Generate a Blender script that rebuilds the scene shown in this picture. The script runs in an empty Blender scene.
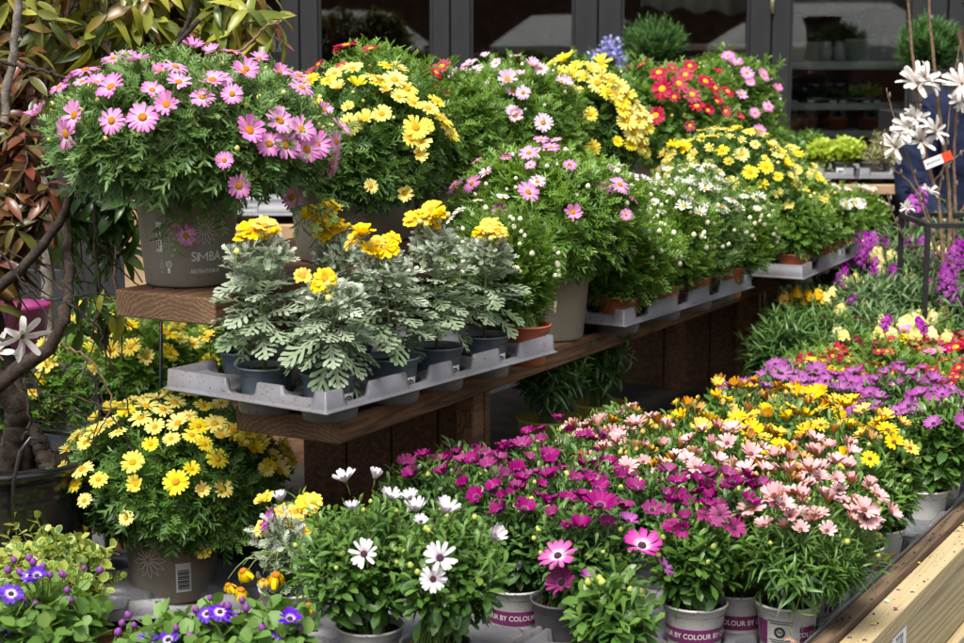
import bpy, math, random
import numpy as np
from mathutils import Vector, Matrix

R = math.radians
PI = math.pi
scene = bpy.context.scene
COL = scene.collection
rng = np.random.default_rng(7)
random.seed(7)

# ---------------------------------------------------------------- camera
CAMZ = 1.6
PITCH = R(9.19)
FPX = 1700.0            # focal length in pixels of a 964 wide picture
cam_d = bpy.data.cameras.new('camera')
cam = bpy.data.objects.new('camera', cam_d)
COL.objects.link(cam)
cam.location = (0, 0, CAMZ)
cam.rotation_euler = (PI / 2 - PITCH, 0, 0)
cam_d.sensor_width = 36
cam_d.lens = 36 * FPX / 964
cam_d.clip_start = 0.05
cam_d.clip_end = 300
cam_d.dof.use_dof = True
cam_d.dof.focus_distance = 3.35
cam_d.dof.aperture_fstop = 7.1
scene.camera = cam
CAM = np.array([0, 0, CAMZ])


def ray(px, py):
    xc = (px - 482) / FPX
    yc = (321.5 - py) / FPX
    return np.array([xc, math.cos(PITCH) + yc * math.sin(PITCH), -math.sin(PITCH) + yc * math.cos(PITCH)])


def at(px, py, Y):
    d = ray(px, py)
    return CAM + d * (Y / d[1])


def onz(px, py, z):
    d = ray(px, py)
    return CAM + d * ((z - CAMZ) / d[2])


# bench axes: U runs along the bench away from the camera, V across it towards the buyer
U = np.array([math.sin(R(29.4)), math.cos(R(29.4)), 0])
V = np.array([U[1], -U[0], 0])
Z3 = np.array([0, 0, 1.0])


def ben(a, v, z=0.0):
    return U * a + V * v + Z3 * z


# ---------------------------------------------------------------- tagging
def tag(o, label=None, cat=None, group=None, kind=None):
    if label: o['label'] = label
    if cat: o['category'] = cat
    if group: o['group'] = group
    if kind: o['kind'] = kind
    return o


def empty(name, loc, label=None, cat=None, group=None, rz=0.0):
    o = bpy.data.objects.new(name, None)
    o.empty_display_size = 0.05
    COL.objects.link(o)
    o.location = loc
    o.rotation_euler = (0, 0, rz)
    return tag(o, label, cat, group)


def link(name, me, parent=None, loc=None):
    o = bpy.data.objects.new(name, me)
    COL.objects.link(o)
    if parent is not None: o.parent = parent
    if loc is not None: o.location = loc
    return o


# ---------------------------------------------------------------- mesh builder
class MB:
    """collects polygons in world coordinates; build() links them as one mesh object"""

    def __init__(s):
        s.v, s.l, s.n, s.m, s.c, s.sm = [], [], [], [], [], []
        s.nv = 0

    def add(s, verts, faces, mat=0, col=None, smooth=False):
        """faces: list of index tuples"""
        verts = np.asarray(verts, float).reshape(-1, 3)
        s.v.append(verts)
        s.l.append(np.concatenate([np.asarray(f) for f in faces]) + s.nv)
        s.n.append(np.array([len(f) for f in faces]))
        s.m.append(np.full(len(faces), mat))
        s.sm.append(np.full(len(faces), smooth))
        if col is None: col = np.zeros((len(verts), 4))
        col = np.asarray(col, float)
        if col.ndim == 1: col = np.tile(col, (len(verts), 1))
        s.c.append(col)
        s.nv += len(verts)

    def inst(s, T, M, P, mat=0, col=None, smooth=True):
        """T = (verts, faces, t) template, M (k,3,3) P (k,3); col (k,3) written to r,g,b, template t to alpha"""
        tv, tf, tt = T
        k = len(P)
        if k == 0: return
        vv = np.einsum('kij,nj->kni', M, tv) + P[:, None, :]
        n = len(tv)
        loops = np.concatenate([np.asarray(f) for f in tf])
        cnt = np.array([len(f) for f in tf])
        offs = (np.arange(k) * n)[:, None]
        s.v.append(vv.reshape(-1, 3))
        s.l.append((loops[None, :] + offs).ravel() + s.nv)
        s.n.append(np.tile(cnt, k))
        if np.ndim(mat) == 0:
            s.m.append(np.full(len(cnt) * k, mat))
        else:
            s.m.append(np.repeat(np.asarray(mat), len(cnt)))
        s.sm.append(np.full(len(cnt) * k, smooth))
        c = np.zeros((k, n, 4))
        if col is not None: c[:, :, :3] = col[:, None, :]
        c[:, :, 3] = tt[None, :]
        s.c.append(c.reshape(-1, 4))
        s.nv += n * k

    def box(s, c, size, mat=0, axes=None, col=None):
        c = np.asarray(c, float)
        h = np.asarray(size, float) / 2
        ax = np.eye(3) if axes is None else np.asarray(axes)
        vs = []
        for dz in (-1, 1):
            for dy in (-1, 1):
                for dx in (-1, 1):
                    vs.append(c + ax[0] * dx * h[0] + ax[1] * dy * h[1] + ax[2] * dz * h[2])
        s.add(vs, [(0, 2, 3, 1), (4, 5, 7, 6), (0, 1, 5, 4), (2, 6, 7, 3), (0, 4, 6, 2), (1, 3, 7, 5)], mat, col)

    def tube(s, pts, rad, seg=6, mat=0, col=None, cap=True, closed=False):
        pts = np.asarray(pts, float)
        n = len(pts)
        rad = np.full(n, rad) if np.ndim(rad) == 0 else np.asarray(rad)
        tan = np.gradient(pts, axis=0)
        tan /= np.linalg.norm(tan, axis=1)[:, None] + 1e-9
        ref = np.array([0, 0, 1.0]) if abs(tan[0][2]) < .9 else np.array([1.0, 0, 0])
        vs = []
        x = np.cross(tan[0], ref); x /= np.linalg.norm(x)
        for i in range(n):
            x = x - tan[i] * x.dot(tan[i]); x /= np.linalg.norm(x) + 1e-9
            y = np.cross(tan[i], x)
            for j in range(seg):
                a = 2 * PI * j / seg
                vs.append(pts[i] + rad[i] * (math.cos(a) * x + math.sin(a) * y))
        fs = []
        for i in range(n - 1):
            for j in range(seg):
                k = (j + 1) % seg
                fs.append((i * seg + j, i * seg + k, (i + 1) * seg + k, (i + 1) * seg + j))
        if cap:
            fs.append(tuple(range(seg - 1, -1, -1)))
            fs.append(tuple((n - 1) * seg + j for j in range(seg)))
        s.add(vs, fs, mat, col, True)

    def lathe(s, prof, c, seg=32, mat=0, col=None, smooth=True, close=False):
        c = np.asarray(c, float)
        vs, fs = [], []
        for (r, z) in prof:
            for j in range(seg):
                a = 2 * PI * j / seg
                vs.append((c[0] + r * math.cos(a), c[1] + r * math.sin(a), c[2] + z))
        for i in range(len(prof) - 1):
            for j in range(seg):
                k = (j + 1) % seg
                fs.append((i * seg + j, i * seg + k, (i + 1) * seg + k, (i + 1) * seg + j))
        s.add(vs, fs, mat, col, smooth)

    def mesh(s, name, mats, origin=None):
        me = bpy.data.meshes.new(name)
        v = np.concatenate(s.v)
        if origin is not None: v = v - np.asarray(origin)[None, :]
        l = np.concatenate(s.l).astype(np.int32)
        n = np.concatenate(s.n).astype(np.int32)
        me.vertices.add(len(v)); me.vertices.foreach_set('co', v.astype(np.float32).ravel())
        me.loops.add(len(l)); me.loops.foreach_set('vertex_index', l)
        me.polygons.add(len(n))
        st = np.zeros(len(n), np.int32); st[1:] = np.cumsum(n)[:-1]
        me.polygons.foreach_set('loop_start', st)
        me.polygons.foreach_set('material_index', np.concatenate(s.m).astype(np.int32))
        me.polygons.foreach_set('use_smooth', np.concatenate(s.sm))
        at_ = me.attributes.new('vc', 'FLOAT_COLOR', 'POINT')
        at_.data.foreach_set('color', np.concatenate(s.c).astype(np.float32).ravel())
        for m in (mats if isinstance(mats, (list, tuple)) else [mats]): me.materials.append(m)
        me.update(calc_edges=True)
        me.validate()
        return me

    def build(s, name, mats, parent=None, world_origin=None):
        """verts are world coordinates; the object's origin sits at world_origin (or the parent's location)"""
        org = world_origin
        if org is None and parent is not None: org = np.array(parent.location)
        me = s.mesh(name, mats, org)
        if parent is not None:
            return link(name, me, parent, (0, 0, 0) if world_origin is None else tuple(np.array(world_origin) - np.array(parent.location)))
        return link(name, me, None, (0, 0, 0) if org is None else tuple(org))


def bevel(o, w=0.003, seg=2):
    m = o.modifiers.new('bevel', 'BEVEL'); m.width = w; m.segments = seg; m.limit_method = 'ANGLE'; m.angle_limit = R(40)
    return o


# ---------------------------------------------------------------- materials
def mat_new(name):
    m = bpy.data.materials.new(name)
    m.use_nodes = True
    nt = m.node_tree
    nt.nodes.clear()
    out = nt.nodes.new('ShaderNodeOutputMaterial')
    b = nt.nodes.new('ShaderNodeBsdfPrincipled')
    nt.links.new(b.outputs[0], out.inputs[0])
    return m, nt, b, out


def ramp(nt, stops, fac, interp='LINEAR'):
    r = nt.nodes.new('ShaderNodeValToRGB')
    r.color_ramp.interpolation = interp
    e = r.color_ramp.elements
    while len(e) > 1: e.remove(e[-1])
    e[0].position = stops[0][0]; e[0].color = (*stops[0][1], 1)
    for p, c in stops[1:]:
        x = e.new(p); x.color = (*c, 1)
    nt.links.new(fac, r.inputs[0])
    return r.outputs[0]


def vc(nt):
    a = nt.nodes.new('ShaderNodeAttribute'); a.attribute_name = 'vc'
    s = nt.nodes.new('ShaderNodeSeparateColor')
    nt.links.new(a.outputs['Color'], s.inputs[0])
    return s.outputs[0], s.outputs[1], s.outputs[2], a.outputs['Alpha']


def noise(nt, scale, detail=3, rough=.5, stretch=None, coord='Object', dist=0):
    tc = nt.nodes.new('ShaderNodeTexCoord')
    n = nt.nodes.new('ShaderNodeTexNoise')
    n.inputs['Scale'].default_value = scale
    n.inputs['Detail'].default_value = detail
    n.inputs['Roughness'].default_value = rough
    n.inputs['Distortion'].default_value = dist
    if stretch:
        mp = nt.nodes.new('ShaderNodeMapping')
        mp.inputs['Scale'].default_value = stretch
        nt.links.new(tc.outputs[coord], mp.inputs[0]); nt.links.new(mp.outputs[0], n.inputs[0])
    else:
        nt.links.new(tc.outputs[coord], n.inputs[0])
    return n.outputs[0]


def mathn(nt, op, a, b):
    m = nt.nodes.new('ShaderNodeMath'); m.operation = op
    for i, x in enumerate((a, b)):
        if isinstance(x, (int, float)): m.inputs[i].default_value = x
        else: nt.links.new(x, m.inputs[i])
    return m.outputs[0]


def mixc(nt, fac, a, b, mode='MIX'):
    m = nt.nodes.new('ShaderNodeMix'); m.data_type = 'RGBA'; m.blend_type = mode
    for i, x in ((0, fac), (6, a), (7, b)):
        if isinstance(x, (int, float)): m.inputs[i].default_value = x
        elif isinstance(x, tuple): m.inputs[i].default_value = (*x, 1)
        else: nt.links.new(x, m.inputs[i])
    return m.outputs[2]


def bump(nt, b, h, strength=.3, dist=.002):
    bp = nt.nodes.new('ShaderNodeBump')
    bp.inputs['Strength'].default_value = strength
    bp.inputs['Distance'].default_value = dist
    nt.links.new(h, bp.inputs['Height'])
    nt.links.new(bp.outputs[0], b.inputs['Normal'])


def leaf_mat(name, stops, tipmix=None, rough=.45, trans=.3, spec=.4, rim=None):
    """stops: ramp over the leaf's own random value; tipmix: colour of the young leaves at the shoot tips"""
    m, nt, b, out = mat_new(name)
    r, g, s_, t = vc(nt)
    f = mathn(nt, 'ADD', mathn(nt, 'MULTIPLY', r, .6), mathn(nt, 'MULTIPLY', g, .4))
    if spec > .2: stops = [(p * .9, q) for p, q in stops] + [(.955, (.22, .21, .04)), (1, (.17, .1, .04))]
    c = ramp(nt, stops, f)
    if tipmix: c = mixc(nt, mathn(nt, 'MULTIPLY', mathn(nt, 'POWER', s_, 2.0), .8), c, tipmix)
    if rim: c = mixc(nt, mathn(nt, 'MULTIPLY', mathn(nt, 'GREATER_THAN', t, .78), 1.0), c, rim)
    nt.links.new(c, b.inputs['Base Color'])
    b.inputs['Roughness'].default_value = rough
    b.inputs['Specular IOR Level'].default_value = spec
    tr = nt.nodes.new('ShaderNodeBsdfTranslucent')
    hs = nt.nodes.new('ShaderNodeHueSaturation'); hs.inputs['Hue'].default_value = .48; hs.inputs['Value'].default_value = 1.5; hs.inputs['Saturation'].default_value = 1.1
    nt.links.new(c, hs.inputs['Color']); nt.links.new(hs.outputs[0], tr.inputs[0])
    mx = nt.nodes.new('ShaderNodeMixShader'); mx.inputs[0].default_value = trans
    nt.links.new(b.outputs[0], mx.inputs[1]); nt.links.new(tr.outputs[0], mx.inputs[2])
    nt.links.new(mx.outputs[0], out.inputs[0])
    return m


def petal_mat(name, base, tip, vary=.12, trans=.3, mid=None):
    m, nt, b, out = mat_new(name)
    r, g, s_, t = vc(nt)
    st = [(0, base), (1, tip)] if mid is None else [(0, base), (mid[0], mid[1]), (1, tip)]
    c = ramp(nt, st, t)
    oi = nt.nodes.new('ShaderNodeObjectInfo')
    hs = nt.nodes.new('ShaderNodeHueSaturation')
    nt.links.new(c, hs.inputs['Color'])
    nt.links.new(mathn(nt, 'ADD', mathn(nt, 'MULTIPLY', r, vary * 1.5), 1 - vary), hs.inputs['Value'])
    nt.links.new(mathn(nt, 'ADD', mathn(nt, 'MULTIPLY', oi.outputs['Random'], .35), .85), hs.inputs['Saturation'])
    nt.links.new(hs.outputs[0], b.inputs['Base Color'])
    b.inputs['Roughness'].default_value = .55
    b.inputs['Specular IOR Level'].default_value = .25
    tr = nt.nodes.new('ShaderNodeBsdfTranslucent'); nt.links.new(hs.outputs[0], tr.inputs[0])
    mx = nt.nodes.new('ShaderNodeMixShader'); mx.inputs[0].default_value = trans
    nt.links.new(b.outputs[0], mx.inputs[1]); nt.links.new(tr.outputs[0], mx.inputs[2])
    nt.links.new(mx.outputs[0], out.inputs[0])
    return m


def simple(name, c1, c2=None, scale=20, rough=.5, bumps=0, spec=.5, stretch=None, metal=0, detail=4, bscale=None):
    m, nt, b, out = mat_new(name)
    if c2 is not None:
        n = noise(nt, scale, detail, .6, stretch)
        nt.links.new(ramp(nt, [(.32, c1), (.68, c2)], n), b.inputs['Base Color'])
    else:
        b.inputs['Base Color'].default_value = (*c1, 1)
        n = None
    if bumps:
        bn = noise(nt, bscale or scale * 4, 4, .6, stretch)
        bump(nt, b, bn, bumps, .003)
    b.inputs['Roughness'].default_value = rough
    b.inputs['Specular IOR Level'].default_value = spec
    b.inputs['Metallic'].default_value = metal
    return m


def wood(name, dark, light, axis_rot=0.0, rough=.75, ring=14, stretchx=.07, lines=.14, mult=60):
    """grain runs along the bench axis U (world z rotation) in object space"""
    m, nt, b, out = mat_new(name)
    tc = nt.nodes.new('ShaderNodeTexCoord')
    mp0 = nt.nodes.new('ShaderNodeMapping'); mp0.inputs['Rotation'].default_value = (0, 0, axis_rot)
    mp = nt.nodes.new('ShaderNodeMapping'); mp.inputs['Scale'].default_value = (stretchx, 1, 1)
    nt.links.new(tc.outputs['Object'], mp0.inputs[0]); nt.links.new(mp0.outputs[0], mp.inputs[0])
    n1 = nt.nodes.new('ShaderNodeTexNoise'); n1.inputs['Scale'].default_value = ring; n1.inputs['Detail'].default_value = 2; n1.inputs['Distortion'].default_value = .3
    nt.links.new(mp.outputs[0], n1.inputs[0])
    w = mathn(nt, 'SINE', mathn(nt, 'MULTIPLY', n1.outputs[0], mult), 0)
    n2 = nt.nodes.new('ShaderNodeTexNoise'); n2.inputs['Scale'].default_value = ring * 18; n2.inputs['Detail'].default_value = 4
    nt.links.new(mp.outputs[0], n2.inputs[0])
    n3 = nt.nodes.new('ShaderNodeTexNoise'); n3.inputs['Scale'].default_value = 5; n3.inputs['Detail'].default_value = 5
    nt.links.new(tc.outputs['Object'], n3.inputs[0])
    f = mathn(nt, 'ADD', mathn(nt, 'MULTIPLY', w, lines), mathn(nt, 'MULTIPLY', n2.outputs[0], .55))
    f = mathn(nt, 'ADD', f, mathn(nt, 'MULTIPLY', n3.outputs[0], .45))
    c = ramp(nt, [(.25, dark), (.78, light)], f)
    nt.links.new(c, b.inputs['Base Color'])
    b.inputs['Roughness'].default_value = rough
    b.inputs['Specular IOR Level'].default_value = .3
    bump(nt, b, f, .5, .002)
    return m

# ---------------------------------------------------------------- leaf templates: (verts, faces, t along the leaf); leaf lies along +Y, upper side +Z
def _T(v, f, t):
    return (np.array(v, float), f, np.array(t, float))


def t_divided(lobes=4, lobe_len=.30, w=.05, droop=.25, seed=0):
    r = random.Random(seed)
    v, f, t = [], [], []

    def seg(p0, p1, w0, w1, tip=True):
        (x0, y0), (x1, y1) = p0, p1
        dx, dy = x1 - x0, y1 - y0
        L = math.hypot(dx, dy); nx, ny = -dy / L, dx / L
        b = len(v)
        for (x, y, ww) in ((x0, y0, w0), (x0 + dx * .6, y0 + dy * .6, w1)):
            for s in (-1, 1): v.append([x + nx * ww * s / 2, y + ny * ww * s / 2, 0]); t.append(y)
        f.append((b + 1, b, b + 2, b + 3))
        if tip:
            v.append([x1, y1, 0]); t.append(y1); f.append((b + 3, b + 2, b + 4))
    seg((0, 0), (0, .55), w * .7, w); seg((0, .3), (0, 1.0), w, w * 1.4)
    for i in range(lobes):
        y = .28 + .55 * i / max(1, lobes - 1)
        for s in (-1, 1):
            L = lobe_len * (1.15 - .35 * abs(i / (lobes - 1) - .45)) * r.uniform(.85, 1.15)
            a = R(r.uniform(38, 52))
            p1 = (s * L * math.sin(a), y + L * math.cos(a))
            seg((0, y - .02), p1, w, w * 1.15)
            if i in (1, 2) and lobes > 3:
                q = (s * L * .45 * math.sin(a), y + L * .45 * math.cos(a))
                seg(q, (q[0] + s * L * .42, q[1] + L * .08), w * .8, w * .9)
    v = np.array(v, float)
    v[:, 2] = -droop * v[:, 1] ** 2 + .35 * np.abs(v[:, 0]) + .02 * np.sin(v[:, 0] * 30)
    return _T(v, f, np.clip(t, 0, 1))


def t_blade(widths, droop=.3, fold=.25, ys=None, wave=0.0):
    """simple leaf of half widths at stations"""
    n = len(widths)
    ys = ys or [i / (n - 1) for i in range(n)]
    v, f, t = [], [], []
    for y, w in zip(ys, widths):
        z = -droop * y * y
        wz = wave * math.sin(y * 17)
        v += [[-w, y, z + fold * w + wz], [0, y, z], [w, y, z + fold * w - wz]]
        t += [y, y, y]
    for i in range(n - 1):
        a = i * 3
        f += [(a, a + 1, a + 4, a + 3), (a + 1, a + 2, a + 5, a + 4)]
    return _T(v, f, t)


def t_silver(seed=0):
    """broad, deeply lobed leaf with blunt, toothed lobes"""
    r = random.Random(seed)
    v, f, t = [], [], []

    def quad(a, b_, c, d, *ts):
        k = len(v); v.extend([list(a), list(b_), list(c), list(d)]); t.extend(ts); f.append((k, k + 1, k + 2, k + 3))
    ys = [0, .2, .4, .6, .8, .93]
    ws = [.012, .022, .034, .044, .046, .034]
    for i in range(5):
        for s in (-1, 1):
            p = [(0, ys[i], 0), (s * ws[i], ys[i], .02), (s * ws[i + 1], ys[i + 1], .02), (0, ys[i + 1], 0)]
            if s > 0: quad(*p, ys[i], ys[i], ys[i + 1], ys[i + 1])
            else: quad(*p[::-1], ys[i + 1], ys[i + 1], ys[i], ys[i])
    for i, y in enumerate([.2, .36, .52, .68, .82]):
        for s in (-1, 1):
            L = [.2, .31, .37, .33, .24][i] * r.uniform(.9, 1.1)
            a = R(52 - i * 4)
            dx, dy = s * math.sin(a), math.cos(a)
            nx, ny = -dy, dx
            w0, w1 = .02, .04
            P = lambda q, o: (dx * q + nx * o, y + dy * q + ny * o, .25 * q * q + .03 * math.sin(q * 20 + i))
            k = len(v)
            v.extend([P(0, -w0), P(0, w0), P(L * .6, w1), P(L * .6, -w1), P(L * .85, w1 * 1.1), P(L, w1 * .3), P(L * .95, -w1 * .6), P(L * .8, -w1 * 1.15)])
            t.extend([y] * 8)
            f.append((k, k + 3, k + 2, k + 1) if s > 0 else (k, k + 3, k + 2, k + 1))
            f.append((k + 3, k + 7, k + 6, k + 5, k + 4, k + 2))
    k = len(v)
    v.extend([(-.045, .88, 0), (.045, .88, 0), (.07, .97, 0), (.02, 1.03, 0), (-.05, .99, 0)]); t.extend([1] * 5); f.append((k, k + 1, k + 2, k + 3, k + 4))
    v = np.array(v, float); v[:, 2] -= .28 * v[:, 1] ** 2
    return _T(v, f, t)


def t_round(seed=0, n=11, notch=.25):
    """rounded, toothed leaf"""
    r = random.Random(seed)
    v = [[0, 0, 0], [0, .5, -.06]]
    t = [0, .4]
    for i in range(n):
        a = -PI * .93 + 2 * PI * .93 * i / (n - 1)
        rr = .5 * (1 + .1 * (i % 2)) * r.uniform(.95, 1.05)
        v.append([rr * math.sin(a) * .92, .5 + rr * math.cos(a), .1 * abs(math.sin(a)) - .1 * (.5 + rr * math.cos(a)) ** 2]); t.append(.85)
    f = [(1, 2 + i + 1, 2 + i) for i in range(n - 1)] + [(1, 2, 0), (1, 0, 1 + n)]
    v.append([0.012, -.5, -.1]); v.append([-.012, -.5, -.1]); t += [0, 0]
    f.append((0, len(v) - 1, len(v) - 2))
    return _T(v, f, t)


LEAF = {
    'div': [t_divided(4, .34, .062, .3, 1), t_divided(4, .30, .07, .15, 2), t_divided(3, .38, .062, .45, 3)],
    'fine': [t_divided(4, .30, .045, .2, 4), t_divided(3, .34, .045, .1, 5)],
    'spoon': [t_blade([.03, .07, .15, .17, .02], .35, .35, [0, .25, .6, .85, 1]), t_blade([.03, .06, .12, .15, .02], .1, .3, [0, .3, .62, .85, 1]),
              t_blade([.04, .09, .19, .2, .03], .6, .25, [0, .25, .58, .83, 1], .015)],
    'lance': [t_blade([.02, .07, .09, .06, 0], .35, .3), t_blade([.02, .06, .08, .055, 0], .7, .3)],
    'shrub': [t_blade([.015, .09, .155, .165, .11, .04, 0], .45, .45, [0, .15, .35, .55, .78, .92, 1]), t_blade([.015, .08, .14, .15, .1, .03, 0], .9, .5, [0, .15, .35, .55, .78, .92, 1], .01),
              t_blade([.015, .1, .17, .17, .12, .04, 0], .2, .3, [0, .15, .35, .55, .78, .92, 1], .015)],
    'silver': [t_silver(1), t_silver(2), t_silver(3)],
    'round': [t_round(1), t_round(2)],
    'needle': [t_blade([.03, .035, 0], .25, .2)],
}


def nrm(a):
    return a / (np.linalg.norm(a, axis=-1, keepdims=True) + 1e-9)


def frames(y, z):
    """rotation matrices with local Y along y and local Z near z"""
    y = nrm(y); x = nrm(np.cross(y, z)); z = np.cross(x, y)
    return np.stack([x, y, z], axis=2)


def tubes3(mb, A, B, C_, rad, mat, nseg=4, col=(.5, .5, .3)):
    """many thin three sided stems along quadratic curves A-B-C"""
    k = len(A)
    if k == 0: return
    ts = np.linspace(0, 1, nseg + 1)
    P = ((1 - ts) ** 2)[None, :, None] * A[:, None] + (2 * ts * (1 - ts))[None, :, None] * B[:, None] + (ts ** 2)[None, :, None] * C_[:, None]
    d = nrm(C_ - A)
    x = nrm(np.cross(d, np.array([.3, .5, .81]))); y = np.cross(d, x)
    vs = []
    for j in range(3):
        a = 2 * PI * j / 3
        vs.append(P + (math.cos(a) * x + math.sin(a) * y)[:, None] * (rad * (1 - .35 * ts))[None, :, None])
    vv = np.stack(vs, axis=2).reshape(k, -1, 3)
    f = []
    for i in range(nseg):
        for j in range(3):
            q = (j + 1) % 3
            f.append((i * 3 + j, i * 3 + q, i * 3 + 3 + q, i * 3 + 3 + j))
    n = (nseg + 1) * 3
    loops = np.concatenate([np.asarray(q) for q in f])
    mb.v.append(vv.reshape(-1, 3))
    mb.l.append((loops[None] + (np.arange(k) * n)[:, None]).ravel() + mb.nv)
    mb.n.append(np.full(len(f) * k, 4)); mb.m.append(np.full(len(f) * k, mat)); mb.sm.append(np.full(len(f) * k, True))
    c = np.zeros((k * n, 4)); c[:, :3] = col; mb.c.append(c)
    mb.nv += n * k


def whorls(mb, tips, sd, kind, size, rng, per=9, shoot=.06, spread=(20, 80), young=1.0, jit=.25, upbias=.2, mat=0, tipsize=.55, lay=0.0):
    """leaves set round the last part of each shoot"""
    n = len(tips)
    if n == 0: return
    Ts = LEAF[kind]
    sd = nrm(sd)
    px_ = nrm(np.cross(sd, rng.normal(size=(n, 3)))); py_ = np.cross(sd, px_)
    g = rng.random(n)
    P, Y, N, S, CC = [], [], [], [], []
    for j in range(per):
        s = j / max(1, per - 1)
        az = j * 2.4 + rng.normal(0, .3, n)
        el = R(spread[1] + (spread[0] - spread[1]) * s) + rng.normal(0, .15, n)
        rad = np.cos(az)[:, None] * px_ + np.sin(az)[:, None] * py_
        y = sd * np.cos(el)[:, None] + rad * np.sin(el)[:, None] + rng.normal(0, jit * .4, (n, 3))
        y[:, 2] += upbias * (s - .4) - lay * (1 - s)
        z = sd * np.sin(el)[:, None] - rad * np.cos(el)[:, None] + rng.normal(0, jit, (n, 3))
        z[:, 2] += .35
        P.append(tips - sd * (shoot * (1 - s)) + rng.normal(0, .002, (n, 3)))
        Y.append(y); N.append(z)
        S.append(size * (1 - (1 - tipsize) * s ** 1.5) * rng.uniform(.75, 1.2, n))
        CC.append(np.stack([rng.random(n), g, np.full(n, s * young)], axis=1))
    P, Y, N, S, CC = map(np.concatenate, (P, Y, N, S, CC))
    M = frames(Y, N) * S[:, None, None]
    w = rng.integers(0, len(Ts), len(P))
    for i, T in enumerate(Ts):
        q = w == i
        mb.inst(T, M[q], P[q], mat, CC[q])


def sphere_dirs(n, rng, zmin=-1, jitter=.06):
    i = np.arange(n) + .5
    z = 1 - (1 - zmin) * i / n
    ph = PI * (1 + 5 ** .5) * i + rng.random() * 6
    r = np.sqrt(np.clip(1 - z * z, 0, 1))
    d = np.stack([r * np.cos(ph), r * np.sin(ph), z], 1) + rng.normal(0, jitter, (n, 3))
    return nrm(d)


def canopy(mb, C, Rad, base, kind, size, rng, spacing=.028, per=9, shoot=.06, zmin=-.55, spread=(20, 80), young=1, lump=.12, inner=.35, up=.35, stem=.0012, upbias=.2, lay=0.0, tipsize=.55, mat=0, smat=1, stemcol=(.5, .5, .3)):
    """foliage filling an uneven ellipsoid crown that grows from base"""
    C = np.array(C, float); Rad = np.array(Rad, float); base = np.array(base, float)
    area = 4 * PI * ((Rad[0] * Rad[1]) ** 1.6 / 3 + (Rad[0] * Rad[2]) ** 1.6 / 3 + (Rad[1] * Rad[2]) ** 1.6 / 3) ** (1 / 1.6) * (1 - zmin) / 2
    n = max(8, int(area / spacing ** 2))
    d = sphere_dirs(n, rng, zmin)
    # lumpy outline
    ph = rng.random(6) * 6
    lum = np.sin(d[:, 0] * 4 + ph[0]) * np.sin(d[:, 1] * 4.5 + ph[1]) + .6 * np.sin(d[:, 2] * 6 + ph[2] + d[:, 0] * 5) + .5 * np.sin(d[:, 1] * 9 + ph[3]) * np.sin(d[:, 0] * 8 + ph[4])
    r = (1 + lump * lum) * (rng.uniform(.74, 1.02, n) + rng.uniform(.06, .2, n) * (rng.random(n) < .13))
    ni = int(n * inner)
    d2 = sphere_dirs(ni, rng, zmin, .2)
    d = np.concatenate([d, d2]); r = np.concatenate([r, rng.uniform(.45, .8, ni)])
    tips = C + d * Rad * r[:, None]
    nr = nrm(d / Rad)
    sd = nrm(nrm(tips - base) * .7 + nr * .5 + np.array([0, 0, up]))
    whorls(mb, tips, sd, kind, size, rng, per, shoot, spread, young, upbias=upbias, lay=lay, tipsize=tipsize, mat=mat)
    b = base + rng.normal(0, .012, tips.shape) * np.array([1, 1, .2])
    mid = b + (tips - b) * .5 + np.array([0, 0, .02]) - nr * .01
    mid[:, 2] += .15 * (np.abs(tips - b)[:, :2].sum(1))
    tubes3(mb, b, mid, tips, stem, smat, col=stemcol)
    return tips


# ---------------------------------------------------------------- flower meshes
def petal_T(L, w, r0, elev, curl=0.0, tipw=.55, notch=0.0, cup=.25):
    """one petal along +Y starting at radius r0, raised by elev at the base and bending by curl"""
    ys = [0, .3, .65, .9, 1.0]
    ws = [.45, .85, 1.0, .8, tipw * .5]
    v, f, t = [], [], []
    y, z, a = r0, 0, elev
    prev = 0
    for q, wq in zip(ys, ws):
        y += (q - prev) * L * math.cos(a); z += (q - prev) * L * math.sin(a)
        a -= curl * (q - prev); prev = q
        hw = w * wq / 2
        v += [[-hw, y - math.sin(a) * cup * hw, z + cup * hw * math.cos(a)], [0, y - (notch * L if q == 1 else 0), z], [hw, y - math.sin(a) * cup * hw, z + cup * hw * math.cos(a)]]
        t += [q] * 3
    for i in range(4):
        k = i * 3
        f += [(k, k + 1, k + 4, k + 3), (k + 1, k + 2, k + 5, k + 4)]
    return _T(v, f, t)


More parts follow.
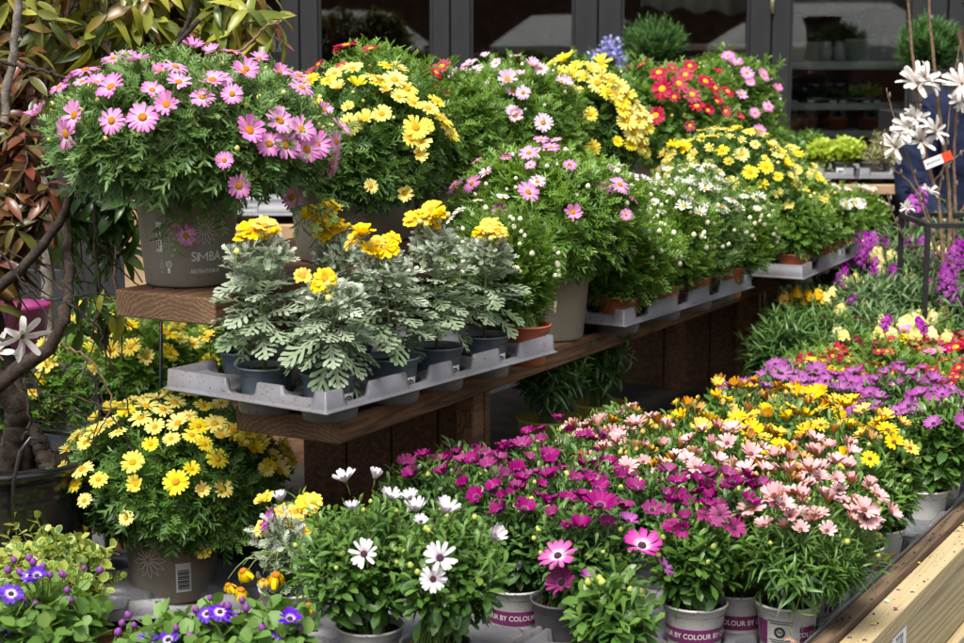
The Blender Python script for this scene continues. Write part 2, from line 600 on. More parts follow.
def flower_mesh(name, mats, seed, n=17, w=.2, r0=.2, elev=8, curl=10, tipw=.6, rows=1, jitter=6, disc=None, stalk=.9, under=False, droop=0, missing=0.0, cup=.25, scale_rows=.8, discr=.26):
    """unit flower of radius 1; mats = [petal, green, disc, (underside)]; disc=True puts the eye in the same mesh"""
    rg = random.Random(seed)
    g = np.random.default_rng(seed)
    mb = MB()
    for row in range(rows):
        for i in range(n):
            if rg.random() < missing: continue
            e = elev + row * 14 + rg.gauss(0, jitter)
            T = petal_T((1 - r0) * rg.uniform(.88, 1.06) * (scale_rows ** row), w * rg.uniform(.85, 1.1), r0, R(e), R(curl + rg.gauss(0, jitter)), tipw, .03, cup)
            a = 2 * PI * (i + .5 * row) / n + rg.gauss(0, .05)
            M = np.array(Matrix.Rotation(a, 3, 'Z') @ Matrix.Rotation(R(rg.gauss(0, 8)), 3, 'Y'))[None]
            P = np.array([[0, 0, row * .03]])
            mb.inst(T, M, P, 0, np.array([[rg.random(), rg.random(), 0]]))
            if under:
                T2 = (T[0] + np.array([0, 0, 0]), [q[::-1] for q in T[1]], T[2])
                off = -M[0] @ np.array([0, -math.sin(R(e)), math.cos(R(e))]) * .018
                mb.inst(T2, M, P + off[None], 3, np.array([[rg.random(), rg.random(), 0]]))
    # calyx and stalk
    mb.lathe([(.03, -.22), (.13, -.16), (.2, -.05), (r0 * .95, .0)], (0, 0, 0), 10, 1, (.5, .5, .2, 0))
    mb.tube([(0, 0, -.18), (.03, .02, -.18 - stalk * .5), (0, 0, -.18 - stalk)], .032, 5, 1, (.5, .5, .3, 0))
    if disc: disc_add(mb, discr, 2)
    return mb.mesh(name, mats)


def disc_add(mb, r, mat=0):
    mb.lathe([(r, -.02), (r * 1.02, .05), (r * .85, .12), (r * .5, .155), (0.001, .15)], (0, 0, 0), 12, mat, (.5, .5, .5, 0))


def disc_mesh(name, mat, r):
    mb = MB(); disc_add(mb, r); return mb.mesh(name, mat)


def bud_mesh(name, mat, green):
    mb = MB()
    mb.lathe([(.001, -1), (.7, -.75), (1, -.1), (.9, .35), (.6, .85), (.25, 1.15), (.001, 1.2)], (0, 0, 0), 10, 0, (.5, .5, .5, 0))
    mb.tube([(0, 0, -.9), (.1, 0, -3), (0, 0, -6)], .16, 4, 1, (.5, .5, .3, 0))
    return mb.mesh(name, [mat, green])


# foliage colours
G_STEM = leaf_mat('stem_green', [(0, (.10, .17, .04)), (1, (.16, .24, .06))], trans=.1)
L_MARG = leaf_mat('marguerite_leaf', [(0, (.03, .09, .012)), (.45, (.065, .16, .022)), (1, (.12, .24, .035))], (.2, .34, .05), .42, .3)
L_MARG_B = leaf_mat('bluish_marguerite_leaf', [(0, (.035, .09, .024)), (.5, (.065, .15, .038)), (1, (.12, .22, .06))], (.19, .31, .08), .45, .28)
L_MARG_D = leaf_mat('dark_marguerite_leaf', [(0, (.022, .07, .012)), (.5, (.045, .12, .02)), (1, (.08, .17, .03))], (.12, .23, .045), .42, .25)
L_LIME = leaf_mat('fresh_leaf', [(0, (.04, .12, .015)), (.5, (.08, .19, .025)), (1, (.13, .26, .04))], (.2, .33, .05), .4, .35)
L_OSTEO = leaf_mat('cape_daisy_leaf', [(0, (.02, .07, .012)), (.5, (.05, .135, .022)), (1, (.09, .2, .035))], (.15, .27, .05), .38, .3, .5)
L_OSTEO_D = leaf_mat('dark_cape_daisy_leaf', [(0, (.018, .06, .015)), (.5, (.035, .1, .022)), (1, (.06, .15, .035))], (.12, .22, .05), .38, .25, .5)
L_SILVER = leaf_mat('silver_leaf', [(0, (.11, .17, .08)), (.5, (.2, .27, .155)), (1, (.32, .38, .26))], (.66, .68, .6), .75, .2, .2)
L_SENE = leaf_mat('cineraria_leaf', [(0, (.04, .11, .018)), (.5, (.075, .18, .03)), (1, (.12, .24, .045))], (.16, .28, .06), .5, .3)
L_GOLD = leaf_mat('variegated_leaf', [(0, (.05, .12, .02)), (.4, (.14, .26, .04)), (.75, (.34, .42, .07)), (1, (.5, .5, .14))], None, .35, .35, .5, rim=(.45, .48, .16))
L_SHRUB = leaf_mat('olive_shrub_leaf', [(0, (.04, .07, .012)), (.25, (.09, .13, .018)), (.42, (.17, .2, .025)), (.56, (.38, .38, .045)), (.64, (.26, .14, .045)), (.74, (.12, .13, .025)), (.86, (.2, .22, .04)), (1, (.28, .09, .07))], None, .33, .3, .5)
L_BRONZE = leaf_mat('bronze_shrub_leaf', [(0, (.04, .05, .015)), (.22, (.09, .085, .02)), (.36, (.16, .09, .035)), (.46, (.2, .05, .03)), (.56, (.12, .13, .025)), (.68, (.09, .05, .03)), (.8, (.24, .08, .07)), (1, (.3, .26, .05))], None, .3, .25, .5)
L_DGREEN = leaf_mat('glossy_dark_leaf', [(0, (.015, .05, .01)), (.5, (.04, .1, .02)), (1, (.1, .18, .03))], None, .3, .25, .5)
L_WALL = leaf_mat('wallflower_leaf', [(0, (.02, .065, .016)), (.5, (.05, .125, .035)), (1, (.1, .18, .065))], (.17, .26, .11), .5, .25)
L_ROSE = leaf_mat('rosemary_leaf', [(0, (.02, .07, .015)), (1, (.06, .16, .03))], (.1, .22, .05), .5, .2)
L_CHART = leaf_mat('chartreuse_leaf', [(0, (.2, .33, .02)), (1, (.42, .55, .06))], (.5, .6, .1), .5, .35)
L_DRY = leaf_mat('straw_leaf', [(0, (.18, .15, .07)), (1, (.38, .33, .17))], (.35, .36, .15), .7, .2)
BARK = simple('bark', (.018, .013, .01), (.065, .05, .038), 60, .9, .8, .2)
BARK_PALE = simple('pale_bark', (.1, .085, .07), (.26, .23, .2), 50, .9, .8, .2)
TWIG = simple('twig_bark', (.12, .07, .045), (.26, .17, .11), 80, .8, .4, .2)

DISC_Y = simple('yellow_flower_eye', (.55, .24, .01), (.85, .5, .02), 900, .8, .8, .2, bscale=2500)
DISC_O = simple('orange_flower_eye', (.45, .13, .01), (.8, .33, .02), 900, .8, .8, .2, bscale=2500)
DISC_D = simple('dark_flower_eye', (.03, .012, .03), (.14, .05, .08), 900, .7, .8, .2, bscale=2500)
DISC_B = simple('brown_flower_eye', (.1, .04, .02), (.3, .12, .06), 900, .7, .8, .2, bscale=2500)
DISC_R = simple('ring_flower_eye', (.75, .3, .01), (.9, .55, .03), 700, .8, .8, .2)
P_PINK = petal_mat('pink_petal', (.86, .62, .8), (.7, .22, .54), mid=(.35, (.8, .4, .67)))
P_PALEPINK = petal_mat('pale_pink_petal', (.85, .7, .8), (.78, .5, .68))
P_LEMON = petal_mat('lemon_petal', (.86, .72, .12), (.9, .79, .19))
P_YELLOW = petal_mat('yellow_petal', (.86, .62, .05), (.9, .74, .14))
P_GOLD = petal_mat('golden_petal', (.86, .56, .01), (.9, .68, .02))
P_RED = petal_mat('crimson_petal', (.36, .004, .05), (.4, .004, .035), trans=.15)
P_WHITE = petal_mat('white_petal', (.8, .8, .74), (.86, .86, .83), .06)
P_OWHITE = petal_mat('white_cape_petal', (.62, .5, .6), (.85, .83, .85), .05, mid=(.3, (.82, .79, .82)))
P_MAG = petal_mat('magenta_petal', (.5, .2, .4), (.3, .006, .16), mid=(.25, (.33, .01, .17)))
P_MAGW = petal_mat('magenta_white_petal', (.85, .75, .85), (.48, .03, .28), mid=(.4, (.6, .14, .42)))
P_MAUVE = petal_mat('mauve_petal', (.48, .18, .46), (.34, .06, .3))
P_MAUVE_U = petal_mat('mauve_petal_underside', (.4, .16, .36), (.62, .38, .58))
P_SALMON = petal_mat('salmon_petal', (.75, .42, .46), (.84, .58, .58))
P_SALMON_U = petal_mat('salmon_petal_underside', (.5, .2, .06), (.76, .36, .28))
P_BRONZE = petal_mat('bronze_petal', (.6, .3, .03), (.66, .36, .06))
P_BRONZE_U = petal_mat('bronze_petal_underside', (.3, .1, .02), (.5, .2, .06))
P_SUN = petal_mat('sun_yellow_petal', (.86, .55, .02), (.92, .66, .04))
P_SUN_U = petal_mat('amber_petal_underside', (.6, .25, .02), (.82, .48, .05))
P_WINE = petal_mat('wine_petal', (.2, .02, .1), (.3, .02, .16), trans=.15)
P_OWHITE_U = petal_mat('white_cape_underside', (.45, .33, .42), (.75, .7, .74))
P_VIOLET = petal_mat('violet_petal', (.8, .8, .9), (.09, .012, .42), mid=(.42, (.13, .02, .48)), trans=.2)
P_WPURP = petal_mat('purple_wallflower_petal', (.4, .03, .4), (.42, .05, .46))
P_WCREAM = petal_mat('cream_wallflower_petal', (.85, .7, .2), (.86, .8, .42))
P_WORANGE = petal_mat('amber_wallflower_petal', (.85, .45, .02), (.9, .55, .03))
P_MAGNOLIA = petal_mat('magnolia_petal', (.62, .55, .5), (.76, .75, .72), .05, .25)
P_LAV = petal_mat('lavender_blue_petal', (.4, .4, .75), (.5, .48, .8))
BUD_Y = simple('yellow_bud_skin', (.45, .42, .06), (.7, .66, .25), 300, .6)
BUD_W = simple('cream_bud_skin', (.55, .53, .3), (.78, .76, .6), 300, .6)
BUD_P = simple('purple_bud_skin', (.1, .02, .16), (.24, .05, .28), 300, .6)
BUD_G = simple('green_bud_skin', (.25, .33, .05), (.5, .5, .12), 300, .6)
BUD_R = simple('russet_bud_skin', (.4, .22, .04), (.55, .4, .08), 300, .6)

FL = {}   # kind -> (list of meshes, disc mesh or None)


def fdef(kind, petal, disc, n, w, elev, curl, rows=1, under=None, sep=False, variants=4, discr=.26, **k):
    ms = []
    if sep or variants == 4: variants = 6
    ADJ = [-8, -3, 4, 9, 34 if elev < 20 and elev > 0 else -12, 14]
    for i in range(variants):
        if i == 5: k = dict(k, missing=.16)
        mats = [petal, G_STEM, disc] + ([under] if under else [])
        ms.append(flower_mesh(kind + '_petals', mats, hash(kind) % 1 + i * 7 + n, n=n, w=w, elev=elev + ADJ[i], curl=curl, rows=rows, under=bool(under), disc=not sep, discr=discr, **k))
    FL[kind] = (ms, disc_mesh(kind + '_eye', disc, discr) if sep else None)


fdef('pink', P_PINK, DISC_O, 19, .25, 10, 22, rows=1, sep=True, discr=.27)
fdef('pink2', P_PINK, DISC_O, 17, .26, 10, 22, rows=1)
fdef('palepink', P_PALEPINK, DISC_O, 17, .25, 12, 20)
fdef('lemon', P_LEMON, DISC_Y, 17, .27, 12, 22, sep=True, discr=.29)
fdef('lemon2', P_LEMON, DISC_Y, 15, .28, 12, 22, discr=.29)
fdef('yellow', P_YELLOW, DISC_Y, 17, .27, 12, 25, sep=True, discr=.29)
fdef('yellow2', P_YELLOW, DISC_Y, 15, .28, 12, 25, discr=.29)
fdef('red', P_RED, DISC_R, 16, .3, 8, 20, discr=.32)
fdef('white', P_WHITE, DISC_Y, 16, .25, 8, 15, discr=.27)
fdef('gold', P_GOLD, DISC_Y, 13, .38, 8, 35, rows=2, discr=.26, jitter=12, sep=True)
fdef('golddroop', P_GOLD, DISC_O, 13, .34, -45, 60, rows=1, discr=.26, jitter=12)
fdef('owhite_open', P_OWHITE, DISC_D, 17, .25, 12, 10, sep=True, discr=.22, under=P_OWHITE_U, tipw=.9)
fdef('owhite_cup', P_OWHITE, DISC_D, 16, .24, 48, -6, discr=.2, under=P_OWHITE_U, tipw=.8)
fdef('mag_cup', P_MAG, DISC_D, 18, .27, 46, 4, rows=1, discr=.2, under=P_MAG, tipw=.8)
fdef('mag_open', P_MAGW, DISC_D, 17, .28, 24, 6, rows=1, discr=.2, under=P_MAG, tipw=.9)
fdef('mauve_cup', P_MAUVE, DISC_D, 18, .25, 30, 2, rows=1, discr=.2, under=P_MAUVE_U, tipw=.7)
fdef('salmon_cup', P_SALMON, DISC_B, 15, .26, 52, -5, rows=1, discr=.2, under=P_SALMON_U, tipw=.8)
fdef('salmon_open', P_SALMON, DISC_B, 15, .28, 32, 5, rows=1, discr=.2, under=P_SALMON_U, tipw=.8)
fdef('bronze_cup', P_BRONZE, DISC_B, 14, .24, 60, -8, rows=1, discr=.2, under=P_BRONZE_U, tipw=.7)
fdef('sun_cup', P_SUN, DISC_B, 15, .27, 42, 0, rows=1, discr=.2, under=P_SUN_U, tipw=.7)
fdef('sun_open', P_SUN, DISC_B, 15, .27, 15, 10, rows=1, discr=.22, under=P_SUN_U, tipw=.7)
fdef('wine', P_WINE, DISC_D, 14, .3, 20, 30, rows=1, discr=.2, under=P_WINE, tipw=.7)
fdef('violet', P_VIOLET, DISC_D, 13, .36, 6, 18, rows=1, discr=.22, tipw=.8)
BUD = {'y': bud_mesh('yellow_bud', BUD_Y, G_STEM), 'w': bud_mesh('cream_bud', BUD_W, G_STEM), 'p': bud_mesh('purple_bud', BUD_P, G_STEM),
       'g': bud_mesh('green_bud', BUD_G, G_STEM), 'r': bud_mesh('russet_bud', BUD_R, G_STEM)}


def four_petal(name, mat):
    mb = MB()
    T = t_blade([.1, .35, .42, .2], .25, .1, [.05, .4, .75, 1.0])
    for i in range(4):
        mb.inst(T, np.array(Matrix.Rotation(PI / 2 * i, 3, 'Z'))[None], np.zeros((1, 3)), 0, np.array([[random.random(), .5, 0]]))
    return mb


def spike_mesh(name, mat, seed, n=26, rows_h=1.0, fs=.2, wide=.12):
    """a wallflower spike: four petalled florets round a stem, unit height"""
    g = np.random.default_rng(seed)
    mb = MB()
    T = t_blade([.1, .4, .45, .2], .3, .1, [.05, .4, .75, 1.0])
    for i in range(n):
        z = rows_h * (1 - (i / n)) ** .8
        a = i * 2.4
        rad = .05 + wide * 1.3 * (i / n) ** .5 + g.uniform(-.04, .06)
        d = np.array([math.cos(a), math.sin(a), .5]); d /= np.linalg.norm(d)
        c = np.array([math.cos(a) * rad, math.sin(a) * rad, z * .8])
        x = np.cross(d, [0, 0, 1]); x /= np.linalg.norm(x); y = np.cross(d, x)
        rr = g.random()
        for k in range(4):
            b = PI / 2 * k + rr
            yy = x * math.cos(b) + y * math.sin(b)
            M = frames(yy[None], d[None]) * fs * g.uniform(.8, 1.15)
            mb.inst(T, M, c[None], 0, np.array([[g.random(), .5, 0]]))
    mb.tube([(0, 0, -1.2), (0, 0, .75)], .03, 5, 1, (.5, .5, .3, 0))
    return mb.mesh(name, [mat, G_STEM])


SPIKE = {'purple': [spike_mesh('purple_spike', P_WPURP, i, 24 + 3 * i, 1.0, .1, .2) for i in range(3)],
         'cream': [spike_mesh('cream_spike', P_WCREAM, i + 5, 17, .5, .2, .2) for i in range(3)],
         'orange': [spike_mesh('amber_spike', P_WORANGE, i + 9, 17, .45, .22, .2) for i in range(3)]}


# ---------------------------------------------------------------- pots
SOIL = simple('potting_soil', (.012, .008, .005), (.06, .042, .028), 140, .95, 1.0, .15, bscale=260)
POTM = {
    'taupe': simple('taupe_plastic', (.19, .17, .13), (.22, .195, .15), 12, .45, .08),
    'blue': simple('slate_blue_plastic', (.06, .085, .11), (.085, .115, .145), 14, .42, .06),
    'terra': simple('terracotta_plastic', (.36, .075, .03), (.45, .11, .05), 14, .45, .06),
    'white': simple('white_plastic', (.42, .41, .39), (.56, .55, .53), 14, .4, .05),
    'black': simple('black_plastic', (.012, .012, .014), (.03, .03, .034), 20, .25, .1),
    'grey': simple('dark_grey_plastic', (.06, .06, .065), (.09, .09, .1), 20, .4, .1),
    'olive': simple('mustard_plastic', (.2, .17, .02), (.3, .25, .04), 14, .5, .05),
}
for _k, _m in POTM.items():
    _nt = _m.node_tree; _bb = _nt.nodes['Principled BSDF']; _c = _bb.inputs['Base Color'].links[0].from_socket
    _sp = mathn(_nt, 'MULTIPLY', mathn(_nt, 'GREATER_THAN', noise(_nt, 230, 2, .5), .68), mathn(_nt, 'GREATER_THAN', noise(_nt, 22, 3, .6), .5))
    _c = mixc(_nt, mathn(_nt, 'MULTIPLY', ramp(_nt, [(.48, (0, 0, 0)), (.72, (1, 1, 1))], noise(_nt, 16, 5, .7, (1, 1, .35))), .3), _c, (.13, .1, .075))
    _c = mixc(_nt, mathn(_nt, 'MULTIPLY', _sp, .8), _c, (.04, .028, .02))
    _nt.links.new(_c, _bb.inputs['Base Color'])
PRINT_W = simple('pale_print', (.62, .6, .57), None, rough=.6)
PRINT_K = simple('black_print', (.02, .02, .02), None, rough=.6)
LABEL_W = simple('white_label', (.72, .72, .72), (.8, .8, .8), 30, .5)
BAND_P = simple('purple_band', (.11, .012, .07), (.15, .02, .1), 25, .4)
BAND_Y = simple('yellow_band', (.75, .5, .03), None, rough=.5)


def pot_prof(r, h, rim=.16, taper=.78):
    """outer profile from foot to rim and down inside to the soil"""
    rb = r * taper
    hr = h * (1 - rim)
    rr = rb + (r * .94 - rb) * (1 - rim)
    return [(rb * .9, .004), (rb * .98, 0), (rb, .006), (rb + (rr - rb) * .5, hr * .5), (rr, hr), (r * .965, hr + .003), (r * .99, h - .004), (r * 1.02, h - .003), (r * 1.025, h), (r * .97, h + .001), (r * .94, h - .006), (r * .9, h * .8), (r * .86, h * .7)]


def prof_r(r, h, z, rim=.16, taper=.78):
    rb = r * taper; hr = h * (1 - rim); rr = rb + (r * .94 - rb) * (1 - rim)
    return rb + (rr - rb) * z / hr if z < hr else r * .975


_potmesh = {}


def make_pot(root, base, r, h, col, soil=True, foot=False):
    key = (round(r, 4), round(h, 4), col)
    if key not in _potmesh:
        mb = MB()
        mb.lathe(pot_prof(r, h), (0, 0, 0), 48)
        if foot:
            pass
        me = mb.mesh(col + '_pot', POTM[col])
        sb = MB()
        g = np.random.default_rng(3)
        rs, seg = 7, 28
        vs = [(0, 0, h * .87)]
        for i in range(1, rs + 1):
            for j in range(seg):
                a = 2 * PI * j / seg; q = r * .925 * i / rs
                vs.append((q * math.cos(a), q * math.sin(a), h * .86 + g.normal(0, .0022) - .002 * (i == rs)))
        fs = [(0, 1 + j, 1 + (j + 1) % seg) for j in range(seg)]
        for i in range(rs - 1):
            for j in range(seg):
                a0 = 1 + i * seg
                fs.append((a0 + j, a0 + seg + j, a0 + seg + (j + 1) % seg, a0 + (j + 1) % seg))
        sb.add(vs, fs, 0)
        ico = _T([(1, 0, 0), (-1, 0, 0), (0, 1, 0), (0, -1, 0), (0, 0, 1), (0, 0, -1)], [(0, 2, 4), (2, 1, 4), (1, 3, 4), (3, 0, 4), (2, 0, 5), (1, 2, 5), (3, 1, 5), (0, 3, 5)], [0] * 6)
        k = 90
        aa = g.random(k) * 6.28; qq = r * .88 * np.sqrt(g.random(k))
        P = np.stack([qq * np.cos(aa), qq * np.sin(aa), np.full(k, h * .865)], 1)
        Q = np.linalg.qr(g.normal(size=(k, 3, 3)))[0] * g.uniform(.0015, .0045, (k, 1, 1)) * np.array([1, .6, .5])
        sb.inst(ico, Q, P, 0, smooth=False)
        _potmesh[key] = (me, sb.mesh('soil', SOIL))
    me, sm = _potmesh[key]
    p = link('pot', me, root, tuple(np.array(base) - np.array(root.location)))
    if soil: link('soil', sm, root, tuple(np.array(base) - np.array(root.location)))
    return p


def wrap_pts(pts2, rfun, ang, z0, off=.0009):
    """pts2 (n,2) metres on the pot's skin -> 3D relative to the pot's base centre; +x runs rightwards seen from outside"""
    out = []
    for x, z in pts2:
        rr = rfun(z0 + z) + off
        a = ang + x / rr
        out.append((rr * math.cos(a), rr * math.sin(a), z0 + z))
    return out


def strip2(mb, pts, w, rfun, ang, z0, mat=0, off=.0009, closed=False):
    pts = [np.array(p, float) for p in pts]
    n = len(pts)
    L, Rr = [], []
    for i in range(n):
        a = pts[(i - 1) % n] if (closed or i > 0) else pts[i]
        b = pts[(i + 1) % n] if (closed or i < n - 1) else pts[i]
        t = b - a; t = t / (np.linalg.norm(t) + 1e-9); nn = np.array([-t[1], t[0]])
        L.append(pts[i] + nn * w / 2); Rr.append(pts[i] - nn * w / 2)
    v = wrap_pts(L + Rr, rfun, ang, z0, off)
    m = n if closed else n - 1
    mb.add(v, [(i, n + i, n + (i + 1) % n, (i + 1) % n) for i in range(m)], mat)


def rect2(mb, x0, z0_, x1, z1, rfun, ang, zb, mat=0, off=.0009):
    k = max(1, int(abs(x1 - x0) / .006)); kz = max(1, int(abs(z1 - z0_) / .02))
    pts = [(x0 + (x1 - x0) * i / k, z0_ + (z1 - z0_) * j / kz) for j in range(kz + 1) for i in range(k + 1)]
    v = wrap_pts(pts, rfun, ang, zb, off)
    mb.add(v, [(j * (k + 1) + i, j * (k + 1) + i + 1, (j + 1) * (k + 1) + i + 1, (j + 1) * (k + 1) + i) for j in range(kz) for i in range(k)], mat, None, True)


_textcache = {}


def text2(body, size, sx=1.0):
    """flat triangles of a piece of writing, centred"""
    key = (body, size, sx)
    if key in _textcache: return _textcache[key]
    cu = bpy.data.curves.new('writing', 'FONT'); cu.body = body; cu.size = 1.0; cu.align_x = 'CENTER'; cu.align_y = 'CENTER'; cu.resolution_u = 3; cu.offset = .012
    ob = bpy.data.objects.new('writing', cu); COL.objects.link(ob)
    dg = bpy.context.evaluated_depsgraph_get(); dg.update()
    me = bpy.data.meshes.new_from_object(ob.evaluated_get(dg))
    pts = [(v.co.x * sx * size, v.co.y * size) for v in me.vertices]
    me.calc_loop_triangles(); fs = [tuple(t.vertices) for t in me.loop_triangles]
    bpy.data.objects.remove(ob); bpy.data.meshes.remove(me); bpy.data.curves.remove(cu)
    _textcache[key] = (pts, fs)
    return pts, fs


def write2(mb, body, size, x, z, rfun, ang, zb, mat=0, off=.0012, sx=1.0):
    pts, fs = text2(body, size, sx)
    if not fs: return
    mb.add(wrap_pts([(p[0] + x, p[1] + z) for p in pts], rfun, ang, zb, off), fs, mat)


def letter_m(mb, s, x, z, rfun, ang, zb, mat=0, w=.13):
    strip2(mb, [(x - .36 * s, z - .36 * s), (x - .36 * s, z + .36 * s)], w * s, rfun, ang, zb, mat)
    strip2(mb, [(x + .36 * s, z - .36 * s), (x + .36 * s, z + .36 * s)], w * s, rfun, ang, zb, mat)
    strip2(mb, [(x - .36 * s, z + .34 * s), (x, z - .1 * s), (x + .36 * s, z + .34 * s)], w * s, rfun, ang, zb, mat, off=.0012)


def cam_angle(base, turn=0):
    return math.atan2(-base[1], -base[0]) + R(turn)


# ---------------------------------------------------------------- flower placement
def ell_hit(px, py, C, Rad):
    d = ray(px, py)
    o = (CAM - C) / Rad; dd = d / Rad
    A = dd.dot(dd); B = 2 * o.dot(dd); Cc = o.dot(o) - 1
    D = B * B - 4 * A * Cc
    if D < 0:
        tt = -B / (2 * A)
        p = o + dd * tt; p = p / np.linalg.norm(p)
        return C + p * Rad
    tt = (-B - math.sqrt(D)) / (2 * A)
    return CAM + d * tt


def put_flower(root, kind, p, n, size, rg, sep=True, name='flower'):
    ms, dm = FL[kind]
    me = ms[rg.integers(0, len(ms))]
    q = Vector(n).to_track_quat('Z', 'Y') @ Matrix.Rotation(rg.random() * 6.28, 3, 'Z').to_quaternion()
    o = bpy.data.objects.new(name, me); COL.objects.link(o); o.parent = root
    o.location = tuple(np.array(p) - np.array(root.location))
    o.rotation_mode = 'QUATERNION'; o.rotation_quaternion = q; o.scale = (size,) * 3
    if dm is not None:
        c = bpy.data.objects.new('flower_eye', dm); COL.objects.link(c); c.parent = o
    return o


def put_bud(root, kind, p, n, size, rg, name='bud'):
    o = bpy.data.objects.new(name, BUD[kind]); COL.objects.link(o); o.parent = root
    o.location = tuple(np.array(p) - np.array(root.location))
    o.rotation_mode = 'QUATERNION'; o.rotation_quaternion = Vector(n).to_track_quat('Z', 'Y'); o.scale = (size,) * 3
    return o


def normal_at(p, C, Rad, up=.35, cam_=.25, jit=.18, rg=rng):
    n = nrm((p - C) / Rad ** 2)
    tc = nrm(CAM - p)
    return nrm(n * .75 + np.array([0, 0, up]) + tc * cam_ + rg.normal(0, jit, 3))


def bbox_ell(b, Y, ry=1.0):
    """pixel box -> crown centre and radii at distance Y"""
    x0, y0, x1, y1 = b
    c = at((x0 + x1) / 2, (y0 + y1) / 2, Y)
    rx = (x1 - x0) / 2 * Y / FPX * .95
    rz = (y1 - y0) / 2 * Y / FPX * .95
    return c, np.array([rx, rx * ry, rz])


MAT_OF = {'div': 1}


def plant(name, label, cat, b, Y, base, pot=None, leaf=L_MARG, kind='div', size=.045, group=None, fl=(), rnd=(), buds=None, seed=1, ry=1.0, pix_pot=None, zmin=-.55, foliage_name='foliage', big=False, **ck):
    """b pixel box of the crown, Y its distance, base world point of the pot's foot; pot=(radius,height,colour)
    fl: [(kind, size, [(px,py),...])], rnd: [(kind, size, count, zlo, mind)]"""
    rg = np.random.default_rng(seed)
    root = empty(name, tuple(base), label, cat, group)
    C, Rad = bbox_ell(b, Y, ry)
    p = None
    top = np.array(base, float)
    if pot:
        p = make_pot(root, base, *pot)
        top = np.array(base) + Z3 * pot[1] * .85
    mb = MB()
    canopy(mb, C, Rad, top, kind, size, rg, zmin=zmin, **ck)
    mb.build(foliage_name, [leaf, G_STEM], root)
    up = ck.get('fup', .35)
    for (k, s, pts) in fl:
        for q in pts:
            sz = s * rg.uniform(.78, 1.12) * (q[2] if len(q) > 2 else 1)
            hp = ell_hit(q[0], q[1], C, Rad * 1.03)
            put_flower(root, k, hp + nrm(hp - C) * .022 + nrm(CAM - hp) * .012, normal_at(hp, C, Rad, rg=rg), sz, rg)
    for r_ in rnd:
        k, s, n, zlo, md = r_[:5]
        upf = r_[5] if len(r_) > 5 else .35
        camf = r_[6] if len(r_) > 6 else .2
        got = []
        tries = 0
        while len(got) < n and tries < n * 60:
            tries += 1
            d = nrm(rg.normal(size=3))
            if d[2] < zlo: continue
            pnt = C + d * Rad * 1.02
            if nrm(d / Rad).dot(nrm(CAM - pnt)) < -.15: continue
            if any(np.linalg.norm(pnt - g_) < md for g_ in got): continue
            got.append(pnt)
            put_flower(root, k, pnt + np.array([0, 0, rg.uniform(0, .02)]), normal_at(pnt, C, Rad, upf, camf, rg=rg), s * rg.uniform(.68, 1.14), rg)
    if buds:
        k, s, n = buds[:3]
        zl = buds[3] if len(buds) > 3 else 0
        c = 0
        while c < n:
            d = nrm(rg.normal(size=3))
            if d[2] < zl or d[1] > .3: continue
            pnt = C + d * Rad * rg.uniform(1.0, 1.07)
            put_bud(root, k, pnt, nrm(d * .5 + Z3), s * rg.uniform(.7, 1.15), rg); c += 1
    return root, p, C, Rad

# ================================================================ WORLD AND LIGHT
world = bpy.data.worlds.new('World'); scene.world = world; world.use_nodes = True
wn = world.node_tree; wn.nodes.clear()
wo = wn.nodes.new('ShaderNodeOutputWorld'); bg = wn.nodes.new('ShaderNodeBackground'); sk = wn.nodes.new('ShaderNodeTexSky')
sk.sky_type = 'NISHITA'; sk.sun_disc = False
SUN_EL, SUN_AZ = R(60), R(-160)     # azimuth measured from +Y towards +X
sk.sun_elevation = SUN_EL; sk.sun_rotation = SUN_AZ
sk.air_density = 1.4; sk.dust_density = 4.0; sk.ozone_density = .6
bg.inputs[1].default_value = .115
hs_ = wn.nodes.new('ShaderNodeHueSaturation'); hs_.inputs['Saturation'].default_value = .35; wn.links.new(sk.outputs[0], hs_.inputs['Color'])
wn.links.new(hs_.outputs[0], bg.inputs[0]); wn.links.new(bg.outputs[0], wo.inputs[0])
sd_ = bpy.data.lights.new('sun', 'SUN'); sd_.energy = 2.8; sd_.angle = R(22); sd_.color = (1, .96, .9)
sun = bpy.data.objects.new('sun', sd_); COL.objects.link(sun)
sdir = Vector((math.sin(SUN_AZ) * math.cos(SUN_EL), math.cos(SUN_AZ) * math.cos(SUN_EL), math.sin(SUN_EL)))
sun.rotation_mode = 'QUATERNION'; sun.rotation_quaternion = sdir.to_track_quat('Z', 'Y')
scene.view_settings.view_transform = 'Standard'; scene.view_settings.look = 'None'
scene.view_settings.exposure = 0.88; scene.view_settings.gamma = 1; scene.view_settings.use_curve_mapping = False
scene.render.engine = 'CYCLES'
scene.cycles.use_denoising = True
scene.cycles.max_bounces = 7; scene.cycles.transparent_max_bounces = 8
scene.cycles.caustics_reflective = False; scene.cycles.caustics_refractive = False

# ================================================================ GROUND
PAVE = simple('paving', (.09, .085, .08), (.16, .15, .14), 6, .85, .4, .3)
mb = MB(); mb.add([(-60, -60, 0), (60, -60, 0), (60, 60, 0), (-60, 60, 0)], [(0, 1, 2, 3)])
tag(mb.build('ground', PAVE), kind='structure')

